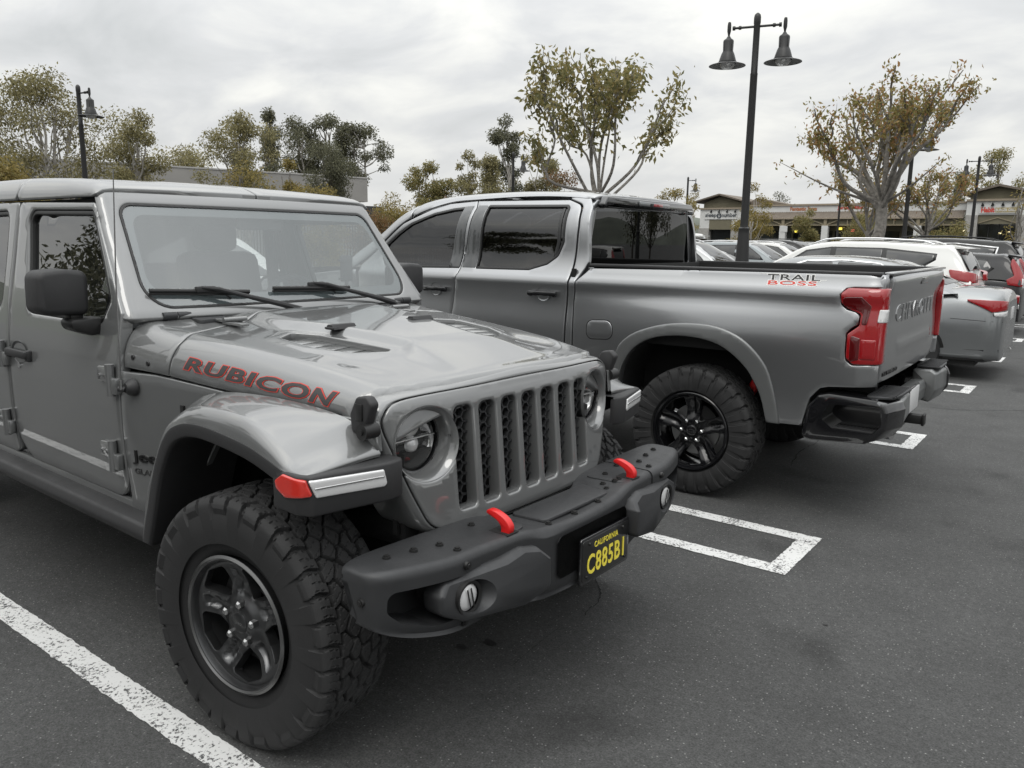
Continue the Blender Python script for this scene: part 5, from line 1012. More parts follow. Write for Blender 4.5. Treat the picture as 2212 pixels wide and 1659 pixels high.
# ================================================================== parked cars
def car(label, X, Y, face, p, paint, cat='car', name='parked_car', group='cars parked in the lot', rot=0):
    """local: x=0 rear bumper, -x forward; p: L,W,H,deck[(x,z)],roof[(x,z)],belt z, wr"""
    c = thing(name, label, cat, (X, Y, 0), (0 if face < 0 else PI)+rot, group); hw = p['W']/2; L = p['L']; mt = M[paint]
    dx, dz = zip(*p['deck']); rx, rz = zip(*p['roof']); dx = np.array(dx[::-1]); dz = np.array(dz[::-1]); rx = np.array(rx[::-1]); rz = np.array(rz[::-1])
    xs = [-.0, -.015, -.05, -.10, -.18, -.32, -.6, -1.0, -1.6, -2.4, -3.2, -L+.9, -L+.45, -L+.18, -L+.08, -L+.02, -L]; rows = []
    sf = p.get('soft', 1.0)
    for x in xs:
        e_ = min(-x, L+x); Rc = .17; w = (hw-Rc+math.sqrt(max(0, Rc*Rc-(Rc-min(Rc, e_))**2)))*(.955+.045*min(1, e_/.8)); zd = float(np.interp(x, dx, dz)); zb_ = .20+.12*max(0, 1-e_/.15); q_ = .10 if e_ < .02 else 0
        rows.append([(x, -y, z) for y, z in ((0, zd+.012), (.55*w, zd+.006), (.80*w, zd-.012*sf), (.90*w, zd-.045*sf), (.955*w, zd-.12*(.5+.5*sf)), (.985*w, .78 if zd > .95 else zd-.18), (w, .62), (.985*w, .40), (.94*w, .26), (.6*w, zb_))])
    for k_, dx_ in ((0, .012), (-1, -.012)):
        zm = .62; r0 = [(x+dx_, y*.80, zm+(z-zm)*.93) for x, y, z in rows[k_]]; rows.insert(0, r0) if k_ == 0 else rows.append(r0)
    B = loft('body', rows, mt, c, 3, 3, angle=75, capu=False)
    for i, sgn in ((0, 1), (-1, -1)): pass
    for r_, s_ in ((rows[0], 1), (rows[-1], -1)):
        P = [(x, y, z) for x, y, z in r_]; P2 = [(x, -y, z) for x, y, z in reversed(P[1:])]; mb = MB(); mb.add(P+P2, [tuple(range(len(P)+len(P2)))]); recalc(mb.build('end_panel', mt, c, False))
    mirror_tree(B, c)
    wr0 = p.get('wr', .70)*hw; wb0 = hw*.93
    def zr(x): return np.interp(x, rx, rz)
    def zbl(x): return np.interp(x, dx, dz)-.05
    zmax = p['H']
    def wrf(x): t = np.clip((zmax-zr(x))/(zmax-1.0), 0, 1); return wr0+(wb0-wr0)*t
    def gs(x, z):
        x = np.asarray(x, float)+0*np.asarray(z, float); z = np.asarray(z, float)+0*x; t = np.clip((z-zbl(x))/np.maximum(zr(x)-.05-zbl(x), .05), 0, 1); return np.stack([x, -(wb0+(wrf(x)-wb0)*t**1.15+.0), z], -1)
    def gt(x, y):
        x = np.asarray(x, float)+0*np.asarray(y, float); y = np.asarray(y, float)+0*x; return np.stack([x, y, zr(x)-.045*np.clip(np.abs(y)/wrf(x), 0, 1)**4], -1)
    gx_ = np.linspace(rx[-1], rx[0], 13); rows = []
    for x in gx_:
        z0, z1 = float(zbl(x)), float(zr(x)); w1 = float(wrf(x)); r_ = []
        for t in (0, .5, .85, 1): zz = z0+(z1-.045-z0)*t; r_.append((x, float(gs(np.array([x]), np.array([zz]))[0, 1]), zz))
        r_ += [(x, -w1*.93, z1-.022), (x, -w1*.6, z1-.006), (x, 0, z1)]; rows.append(r_)
    G = loft('cabin', rows, mt, c, 3, 3, angle=60); mirror_tree(G, c)
    if 'dlo' in p: o = panel('window_surround', rpoly(p['dlo'], 3), gs, M['trim'], c, res=.25, r=.003, th=.008, off=.004); mirror_tree(o, c)
    for i, w_ in enumerate(p['win']):
        o = panel('side_window', rpoly(w_, 4), gs, M['gcar'], c, res=.25, r=.004, th=.01, off=.006); mirror_tree(o, c)
    for key, nm in (('ws', 'windscreen'), ('rw', 'rear_window')):
        if key in p:
            x0, x1 = p[key]; y0, y1 = float(wrf(x0))*(.88 if key == 'ws' else p.get('rwf', .88)), float(wrf(x1))*.92
            panel(nm, rpoly([(x0, -y0, .06), (x0, y0, .06), (x1, y1, .08), (x1, -y1, .08)], 4), gt, M['gcar'], c, res=.2, r=.003, th=.01, out=(0, 0, 1), off=.007)
    def rnd(e):
        e = np.clip(np.asarray(e, float), 0, 9); Rc = .17; return (hw-Rc+np.sqrt(np.maximum(0, Rc*Rc-(Rc-np.minimum(Rc, e))**2)))/hw*(.955+.045*np.minimum(1, e/.8))
    bs = lambda x, z: np.stack([np.asarray(x, float)+0*z, -hw*np.interp(z, [.2, .4, .62, .78, .95, 1.1, 1.2], [.93, .985, 1, .985, .965, .94, .90])*rnd(-x)*rnd(L+x), np.asarray(z, float)], -1)
    for xc in p.get('doors', ()): 
        o = panel('door_gap', [(xc-.004, .38), (xc+.004, .38), (xc+.004, .93), (xc-.004, .93)], bs, M['trim'], c, res=.2, r=0, th=0, off=.004); mirror_tree(o, c)
        mb = MB(); mb.box((xc+.16, -hw*.985, .88), (.16, .03, .03), .008); o = mb.build('door_handle', mt, c); mirror_tree(o, c)
    for xc in (-.95, -L+.88):
        o = panel('wheel_arch', circ(xc, .33, .37, 28), bs, M['dark'], c, res=.1, r=0, th=0, off=.005); mirror_tree(o, c)
        mb = MB(); mb.lathe([(.20, -.02), (.315, -.03), (.33, .0), (.33, .16), (.2, .17)], (xc, -hw-.004, .33), 'y', 28); mb.cur = 1
        for k in range(5): a = 2*PI*k/5+.3; mb.box((xc+.11*math.cos(a), -hw-.012, .33+.11*math.sin(a)), (.17, .015, .05), .004, Matrix.Rotation(-a, 3, 'Y'))
        mb.lathe([(0, -.014), (.05, -.012), (.06, .01)], (xc, -hw-.006, .33), 'y', 16); mb.lathe([(.185, -.012), (.205, -.015), (.21, .03)], (xc, -hw-.006, .33), 'y', 28)
        mb.cur = 2; mb.lathe([(.0, .05), (.2, .05)], (xc, -hw, .33), 'y', 20); o = mb.build('wheel', [M['rub'], M['steel'], M['dark']], c); mirror_tree(o, c)
    mb = MB(); mb.box((-L+.62, -hw-.07, .98), (.13, .17, .12), .03) if p.get('ws') else None
    if p.get('ws'): xm = p['ws'][1]+.25; mb = MB(); mb.box((xm, -hw-.06, 1.02), (.12, .17, .12), .03); o = mb.build('door_mirror', mt, c); mirror_tree(o, c)
    o = panel('reflection_strip', [(-.02, .26), (-.9, .24), (-.9, .36), (-.02, .40)], bs, M['trim'], c, res=.15, r=0, th=0, off=.004); mirror_tree(o, c)  # black strip stands in for dark ground reflected low on the bumper
    o = panel('bumper_seam', [(-.01, .735), (-.55, .755), (-.55, .749), (-.01, .729)], bs, M['trim'], c, res=.1, r=0, th=0, off=.004); mirror_tree(o, c)
    mb = MB(); mb.box((-L/2, 0, .24), (L-.5, hw*1.7, .12)); mb.build('floor_pan', M['und'], c)
    # front end
    mb = MB(); mb.box((-L+.02, 0, .52), (.06, hw*.9, .16), .02); mb.build('front_grille', M['trim'], c)
    fl = lambda y, z: np.stack([-L+.02+.22*np.clip((np.abs(y)-hw*.5)/(hw*.5), 0, 1.2)**2, np.asarray(y, float)+0*z, np.asarray(z, float)], -1)
    o = panel('headlight', rpoly([(-hw*.93, .70, .02), (-hw*.55, .62, .02), (-hw*.5, .70, .02), (-hw*.88, .80, .02)][::-1], 3), fl, M['lamp_w'], c, res=.1, r=.004, th=.03, out=(-1, 0, 0), off=.03); mirror_tree(o, c)
    # tail lamps: wrap from rear face to side
    R = .17
    def tf(u, z):
        u = np.asarray(u, float)+0*np.asarray(z, float); z = np.asarray(z, float)+0*u; wz = hw*np.interp(z, [.2, .4, .62, .78, .95, 1.1, 1.6], [.93, .985, 1, .985, .965, .94, .80]); lean = -.30*np.clip(z-1.0, 0, 2)*p.get('lean', 0)
        ph = np.clip(u/.20+PI/4, 0, PI/2); x = -R+R*np.cos(ph)-np.clip(u-.157, 0, None)+lean; y = wz*.965-R+R*np.sin(ph)-np.clip(-u-.157, 0, None); return np.stack([x, -y, z], -1)
    tl_ = p['tail']; o = panel('tail_lamp', rpoly(tl_, 4), tf, M['lamp_r'], c, res=.05, r=.006, th=.05, out=(.6, -1, 0), off=.022)
    if 'tailw' in p: panel('reversing_lens', rpoly(p['tailw'], 3), tf, M['lamp_w'], o, res=.05, r=.003, th=.01, out=(.6, -1, 0), off=.024)
    mirror_tree(o, c)
    if 'plate' in p: mb = MB(); mb.box((.012, 0, p['plate']), (.012, .30, .15), .003); mb.build('licence_plate', M['platew'], c)
    if 'spoiler' in p:
        x, z = p['spoiler']; mb = MB(); mb.prism(rpoly([(x-.22, z+.015, .01), (x, z-.022, .008), (x-.02, z-.045, .008), (x-.22, z-.03, .01)], 3), 'y', -wr0*.96, wr0*.96, .006); mb.build('roof_spoiler', mt, c)
    if 'rails' in p:
        mb = MB(); xa, xb = p['rails']; pts = [(x, -wr0*.9, float(zr(x))+(.035 if xb+.15 < x < xa-.15 else .0)) for x in np.linspace(xa, xb, 12)]; mb.tube(pts, .014, 6); o = mb.build('roof_rail', M['chr'] if paint != 'carblk' else M['trim'], c); mirror_tree(o, c)
    if 'strip' in p:
        for w_ in p['strip']: o = panel('chrome_strip', np.array(w_), gs, M['chr'], c, res=.2, r=.002, th=.006, off=.010); mirror_tree(o, c)
    return c
SEDAN = dict(soft=2.0, rwf=.74, L=4.93, W=1.85, H=1.475, wr=.66, deck=[(0, .98), (-.04, 1.05), (-.12, 1.085), (-.35, 1.105), (-.65, 1.10), (-1.0, 1.02), (-3.2, 1.0), (-3.6, .99), (-4.4, .88), (-4.8, .74), (-4.93, .60)],
    roof=[(-.50, 1.06), (-.75, 1.18), (-1.05, 1.33), (-1.35, 1.425), (-1.7, 1.465), (-2.2, 1.478), (-2.6, 1.455), (-2.9, 1.37), (-3.3, 1.17), (-3.62, 1.0)],
    win=[[(-1.10, 1.06, .03), (-1.55, 1.37, .05), (-1.98, 1.395, .02), (-2.02, 1.00, .02), (-1.3, 1.02, .03)][::-1], [(-2.09, 1.0, .02), (-2.05, 1.395, .02), (-2.50, 1.37, .05), (-3.15, 1.07, .04), (-3.15, 1.0, .02)]],
    ws=(-2.72, -3.52), rw=(-.68, -1.22), doors=(-1.9, -2.9), tail=[(-.22, .875, .02), (-.22, .975, .02), (.0, .985, .02), (.42, .990, .01), (.25, .915, .03), (.10, .845, .02), (-.05, .865, .02)][::-1], tailw=[(-.20, .80, .01), (-.20, .862, .01), (-.05, .853, .01), (.085, .838, .01), (.07, .80, .02)][::-1], plate=.80,
    strip=[[(-1.0, 1.09), (-1.45, 1.39), (-1.9, 1.425), (-2.4, 1.405), (-2.85, 1.255), (-2.85, 1.235), (-2.4, 1.385), (-1.9, 1.405), (-1.45, 1.37), (-1.0, 1.07)]])
SUV = dict(L=4.60, W=1.86, H=1.70, wr=.70, deck=[(0, .95), (-.05, 1.08), (-.15, 1.13), (-.5, 1.14), (-1.0, 1.10), (-3.2, 1.06), (-3.55, 1.06), (-4.2, .98), (-4.5, .82), (-4.6, .66)],
    roof=[(-.04, 1.10), (-.14, 1.35), (-.27, 1.57), (-.36, 1.615), (-.8, 1.665), (-1.5, 1.70), (-2.2, 1.695), (-2.6, 1.64), (-3.0, 1.43), (-3.35, 1.22), (-3.55, 1.06)],
    win=[[(-.62, 1.40, .03), (-.95, 1.19, .03), (-1.30, 1.17, .02), (-1.33, 1.545, .02), (-.60, 1.48, .03)], [(-1.39, 1.17, .02), (-2.13, 1.15, .02), (-2.13, 1.565, .02), (-1.39, 1.555, .02)], [(-2.21, 1.15, .02), (-3.10, 1.12, .04), (-3.0, 1.24, .04), (-2.60, 1.50, .06), (-2.21, 1.56, .02)]],
    dlo=[(-.575, 1.40), (-.93, 1.165), (-1.35, 1.15), (-3.18, 1.095), (-3.02, 1.26), (-2.62, 1.53), (-2.2, 1.59), (-1.35, 1.58), (-.57, 1.50)], ws=(-2.62, -3.48), rw=(-.10, -.25), doors=(-1.36, -2.17), tail=[(-.32, 1.06, .02), (-.30, 1.17, .02), (.02, 1.22, .02), (.34, 1.26, .02), (.30, 1.12, .03), (.0, 1.05, .03)][::-1], plate=.92, spoiler=(-.13, 1.615), rails=(-.65, -2.5), lean=.3, bumper='white')
HATCH = dict(L=4.06, W=1.70, H=1.52, wr=.70, deck=[(0, .90), (-.04, 1.0), (-.12, 1.06), (-.6, 1.08), (-2.4, 1.0), (-3.0, .98), (-3.6, .86), (-3.95, .72), (-4.06, .6)],
    roof=[(-.03, 1.02), (-.12, 1.25), (-.22, 1.43), (-.32, 1.475), (-.8, 1.51), (-1.4, 1.525), (-1.9, 1.50), (-2.3, 1.38), (-2.8, 1.14), (-3.1, .98)],
    win=[[(-.52, 1.22, .05), (-.62, 1.36, .05), (-.98, 1.39, .02), (-1.0, 1.12, .02), (-.70, 1.12, .04)][::-1], [(-1.06, 1.10, .02), (-1.04, 1.40, .02), (-1.66, 1.41, .02), (-1.70, 1.07, .02)], [(-1.77, 1.06, .02), (-1.73, 1.41, .02), (-2.05, 1.36, .04), (-2.65, 1.10, .04), (-2.65, 1.04, .02)]],
    dlo=[(-.48, 1.22), (-.60, 1.385), (-.98, 1.415), (-1.70, 1.435), (-2.07, 1.385), (-2.70, 1.11), (-2.70, 1.03), (-.9, 1.095), (-.60, 1.12)], ws=(-2.02, -3.0), rw=(-.07, -.20), doors=(-1.02, -1.74), tail=[(-.05, .90, .02), (-.16, 1.08, .02), (-.02, 1.30, .02), (.06, 1.42, .02), (.12, 1.30, .03), (.10, 1.10, .03), (.25, 1.02, .03), (.22, .93, .02)][::-1], tailw=[(-.10, .93, .01), (-.13, 1.03, .01), (-.04, 1.05, .01), (-.02, .94, .01)][::-1], plate=.85, spoiler=(-.08, 1.475), lean=1.0)
BIG = dict(SUV, dlo=[(x*1.07, z*1.07) for x, z in SUV['dlo']], L=4.95, W=1.98, H=1.82, deck=[(x*1.07, z*1.06) for x, z in SUV['deck']], roof=[(x*1.07, z*1.07) for x, z in SUV['roof']], win=[[(x*1.07, z*1.07, r_) for x, z, r_ in w_] for w_ in SUV['win']], ws=(-2.80, -3.72), rw=(-.11, -.27), doors=(-1.45, -2.32), tail=[(x, z*1.07, r_) for x, z, r_ in SUV['tail']], spoiler=(-.14, 1.73), rails=(-.7, -2.7), bumper='trim', strip=[[(-.62, 1.35), (-.58, 1.62), (-1.4, 1.70), (-2.4, 1.69), (-2.4, 1.675), (-1.4, 1.685), (-.61, 1.60), (-.65, 1.35)]])
BOXY = dict(SUV, dlo=[(-.12, 1.26), (-.14, 1.83), (-2.65, 1.83), (-3.05, 1.23), (-2.2, 1.23)], L=4.6, W=1.88, H=1.98, wr=.86, deck=[(0, 1.05), (-.03, 1.18), (-.1, 1.22), (-3.3, 1.15), (-3.5, 1.12), (-4.4, 1.08), (-4.5, 1.0), (-4.6, .8)], roof=[(-.01, 1.15), (-.05, 1.75), (-.10, 1.93), (-.25, 1.975), (-1.5, 1.985), (-2.5, 1.96), (-2.75, 1.86), (-3.1, 1.45), (-3.35, 1.15)],
    win=[[(-.14, 1.28, .04), (-.16, 1.80, .05), (-1.1, 1.82, .03), (-1.1, 1.26, .03)], [(-1.18, 1.26, .03), (-1.18, 1.82, .03), (-2.1, 1.82, .03), (-2.1, 1.25, .03)], [(-2.18, 1.25, .03), (-2.18, 1.82, .03), (-2.65, 1.78, .05), (-3.0, 1.26, .04)]], ws=(-2.8, -3.28), rw=(-.015, -.07), spoiler=(-.03, 1.96), rails=(-.4, -2.4), doors=(-1.14, -2.14), strip=[])
for d_ in (SEDAN, SUV, HATCH, BIG): pass
car('silver sedan with a low trunk parked beyond the crew cab pickup', 1.12, 9.57, -1, SEDAN, 'silver')
car('white crossover with dark rear glass parked between silver sedan and black hatchback', .40, 12.70, -1, SUV, 'white')
car('small black hatchback with tall red tail lamps, tail to the aisle', .80, 15.78, -1, HATCH, 'carblk')
car('large dark grey suv parked past the black hatchback at the right edge', .62, 18.90, -1, BIG, 'carblk', 'suv')
car('black suv, farthest of the tail out row at the right edge', .45, 22.0, -1, dict(SUV, bumper='trim'), 'carblk', 'suv')
F1 = -10.3
car('white crossover seen through the windshield of the nearest pickup', -5.75-4.6, 3.75, 1, SUV, 'white')
car('white sedan seen through the side windows of the nearest pickup', -5.8-4.93, .2, 1, SEDAN, 'white')
car('light silver crossover, its hood showing beside the crew cab rear window', -5.3-4.6, 18.95, 1, dict(SUV, bumper='silv2'), 'silv2')
car('low white sedan with sloping windshield facing the lamp post', -5.95-4.93, 22.0, 1, dict(SEDAN, strip=[]), 'white')
car('blue grey suv facing out right behind the tall lamp post', -5.9-4.6, 25.1, 1, dict(SUV, bumper='trim'), 'bluesil', 'suv')
car('white hatchback with dark roof rails facing out beyond the blue grey suv', -6.0-4.6, 28.3, 1, SUV, 'white')
car('dark suv roof showing beyond the white hatchback', -6.2-4.95, 31.4, 1, BIG, 'carblk', 'suv')
car('silver car farthest along the facing row', -6.2-4.6, 34.6, 1, dict(SUV, bumper='silv2'), 'silv2')
car('boxy white off-road wagon behind the crew cab rear window', -11.6, 29.0, -1, BOXY, 'white', 'suv')
oc = car('white hatchback standing with its rear gate raised', -17.4, 36.4, 1, SUV, 'white')
b = MB(); b.box((.42, 0, 1.90), (1.15, 1.35, .06), .02, Matrix.Rotation(math.radians(6), 3, 'Y')); b.build('raised_gate', M['white'], oc)
# cars out of the frame, seen in reflections on glass and paint
car('dark suv beside the nearest pickup, out of frame on its passenger side', -.75, -4.05, -1, BIG, 'cargry', 'suv')
car('white sedan across the aisle behind the photographer', 8.9, 1.2, 1, SEDAN, 'white', rot=PI)
car('black crossover across the aisle behind the photographer', 8.8, 7.4, -1, dict(SUV, bumper='trim'), 'carblk', rot=PI)
car('silver crossover across the aisle behind the photographer', 8.9, -5.0, -1, dict(SUV, bumper='silv2'), 'silv2', rot=PI)

car('grey suv down the aisle, out of frame to the right', 9.2, 15.6, -1, dict(SUV, bumper='trim'), 'cargry', rot=PI)
car('white hatchback down the aisle, out of frame to the right', 9.0, 19.2, -1, HATCH, 'white', rot=PI)
# ================================================================== lamp posts
def lamp_post(label, x, y, rz, double=True, H=7.0):
    t = thing('lamp_post', label, 'lamp post', (x, y, 0), rz, 'black bell lamp posts in the lot')
    b = MB(); b.lathe([(0, 0), (.26, 0), (.25, .06), (.22, .3), (.165, 1.2), (.135, 1.85), (.13, 1.95), (.135, 1.965), (.135, 2.0), (.10, 2.03), (.098, 2.1)], n=24); b.build('base', M['pole'], t)
    b = MB(); b.lathe([(.098, 2.05), (.085, 5.6), (.09, 5.62), (.078, 5.66), (.075, H-.25), (.082, H-.23), (.082, H-.1), (.07, H-.04), (.03, H), (0, H+.01)], n=20); b.build('pole', M['pole'], t)
    for s in ((-1, 1) if double else (1,)):
        e_ = .64; z = H-.30
        b = MB(); b.tube([(0, 0, z), (s*.28, 0, z), (s*.52, 0, z)], .028, 10); b.cyl((s*.36, 0, z), (s*.42, 0, z), .045, n=12); b.cyl((s*.50, 0, z), (s*.56, 0, z), .05, n=12); b.lathe([(0, .14), (.035, .12), (.045, .05), (.045, -.08), (.03, -.14), (.02, -.2)], (s*e_, 0, z+.02), n=14); b.build('arm', M['pole'], t)
        zz = z-.15; b = MB(); b.lathe([(.0, -.02), (.03, -.02), (.06, -.07), (.115, -.11), (.125, -.14), (.120, -.36), (.150, -.42), (.19, -.54), (.205, -.60), (.215, -.60), (.215, -.62), (.38, -.675), (.43, -.692), (.435, -.70), (.42, -.70), (.20, -.64), (.19, -.60), (.10, -.45)], (s*e_, 0, zz), n=32); sh = b.build('lamp_shade', M['pole'], t)
        b = MB(); b.lathe([(.185, -.645), (.17, -.70), (.11, -.76), (.05, -.78), (0, -.785)], (s*e_, 0, zz), n=24); b.build('lamp_globe', M['lamp_w'], sh)
        for k in range(4): a = PI/4+PI/2*k; b = MB(); b.box((s*e_+.125*math.cos(a), .125*math.sin(a), zz-.25), (.012, .012, .26), .003); b.build('shade_rib', M['pole'], sh)
    return t
al = math.radians
lamp_post('tall double lamp post rising behind the crew cab pickup', -5.33, 17.13, al(15))
lamp_post('single lamp post above the roof of the nearest pickup', -28.73, 12.26, al(8), False)
lamp_post('single lamp post among the trees left of the crew cab roof', -28.05, 37.71, al(20), False)
lamp_post('thin single lamp post just right of the crew cab rear window', -26.57, 59.6, al(10), False)
lamp_post('double lamp post standing before the burger restaurant', -5.05, 53.59, al(8))
lamp_post('double lamp post half hidden behind the autumn tree', -5.72, 37.9, al(10))
lamp_post('single lamp post in front of the long storefront', -17.94, 72.57, al(100), False)
lamp_post('double lamp post behind the photographer, seen in the crew cab rear glass', 9.5, 22.5, al(15))
# ================================================================== buildings
M['stucco'] = mat('stucco', (.40, .39, .375), .9, bump=(60, .4, .01), var=(1.2, .06)); M['stuccow'] = mat('white_stucco', (.60, .60, .585), .9, var=(1.5, .05)); M['stucd'] = mat('parapet_stucco', (.30, .29, .275), .9, bump=(90, .5, .01), var=(.8, .08))
M['olive'] = mat('olive_stucco', (.16, .145, .10), .9, var=(1.5, .08)); M['cornice'] = mat('tan_cornice', (.30, .25, .19), .8); M['tile'] = mat('brown_roof', (.15, .125, .10), .85, var=(3, .15)); M['wood'] = mat('tan_timber', (.26, .22, .15), .8); M['stone'] = mat('stone', (.33, .32, .30), .9, bump=(25, .6, .02), var=(7, .2))
M['shop'] = mat('shop_glass', (.012, .014, .015), .05, ior=1.6); M['redsign'] = mat('red_sign', (.55, .06, .04), .5); M['orsign'] = mat('brown_sign', (.42, .14, .05), .5); M['signdk'] = mat('sign_dark', (.07, .08, .09), .5); M['gold'] = mat('sign_gold', (.38, .30, .13), .5)
M['neony'] = mat('lit_yellow_sign', (.8, .7, .1), .5, emit=(1, .8, .1), es=1.5); M['neonr'] = mat('lit_red_sign', (.8, .1, .1), .5, emit=(1, .1, .1), es=1.2); M['ltw'] = mat('warm_light', (.8, .7, .5), .5, emit=(1, .85, .5), es=2)
YF = 88.0
S = thing('storefront_building', 'long storefront building with gabled mattress shop, hair salon and sandwich shop', 'building', (0, 0, 0))
def part(parent, name, mt, *boxes, r=0):
    b = MB()
    for c, d in boxes: b.box(c, d, r)
    return b.build(name, M[mt], parent, r > 0)
def bx(x0, x1, z0, z1, y0, y1): return (((x0+x1)/2, (y0+y1)/2, (z0+z1)/2), (x1-x0, y1-y0, z1-z0))
# gabled mattress-shop tower
part(S, 'tower_wall', 'stuccow', bx(-37.95, -32.7, 3.45, 5.65, YF, YF+6)); part(S, 'gable_wall', 'olive', bx(-37.6, -33.0, 5.72, 6.4, YF+.15, YF+6))
b = MB(); b.prism([(-37.7, 6.35), (-32.9, 6.35), (-35.45, 7.15)], 'y', YF+.2, YF+6); b.build('gable_infill', M['olive'], S, False)
b = MB(); b.prism([(-38.7, 6.38), (-35.5, 7.22), (-32.6, 6.42), (-32.6, 6.58), (-35.5, 7.40), (-38.7, 6.54)], 'y', YF-.6, YF+7); b.build('gable_roof', M['tile'], S, False)
part(S, 'cornice', 'cornice', bx(-38.0, -32.6, 5.62, 5.80, YF-.18, YF+.2)); part(S, 'pillar', 'stone', bx(-38.05, -36.75, 0, 3.45, YF-.1, YF+1)); part(S, 'pillar', 'stone', bx(-34.0, -32.7, 0, 3.45, YF-.1, YF+1))
part(S, 'entrance_recess', 'olive', bx(-36.75, -34.0, 3.30, 4.45, YF-.02, YF+.6)); part(S, 'shop_window', 'shop', bx(-36.75, -34.0, 0, 3.3, YF+.7, YF+.75))
for k in range(4):
    x = -36.5+k*.98; b = MB(); b.tube([(x, YF, 5.45), (x+.1, YF-.35, 5.55), (x+.1, YF-.42, 5.45)], .03, 6); b.cyl((x+.1, YF-.42, 5.48), (x+.02, YF-.30, 5.28), .05, .14, 10); b.build('wall_lamp', M['pole'], S)
sg = part(S, 'sign_board', 'stuccow', bx(-37.35, -33.35, 4.48, 5.28, YF-.10, YF))
sf = lambda x0, z0, y: (lambda a, b_: np.stack([x0+a, np.full_like(a, y), z0+b_], 1))
lettering('sign_lettering', 'sleep', sf(-37.25, 4.62, YF-.13), M['signdk'], sg, 1, 1.40, .56, (0, -1, 0), .0, .02, bold=.02); lettering('sign_lettering', 'number', sf(-35.18, 4.72, YF-.13), M['signdk'], sg, 1, 1.80, .46, (0, -1, 0), .0, .02, bold=.02)
b = MB(); b.cyl((-35.53, YF-.10, 4.88), (-35.53, YF-.14, 4.88), .30, n=28); b.build('sign_emblem', M['signdk'], sg); b = MB(); b.prism([(-35.64, 4.92), (-35.42, 4.92), (-35.53, 5.06)], 'y', YF-.14, YF-.15); b.prism([(-35.64, 4.84), (-35.42, 4.84), (-35.53, 4.68)], 'y', YF-.15, YF-.14); b.build('emblem_arrows', M['stuccow'], sg, False)
# side roof and the long middle range
b = MB(); b.prism([(-33.0, 6.2), (-32.0, 6.95), (-28.4, 6.2)], 'y', YF+2, YF+8); b.build('hip_roof', M['tile'], S, False)
part(S, 'parapet', 'stuccow', bx(-32.7, -10.2, 5.22, 5.92, YF+.6, YF+7)); part(S, 'parapet_cap', 'cornice', bx(-32.7, -10.2, 5.92, 6.10, YF+.45, YF+7)); part(S, 'fascia', 'olive', bx(-32.7, -10.2, 3.75, 4.50, YF-.25, YF+.1))
b = MB(); b.add([(-32.7, YF-.6, 4.52), (-10.2, YF-.6, 4.52), (-10.2, YF+.6, 5.24), (-32.7, YF+.6, 5.24)], [(0, 1, 2, 3)]); b.build('arcade_roof', M['tile'], S, False)
b = MB(); [b.box((-32.6+.25*k, YF, 4.90), (.05, 1.38, .03), 0, Matrix.Rotation(math.radians(31), 3, 'X')) for k in range(90)]; o = b.build('roof_tile_rows', M['tile'], S, False); o['kind'] = 'stuff'
part(S, 'eaves_board', 'cornice', bx(-32.7, -10.2, 4.42, 4.54, YF-.62, YF-.5))
for x0 in np.arange(-32.4, -11.5, 4.55):       # timber trusses between the piers
    part(S, 'pier', 'stuccow', bx(x0-.33, x0+.33, 0, 3.72, YF-.55, YF+.05)); part(S, 'pier_cap', 'wood', bx(x0-.16, x0+.16, 3.7, 4.42, YF-.5, YF-.3))
    b = MB()
    for a_, c_ in (((x0+.2, 3.85), (x0+1.5, 4.38)), ((x0+4.35, 3.85), (x0+3.05, 4.38)), ((x0+2.27, 3.8), (x0+2.27, 4.38)), ((x0, 3.78), (x0+4.55, 3.78))): b.tube([(a_[0], YF-.4, a_[1]), (c_[0], YF-.4, c_[1])], .07, 4)
    b.build('truss', M['wood'], S, False)
part(S, 'arcade_wall', 'olive', bx(-32.7, -10.2, 0, 4.0, YF+2.2, YF+2.4))
for x0 in np.arange(-32.0, -12, 2.275): part(S, 'shop_window', 'shop', bx(x0, x0+2.0, .3, 3.2, YF+2.1, YF+2.18))
lettering('sign_lettering', 'Fantastic Sams', sf(-27.5, 5.38, YF+.56), M['orsign'], S, 1, 2.9, .42, (0, -1, 0), .0, .03, bold=.03); lettering('sign_lettering', "Jersey Mike's", sf(-22.45, 5.38, YF+.56), M['redsign'], S, 1, 2.9, .44, (0, -1, 0), .0, .03, bold=.03)
part(S, 'hanging_sign', 'stuccow', bx(-28.0, -27.3, 3.05, 3.68, YF-.6, YF-.5))
for x, z, m_ in ((-27.1, 3.15, 'neony'), (-22.3, 3.45, 'neony'), (-21.0, 3.25, 'neonr')): b = MB(); b.box((x, YF+1.9, z), (.35, .05, .25), .05); b.build('window_sign', M[m_], S)
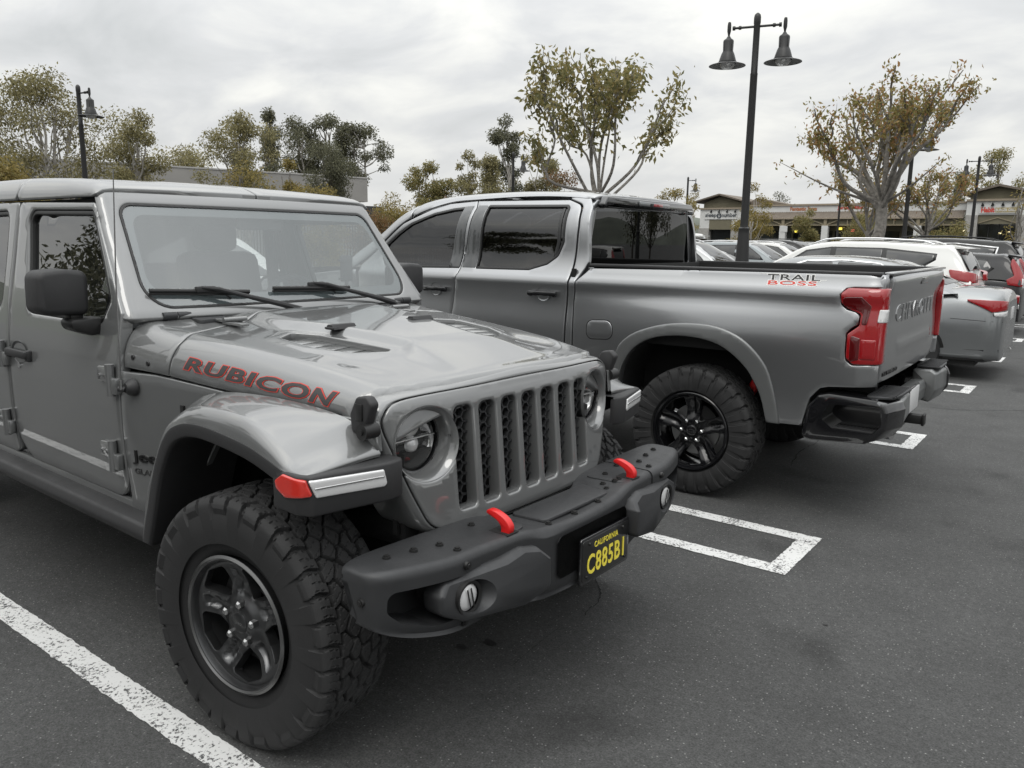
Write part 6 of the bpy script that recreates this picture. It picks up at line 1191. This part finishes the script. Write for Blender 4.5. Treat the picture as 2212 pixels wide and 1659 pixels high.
# burger restaurant
H = thing('restaurant_building', 'gabled burger grill restaurant at the far right end of the storefronts', 'building', (0, 0, 0))
part(H, 'wall', 'stuccow', bx(-9.95, -4.6, 4.70, 6.02, YF-1, YF+6)); part(H, 'wall', 'stucco', bx(-4.6, 12, 0, 5.6, YF, YF+6)); part(H, 'cornice', 'cornice', bx(-10.0, -4.55, 6.0, 6.2, YF-1.2, YF-.9))
b = MB(); b.prism([(-9.7, 6.2), (-4.9, 6.2), (-4.9, 6.95), (-7.3, 7.30), (-9.7, 6.72)], 'y', YF-.9, YF+6); b.build('gable_wall', M['olive'], H, False)
b = MB(); b.prism([(-10.3, 6.58), (-7.35, 7.34), (-4.2, 6.60), (-4.2, 6.78), (-7.35, 7.56), (-10.3, 6.76)], 'y', YF-1.6, YF+7); b.build('gable_roof', M['tile'], H, False)
part(H, 'pillar', 'stone', bx(-9.95, -8.9, 0, 4.7, YF-1.1, YF)); part(H, 'pillar', 'stone', bx(-5.62, -4.6, 0, 4.7, YF-1.1, YF)); part(H, 'entrance_lintel', 'olive', bx(-8.9, -5.62, 3.85, 4.70, YF-.9, YF-.2)); part(H, 'shop_window', 'shop', bx(-8.9, -5.62, 0, 3.85, YF-.1, YF-.05))
for x in (-8.0, -7.1, -6.3): part(H, 'window_post', 'trim', bx(x-.04, x+.04, 0, 3.85, YF-.16, YF-.1))
b = MB(); b.tube([(-8.8, YF-.95, 3.95), (-7.25, YF-.95, 4.45), (-5.7, YF-.95, 3.95)], .06, 4); b.build('truss', M['wood'], H, False)
sb = part(H, 'sign_board', 'stuccow', bx(-8.83, -5.72, 4.84, 5.50, YF-1.12, YF-1.0)); lettering('sign_lettering', 'Habit', sf(-8.68, 4.93, YF-1.15), M['redsign'], sb, 1, 1.12, .50, (0, -1, 0), .0, .02, bold=.045)
b = MB(); b.box((-6.64, YF-1.13, 5.15), (1.72, .02, .44)); gb = b.build('sign_panel', M['gold'], sb, False); lettering('sign_lettering', 'BURGER GRILL', sf(-7.45, 5.02, YF-1.17), M['white'], sb, 1, 1.62, .26, (0, -1, 0), .0, .02, bold=.02)
for k in range(4): x = -8.6+k*.84; b = MB(); b.cyl((x, YF-1.35, 5.80), (x, YF-1.2, 5.58), .05, .15, 10); b.tube([(x, YF-1, 5.85), (x, YF-1.35, 5.85)], .03, 6); b.build('wall_lamp', M['pole'], H)
for x, z in ((-9.9, 3.2), (-7.0, 3.0), (-6.3, 3.1)): b = MB(); b.box((x, YF-1.2 if x < -9 else YF-.2, z), (.2, .05, .12), .02); b.build('window_sign', M['ltw'], H)
# long low building on the left: parapet band over a dark arcade
A, Bp = np.array([-70.0, -2.0]), np.array([-52.6, 48.4]); d = (Bp-A)/np.linalg.norm(Bp-A); ang = math.atan2(d[1], d[0]); Ln = np.linalg.norm(Bp-A)
O = thing('office_building', 'long flat roofed grey building with a plain parapet behind the left trees', 'building', (A[0], A[1], 0), ang)
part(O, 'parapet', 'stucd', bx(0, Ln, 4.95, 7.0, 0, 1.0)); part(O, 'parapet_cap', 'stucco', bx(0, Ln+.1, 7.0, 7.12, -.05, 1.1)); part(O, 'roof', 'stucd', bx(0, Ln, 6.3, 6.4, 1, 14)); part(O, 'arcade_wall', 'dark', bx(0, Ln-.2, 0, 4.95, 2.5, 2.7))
for k in range(9): part(O, 'pier', 'stucd', bx(k*6.3, k*6.3+.8, 0, 4.95, .3, 1.1))
part(O, 'lower_wall', 'stucco', bx(-6, Ln-.4, 0, 3.2, 2.2, 2.4))
for k in range(9): part(O, 'window', 'shop', bx(k*6.3+1.6, k*6.3+5.4, 3.3, 4.7, 2.40, 2.48))
# brown pylon with a box on top
py_ = thing('sign_pylon', 'brown wooden post with a reddish box in front of the left building', 'sign post', (-38.0, 19.6, 0)); b = MB(); b.box((0, 0, 2.45), (.28, .28, 4.9), .02); b.build('post', M['wood'], py_); b = MB(); b.box((-.35, -.5, 4.75), (.6, .9, .35), .02); b.build('box', mat('terracotta', (.20, .09, .05), .8), py_); b = MB(); b.box((-.3, -.4, 4.98), (1.3, 1.3, .08)); b.build('cap', M['stucco'], py_)
# iron fence
def fence(label, x0, y0, x1, y1, h):
    L_ = math.hypot(x1-x0, y1-y0); t = thing('iron_fence', label, 'fence', (x0, y0, 0), math.atan2(y1-y0, x1-x0)); n_ = int(L_/2.4)
    for z in (.25, h-.25): b = MB(); b.box((L_/2, 0, z), (L_, .04, .04)); b.build('rail', M['pole'], t, False)
    b = MB(); b.box((0, 0, h/2), (.025, .025, h)); pk = b.build('picket', M['pole'], t, False); b = MB(); b.box((0, 0, h/2+.06), (.08, .08, h+.12)); ps = b.build('post', M['pole'], t, False)
    for k in range(1, n_+1): o = ps.copy(); COL.objects.link(o); o.parent = t; o.location = (k*2.4, 0, 0)
    for k in range(1, int(L_/.14)): o = pk.copy(); COL.objects.link(o); o.parent = t; o.location = (k*.14, 0, 0)
fence('black iron picket fence in front of the hedge, between the two pickups', -33.5, 7.0, -25.6, 30.0, 2.45)
fence('black iron picket fence continuing behind the crew cab pickup', -25.5, 30.3, -21.5, 42.0, 2.45)
# distant hill
rows = []
for k, a in enumerate(np.linspace(math.radians(10), math.radians(200), 54)):
    R_ = 900; h = 26+12*math.sin(k*.7)+9*math.sin(k*1.9+1)+(16 if k > 38 else 0); rows.append([(R_*math.cos(a), R_*math.sin(a), -2), (R_*1.08*math.cos(a), R_*1.08*math.sin(a), h*.6), (R_*1.2*math.cos(a), R_*1.2*math.sin(a), h), (R_*1.4*math.cos(a), R_*1.4*math.sin(a), -2)])
o = loft('hills', rows, mat('hill', (.10, .11, .09), .95, var=(.02, .3)), None, 2, 3); o['kind'] = 'structure'
rows = []
for k, a in enumerate(np.linspace(math.radians(192), math.radians(330), 26)):
    R_ = 190; h = 15+5*math.sin(k*.8); rows.append([(R_*math.cos(a), R_*math.sin(a), -2), (R_*1.15*math.cos(a), R_*1.15*math.sin(a), h*.6), (R_*1.4*math.cos(a), R_*1.4*math.sin(a), h), (R_*1.8*math.cos(a), R_*1.8*math.sin(a), -2)])
o = loft('hills', rows, bpy.data.materials['hill'], None, 2, 3); o['kind'] = 'structure'
# ================================================================== trees
def leafmat(name, cols):
    m = bpy.data.materials.new(name); m.use_nodes = True; t = m.node_tree; b = t.nodes['Principled BSDF']; g = t.nodes.new('ShaderNodeNewGeometry'); r = t.nodes.new('ShaderNodeValToRGB'); t.links.new(g.outputs['Random Per Island'], r.inputs[0])
    el = r.color_ramp.elements; el[0].color = (*cols[0], 1); el[0].position = 0; el[1].color = (*cols[-1], 1); el[1].position = 1
    for i, c in enumerate(cols[1:-1]): e_ = el.new((i+1)/(len(cols)-1)); e_.color = (*c, 1)
    t.links.new(r.outputs[0], b.inputs['Base Color']); b.inputs['Roughness'].default_value = .55; b.inputs['Specular IOR Level'].default_value = .3
    tl_ = t.nodes.new('ShaderNodeBsdfTranslucent'); t.links.new(r.outputs[0], tl_.inputs[0]); mx = t.nodes.new('ShaderNodeMixShader'); mx.inputs[0].default_value = .5
    o = t.nodes['Material Output']; t.links.new(b.outputs[0], mx.inputs[1]); t.links.new(tl_.outputs[0], mx.inputs[2]); t.links.new(mx.outputs[0], o.inputs[0]); return m
M['lf_a'] = leafmat('leaf_autumn', [(.17, .165, .06), (.24, .22, .08), (.31, .255, .095), (.35, .24, .10), (.38, .19, .09)])
M['lf_b'] = leafmat('leaf_dull_green', [(.14, .14, .06), (.20, .19, .08), (.27, .235, .095), (.33, .26, .11)])
M['lf_e'] = leafmat('leaf_grey_green', [(.14, .13, .07), (.21, .19, .095), (.29, .26, .125), (.36, .32, .17)])
M['lf_d'] = leafmat('leaf_dark_green', [(.09, .095, .065), (.14, .14, .09), (.20, .195, .12)])
M['lf_y'] = leafmat('leaf_yellow', [(.14, .12, .04), (.22, .18, .06), (.30, .24, .08), (.34, .26, .10)])
M['lf_r'] = leafmat('leaf_rust', [(.12, .09, .04), (.20, .13, .06), (.26, .14, .07)])
M['bark'] = mat('bark', (.22, .205, .185), .9, bump=(22, 1., .04), var=(7, .4)); M['barkp'] = mat('pale_bark', (.36, .34, .31), .85, bump=(12, .4, .02), var=(3, .25)); M['barkd'] = mat('dark_bark', (.10, .09, .08), .9, var=(4, .2))
def leaves(name, P, D, size, mt, parent, rng, droop=.5, asp=.42):
    """one folded blade per leaf, in one mesh"""
    n = len(P); s = size*rng.uniform(.65, 1.25, n); d = D+rng.normal(0, .55, (n, 3)); d[:, 2] -= droop; d /= np.linalg.norm(d, axis=1)[:, None]; u = np.cross(d, rng.normal(0, 1, (n, 3))); u /= np.linalg.norm(u, axis=1)[:, None]; w = np.cross(d, u)
    L_ = d*s[:, None]; Wd_ = u*(s*asp*.5)[:, None]; fo = w*(s*.10)[:, None]
    V = np.stack([P, P+L_*.45+Wd_+fo, P+L_, P+L_*.45-Wd_+fo], 1).reshape(-1, 3); F_ = np.arange(4*n).reshape(n, 4)
    me = bpy.data.meshes.new(name); me.vertices.add(len(V)); me.vertices.foreach_set('co', V.ravel()); me.loops.add(4*n); me.loops.foreach_set('vertex_index', F_.ravel().astype(np.int32)); me.polygons.add(n); me.polygons.foreach_set('loop_start', np.arange(0, 4*n, 4, dtype=np.int32)); me.polygons.foreach_set('loop_total', np.full(n, 4, np.int32)); me.update(calc_edges=True); me.materials.append(M[mt]); o = link(name, me, parent); return o
def wiggle(a, b, k, amp, rng): 
    a, b = np.array(a, float), np.array(b, float); L_ = np.linalg.norm(b-a); P = [a+(b-a)*t+rng.normal(0, amp*L_, 3)*math.sin(PI*t) for t in np.linspace(0, 1, k)]; return spl(P, 3)
def pruned_tree(label, x, y, h0, H, R, nl, seed, leaf=.10, lpc=9, tr=.11, mt='lf_a', cat='tree', group=None, lowb=()):
    rng = np.random.default_rng(seed); t = thing('autumn_tree', label, cat, (x, y, 0), 0, group); tips = []; lp = []; ld = []
    b = MB(); tk = wiggle((0, 0, 0), (0, 0, h0), 5, .012, rng); b.tube(tk, np.linspace(tr*1.25, tr, len(tk)), 12); b.build('trunk', M['bark'], t)
    def leafy(P, a0, dens):
        for p in P[int(len(P)*a0):]:
            for _ in range(dens):
                if rng.random() < .27:
                    c = p+rng.normal(0, .035, 3)*H/5; k = rng.integers(4, lpc); lp.extend(c+rng.normal(0, leaf*.75, (k, 3))); ld.extend([rng.normal(0, .5, 3) for _ in range(k)])
    for i in range(nl):
        a = 2*PI*i/nl+rng.uniform(-.3, .3); rad = R*rng.uniform(.35, .9) if i % 3 else R*rng.uniform(.05, .35); zt = H*rng.uniform(.72, .93) if rad > .5*R else H*rng.uniform(.85, .97); z0 = h0*rng.uniform(.86, 1.0)
        e_ = np.array([math.cos(a)*rad, math.sin(a)*rad, zt]); m_ = np.array([math.cos(a)*rad*.50, math.sin(a)*rad*.50, z0+(zt-z0)*rng.uniform(.3, .45)])
        P = spl([(0, 0, z0), m_+rng.normal(0, .03, 3)*H, e_*[.86, .86, 1]-[0, 0, (zt-z0)*.25], e_], 5); r0 = tr*rng.uniform(.36, .56); b = MB(); b.tube(P, np.linspace(r0, r0*.32, len(P)), 8)
        leafy(P, .48, 2)
        for j in range(rng.integers(3, 6)):
            s_ = P[int(len(P)*rng.uniform(.35, .85))]; a2 = a+rng.uniform(-1.3, 1.3); l2 = (H-h0)*rng.uniform(.22, .42); q_ = s_+np.array([math.cos(a2)*l2*.55, math.sin(a2)*l2*.55, l2*rng.uniform(.5, .95)]); P2 = wiggle(s_, q_, 4, .05, rng); b.tube(P2, np.linspace(r0*.45, r0*.22, len(P2)), 6); leafy(P2, .25, 3)
            for m in range(2): q2 = P2[-3]+np.array([rng.normal(0, .12), rng.normal(0, .12), rng.uniform(.02, .28)])*H/5*1.3; P3 = wiggle(P2[-4], q2, 3, .06, rng); b.tube(P3, np.linspace(r0*.14, .004, len(P3)), 4); leafy(P3, .1, 2)
        b.build('limb', M['bark'], t)
    for (dx, dy, dz) in lowb: P = spl([(0, 0, h0*.95), (dx*.5, dy*.5, h0+(dz-h0)*.35), (dx, dy, dz)], 6); b = MB(); b.tube(P, np.linspace(tr*.35, .008, len(P)), 6); b.build('limb', M['bark'], t); leafy(P, .45, 4)
    o = leaves('leaf', np.array(lp), np.array(ld), leaf, mt, t, rng, .7); o['kind'] = 'stuff'; o.name = 'foliage'; return t
def clump_tree(name, label, x, y, z0, H, R, seed, mt, leaf=.16, n=5000, ncl=26, trunks=2, bark='barkp', shape='round', cat='tree', group=None, gap=.5, tr=None):
    n = int(n*1.9) if n > 1200 else n; leaf *= 1.12
    rng = np.random.default_rng(seed); t = thing(name, label, cat, (x, y, 0), 0, group); tr = tr or H*.016; C = []
    for k in range(ncl):
        if shape == 'cone': zz = z0+(H-z0)*rng.uniform(0, 1)**.8; rr = R*(1-(zz-z0)/(H-z0))**.8*rng.uniform(.3, 1); cr_ = R*.30
        elif shape == 'bush': zz = z0+(H-z0)*rng.uniform(0, .85); rr = R*math.sqrt(max(0, 1-((zz-z0)/(H-z0))**2))*rng.uniform(.2, .95); cr_ = R*.36
        else: zz = z0+(H-z0)*rng.uniform(.08, .93); q_ = (zz-z0)/(H-z0); rr = R*math.sin(PI*min(.98, max(.12, q_*.9+.08)))**.6*rng.uniform(.15, 1); cr_ = R*rng.uniform(.18, .36)
        a = rng.uniform(0, 2*PI); C.append((rr*math.cos(a), rr*math.sin(a), zz, cr_))
    top = (rng.normal(0, .1*R), rng.normal(0, .1*R), H-R*.25, R*.28) if shape != 'cone' else (0, 0, H-R*.3, R*.12); C.append(top)
    if z0 > .3 or shape != 'bush':
        for k in range(trunks):
            e_ = C[rng.integers(len(C))]; b = MB(); f = .92; P = wiggle((rng.normal(0, .1), rng.normal(0, .1), 0), (e_[0]*.5 if trunks > 1 else 0, e_[1]*.5 if trunks > 1 else 0, z0+(H-z0)*.75), 6, .03, rng); b.tube(P, np.linspace(tr, tr*.25, len(P)), 8); b.build('trunk', M[bark], t)
            b = MB()
            for c in C[k::trunks]:
                j = int(np.clip(len(P)*(c[2]-H*.15)/(H-z0+1)*.7, len(P)*.3, len(P)-2)); P2 = wiggle(P[j], (c[0], c[1], c[2]), 4, .05, rng); b.tube(P2, np.linspace(tr*.34, tr*.07, len(P2)), 5)
            b.build('branch', M[bark], t)
    w = np.array([c[3]**2 for c in C]); idx = rng.choice(len(C), n, p=w/w.sum()); C = np.array(C); v = rng.normal(0, 1, (n, 3)); v /= np.linalg.norm(v, axis=1)[:, None]; rad = rng.uniform(0, 1, n)**.45
    P = C[idx, :3]+v*(C[idx, 3]*rad)[:, None]*[1, 1, .85]+rng.normal(0, .03*R, (n, 3)); o = leaves('foliage', P, v*.5, leaf, mt, t, rng, .5); o['kind'] = 'stuff'; return t
G1 = 'autumn trees in the lot'; G2 = 'eucalyptus trees behind the lot'; G3 = 'shrubs and small trees before the storefronts'
pruned_tree('hard pruned tree with large drooping olive leaves right behind the crew cab roof', -5.62, 10.62, 2.5, 5.05, 1.5, 11, 5, .125, 8, .07, 'lf_b', group=G1)
pruned_tree('wide vase shaped tree with rusty autumn leaves and pale trunk at the right', -4.75, 28.6, 3.2, 7.1, 3.75, 16, 8, .17, 10, .18, 'lf_a', group=G1, lowb=((-3.4, -1, 4.6), (2.0, -1.0, 4.5)))
pruned_tree('smaller autumn tree left of the wide vase shaped tree', -7.4, 38.5, 2.3, 5.2, 2.0, 9, 21, .16, 8, .13, 'lf_a', group=G1)
pruned_tree('smaller autumn tree right of the wide vase shaped tree', -5.2, 40.0, 2.3, 5.3, 2.2, 9, 22, .16, 8, .13, 'lf_a', group=G1)
E_ = clump_tree
E_('young_tree', 'thin yellowish young tree at the far right edge', -1.5, 42.0, 1.5, 5.3, 1.2, 23, 'lf_y', .13, 420, 10, 2, 'bark', group=G1)
E_('eucalyptus_tree', 'broad open eucalyptus with pale trunks at the far left', -37.9, 15.1, 3.2, 8.9, 2.9, 31, 'lf_e', .15, 6000, 34, 4, group=G2)
E_('eucalyptus_tree', 'eucalyptus cut by the left edge of the picture', -43.6, 12.6, 3.0, 8.8, 3.2, 32, 'lf_e', .16, 5000, 30, 3, group=G2)
E_('eucalyptus_tree', 'slim eucalyptus with one pale trunk between the left lamp post and brown post', -32.4, 16.3, 2.9, 7.1, 1.55, 33, 'lf_e', .12, 4200, 24, 1, group=G2)
E_('eucalyptus_tree', 'low pale green tree behind the left building', -62.5, 36.6, 7.0, 9.0, 3.4, 34, 'lf_e', .22, 1500, 20, 2, group=G2)
E_('eucalyptus_tree', 'tall ragged eucalyptus above the left building left of the conifer', -41.8, 27.6, 3.5, 9.3, 2.6, 35, 'lf_e', .16, 5000, 30, 2, group=G2)
E_('conifer', 'narrow dark conifer between the eucalyptus trees', -59.4, 43.0, 5, 12.9, 1.7, 36, 'lf_d', .22, 2600, 40, 1, 'barkd', 'cone', group=G2)
E_('eucalyptus_tree', 'dark eucalyptus just right of the conifer', -61.6, 47.8, 6.5, 13.2, 2.9, 37, 'lf_d', .22, 3500, 26, 2, group=G2)
E_('eucalyptus_tree', 'dark eucalyptus in the middle of the group above the left building', -59.5, 49.5, 6.5, 13.4, 2.8, 38, 'lf_d', .22, 4000, 26, 2, group=G2)
E_('eucalyptus_tree', 'dark eucalyptus at the right end of the group above the left building', -56.9, 51.2, 6.5, 12.5, 2.7, 39, 'lf_d', .22, 4000, 26, 2, group=G2)
E_('round_tree', 'dense round dark tree in front of the dark eucalyptus group', -46.8, 39.0, 3.5, 9.1, 2.3, 40, 'lf_d', .15, 6500, 30, 1, 'barkd', 'bush', group=G2)
E_('yellow_tree', 'yellow shrubby tree low at the far left edge', -27.6, 8.6, 1.6, 4.1, 1.6, 41, 'lf_y', .12, 3500, 20, 2, 'bark', 'bush', group=G1)
E_('yellow_tree', 'yellow tree above the windshield header', -26.5, 17.7, 2.0, 4.8, 1.3, 42, 'lf_y', .11, 1100, 18, 3, 'bark', group=G1)
E_('yellow_tree', 'small golden tree right of the yellow tree above the windshield header', -23.4, 17.4, 2.0, 4.6, .85, 43, 'lf_y', .10, 1700, 12, 3, 'bark', group=G1)
E_('yellow_bush', 'wide golden bush at the right end of the left building', -23.9, 19.4, .5, 3.85, 1.5, 44, 'lf_y', .10, 4000, 20, 1, 'bark', 'bush', cat='bush', group=G1)
E_('yellow_bush', 'rounded yellow green bush between the two pickups', -29.0, 28.4, .5, 4.2, 1.9, 45, 'lf_y', .12, 4500, 22, 1, 'bark', 'bush', cat='bush', group=G1)
E_('hedge', 'reddish hedge behind the iron fence', -26.6, 25.0, 0, 2.9, 2.0, 46, 'lf_r', .12, 3500, 20, 1, 'bark', 'bush', cat='hedge', group=G1)
E_('eucalyptus_tree', 'olive green tree left of the single lamp post behind the crew cab', -33.3, 35.8, 1.5, 6.6, 1.7, 47, 'lf_b', .15, 4000, 24, 2, group=G2)
E_('eucalyptus_tree', 'loose eucalyptus left of the tallest one behind the crew cab', -31.5, 37.4, 1.5, 7.3, 1.4, 48, 'lf_e', .15, 3200, 22, 2, group=G2)
E_('eucalyptus_tree', 'tallest dark eucalyptus behind the crew cab roof', -34.8, 45.8, 3, 10.8, 1.9, 49, 'lf_d', .18, 5000, 28, 1, group=G2)
E_('eucalyptus_tree', 'grey green tree between tall eucalyptus and pruned tree', -33.9, 48.7, 2, 9.0, 2.0, 50, 'lf_e', .18, 3600, 22, 2, group=G2)
E_('conifer', 'soft green conifer behind the single lamp post', -27.0, 34.1, 1, 6.1, 1.7, 51, 'lf_e', .13, 5000, 40, 1, 'bark', 'cone', group=G2)
E_('autumn_tree', 'rusty low tree under the pruned tree behind the crew cab', -20.8, 32.2, 1, 5.3, 1.9, 52, 'lf_r', .13, 4200, 22, 2, 'bark', group=G1)
E_('autumn_tree', 'low rusty tree at the crew cab windshield end', -24.4, 27.6, .8, 3.7, 1.3, 53, 'lf_r', .12, 2500, 16, 1, 'bark', 'bush', group=G1)
E_('young_tree', 'sparse yellow tree left of the mattress shop', -19.7, 43.2, 1.5, 5.0, 1.5, 54, 'lf_y', .13, 1500, 14, 1, 'bark', group=G3)
E_('young_tree', 'thin yellow leaved tree between lamp post and storefront', -16.65, 48.1, 1.2, 5.5, 1.3, 55, 'lf_y', .13, 1500, 14, 1, 'barkp', group=G3)
E_('young_tree', 'wispy nearly bare tree in front of the mattress shop', -20.6, 47.7, 1.2, 5.5, .9, 56, 'lf_y', .12, 600, 10, 1, 'barkp', group=G3)
E_('bush', 'olive bush in front of the hair salon', -16.8, 60.4, 0, 4.4, 1.25, 57, 'lf_b', .14, 3000, 16, 1, 'bark', 'bush', cat='bush', group=G3)
E_('bush', 'olive bush left of the wide autumn tree trunk', -12.4, 57.3, 0, 4.1, 1.9, 58, 'lf_b', .14, 3500, 18, 1, 'bark', 'bush', cat='bush', group=G3)
E_('bush', 'olive bush right of the wide autumn tree trunk', -8.0, 60.7, 0, 4.4, 1.8, 59, 'lf_b', .14, 3500, 18, 1, 'bark', 'bush', cat='bush', group=G3)
E_('bush', 'yellow green bush at the foot of the mattress shop', -20.0, 56.5, 0, 3.6, 1.6, 60, 'lf_y', .14, 2800, 16, 1, 'bark', 'bush', cat='bush', group=G3)
E_('pine_tree', 'loose green pine rising behind the restaurant gable', -11.7, 123.7, 6, 14.6, 3.3, 61, 'lf_b', .28, 3000, 24, 1, 'barkd', group=G2)
E_('conifer', 'grey cypress pointing up behind the storefronts', -21.5, 161.0, 4, 15.0, 2.6, 62, 'lf_d', .3, 2400, 40, 1, 'barkd', 'cone', group=G2)
E_('eucalyptus_tree', 'distant feathery tree over the hair salon roof', -46.5, 141.3, 5, 11.2, 3.8, 63, 'lf_d', .3, 900, 16, 2, group=G2)
# trees behind the photographer: seen only as reflections
for i, (x, y, H_) in enumerate(((10, -9, 6.5), (3.5, -13, 5.5), (-8.5, -15, 5.8), (11, 28, 6.5), (22, 4, 7), (15.5, 33, 8), (-19, -8.6, 7.5), (-13, -15, 5.6), (-16.5, -17, 6.0), (-11, -9.5, 6.0))):
    E_('reflected_tree', ('dark tree behind the photographer, %s' % ('to the right front', 'straight out from the passenger side', 'far out from the passenger door', 'beyond the aisle', 'across the aisle near the lamp post', 'far across the aisle', 'out past the rear door', 'in the middle of the row out on the passenger side', 'farthest in the row out on the passenger side', 'closest to the dark suv out of frame')[i]), x, y, 1.6, H_, H_*.32, 70+i, 'lf_d', .16, 2500, 22, 1, 'barkd')
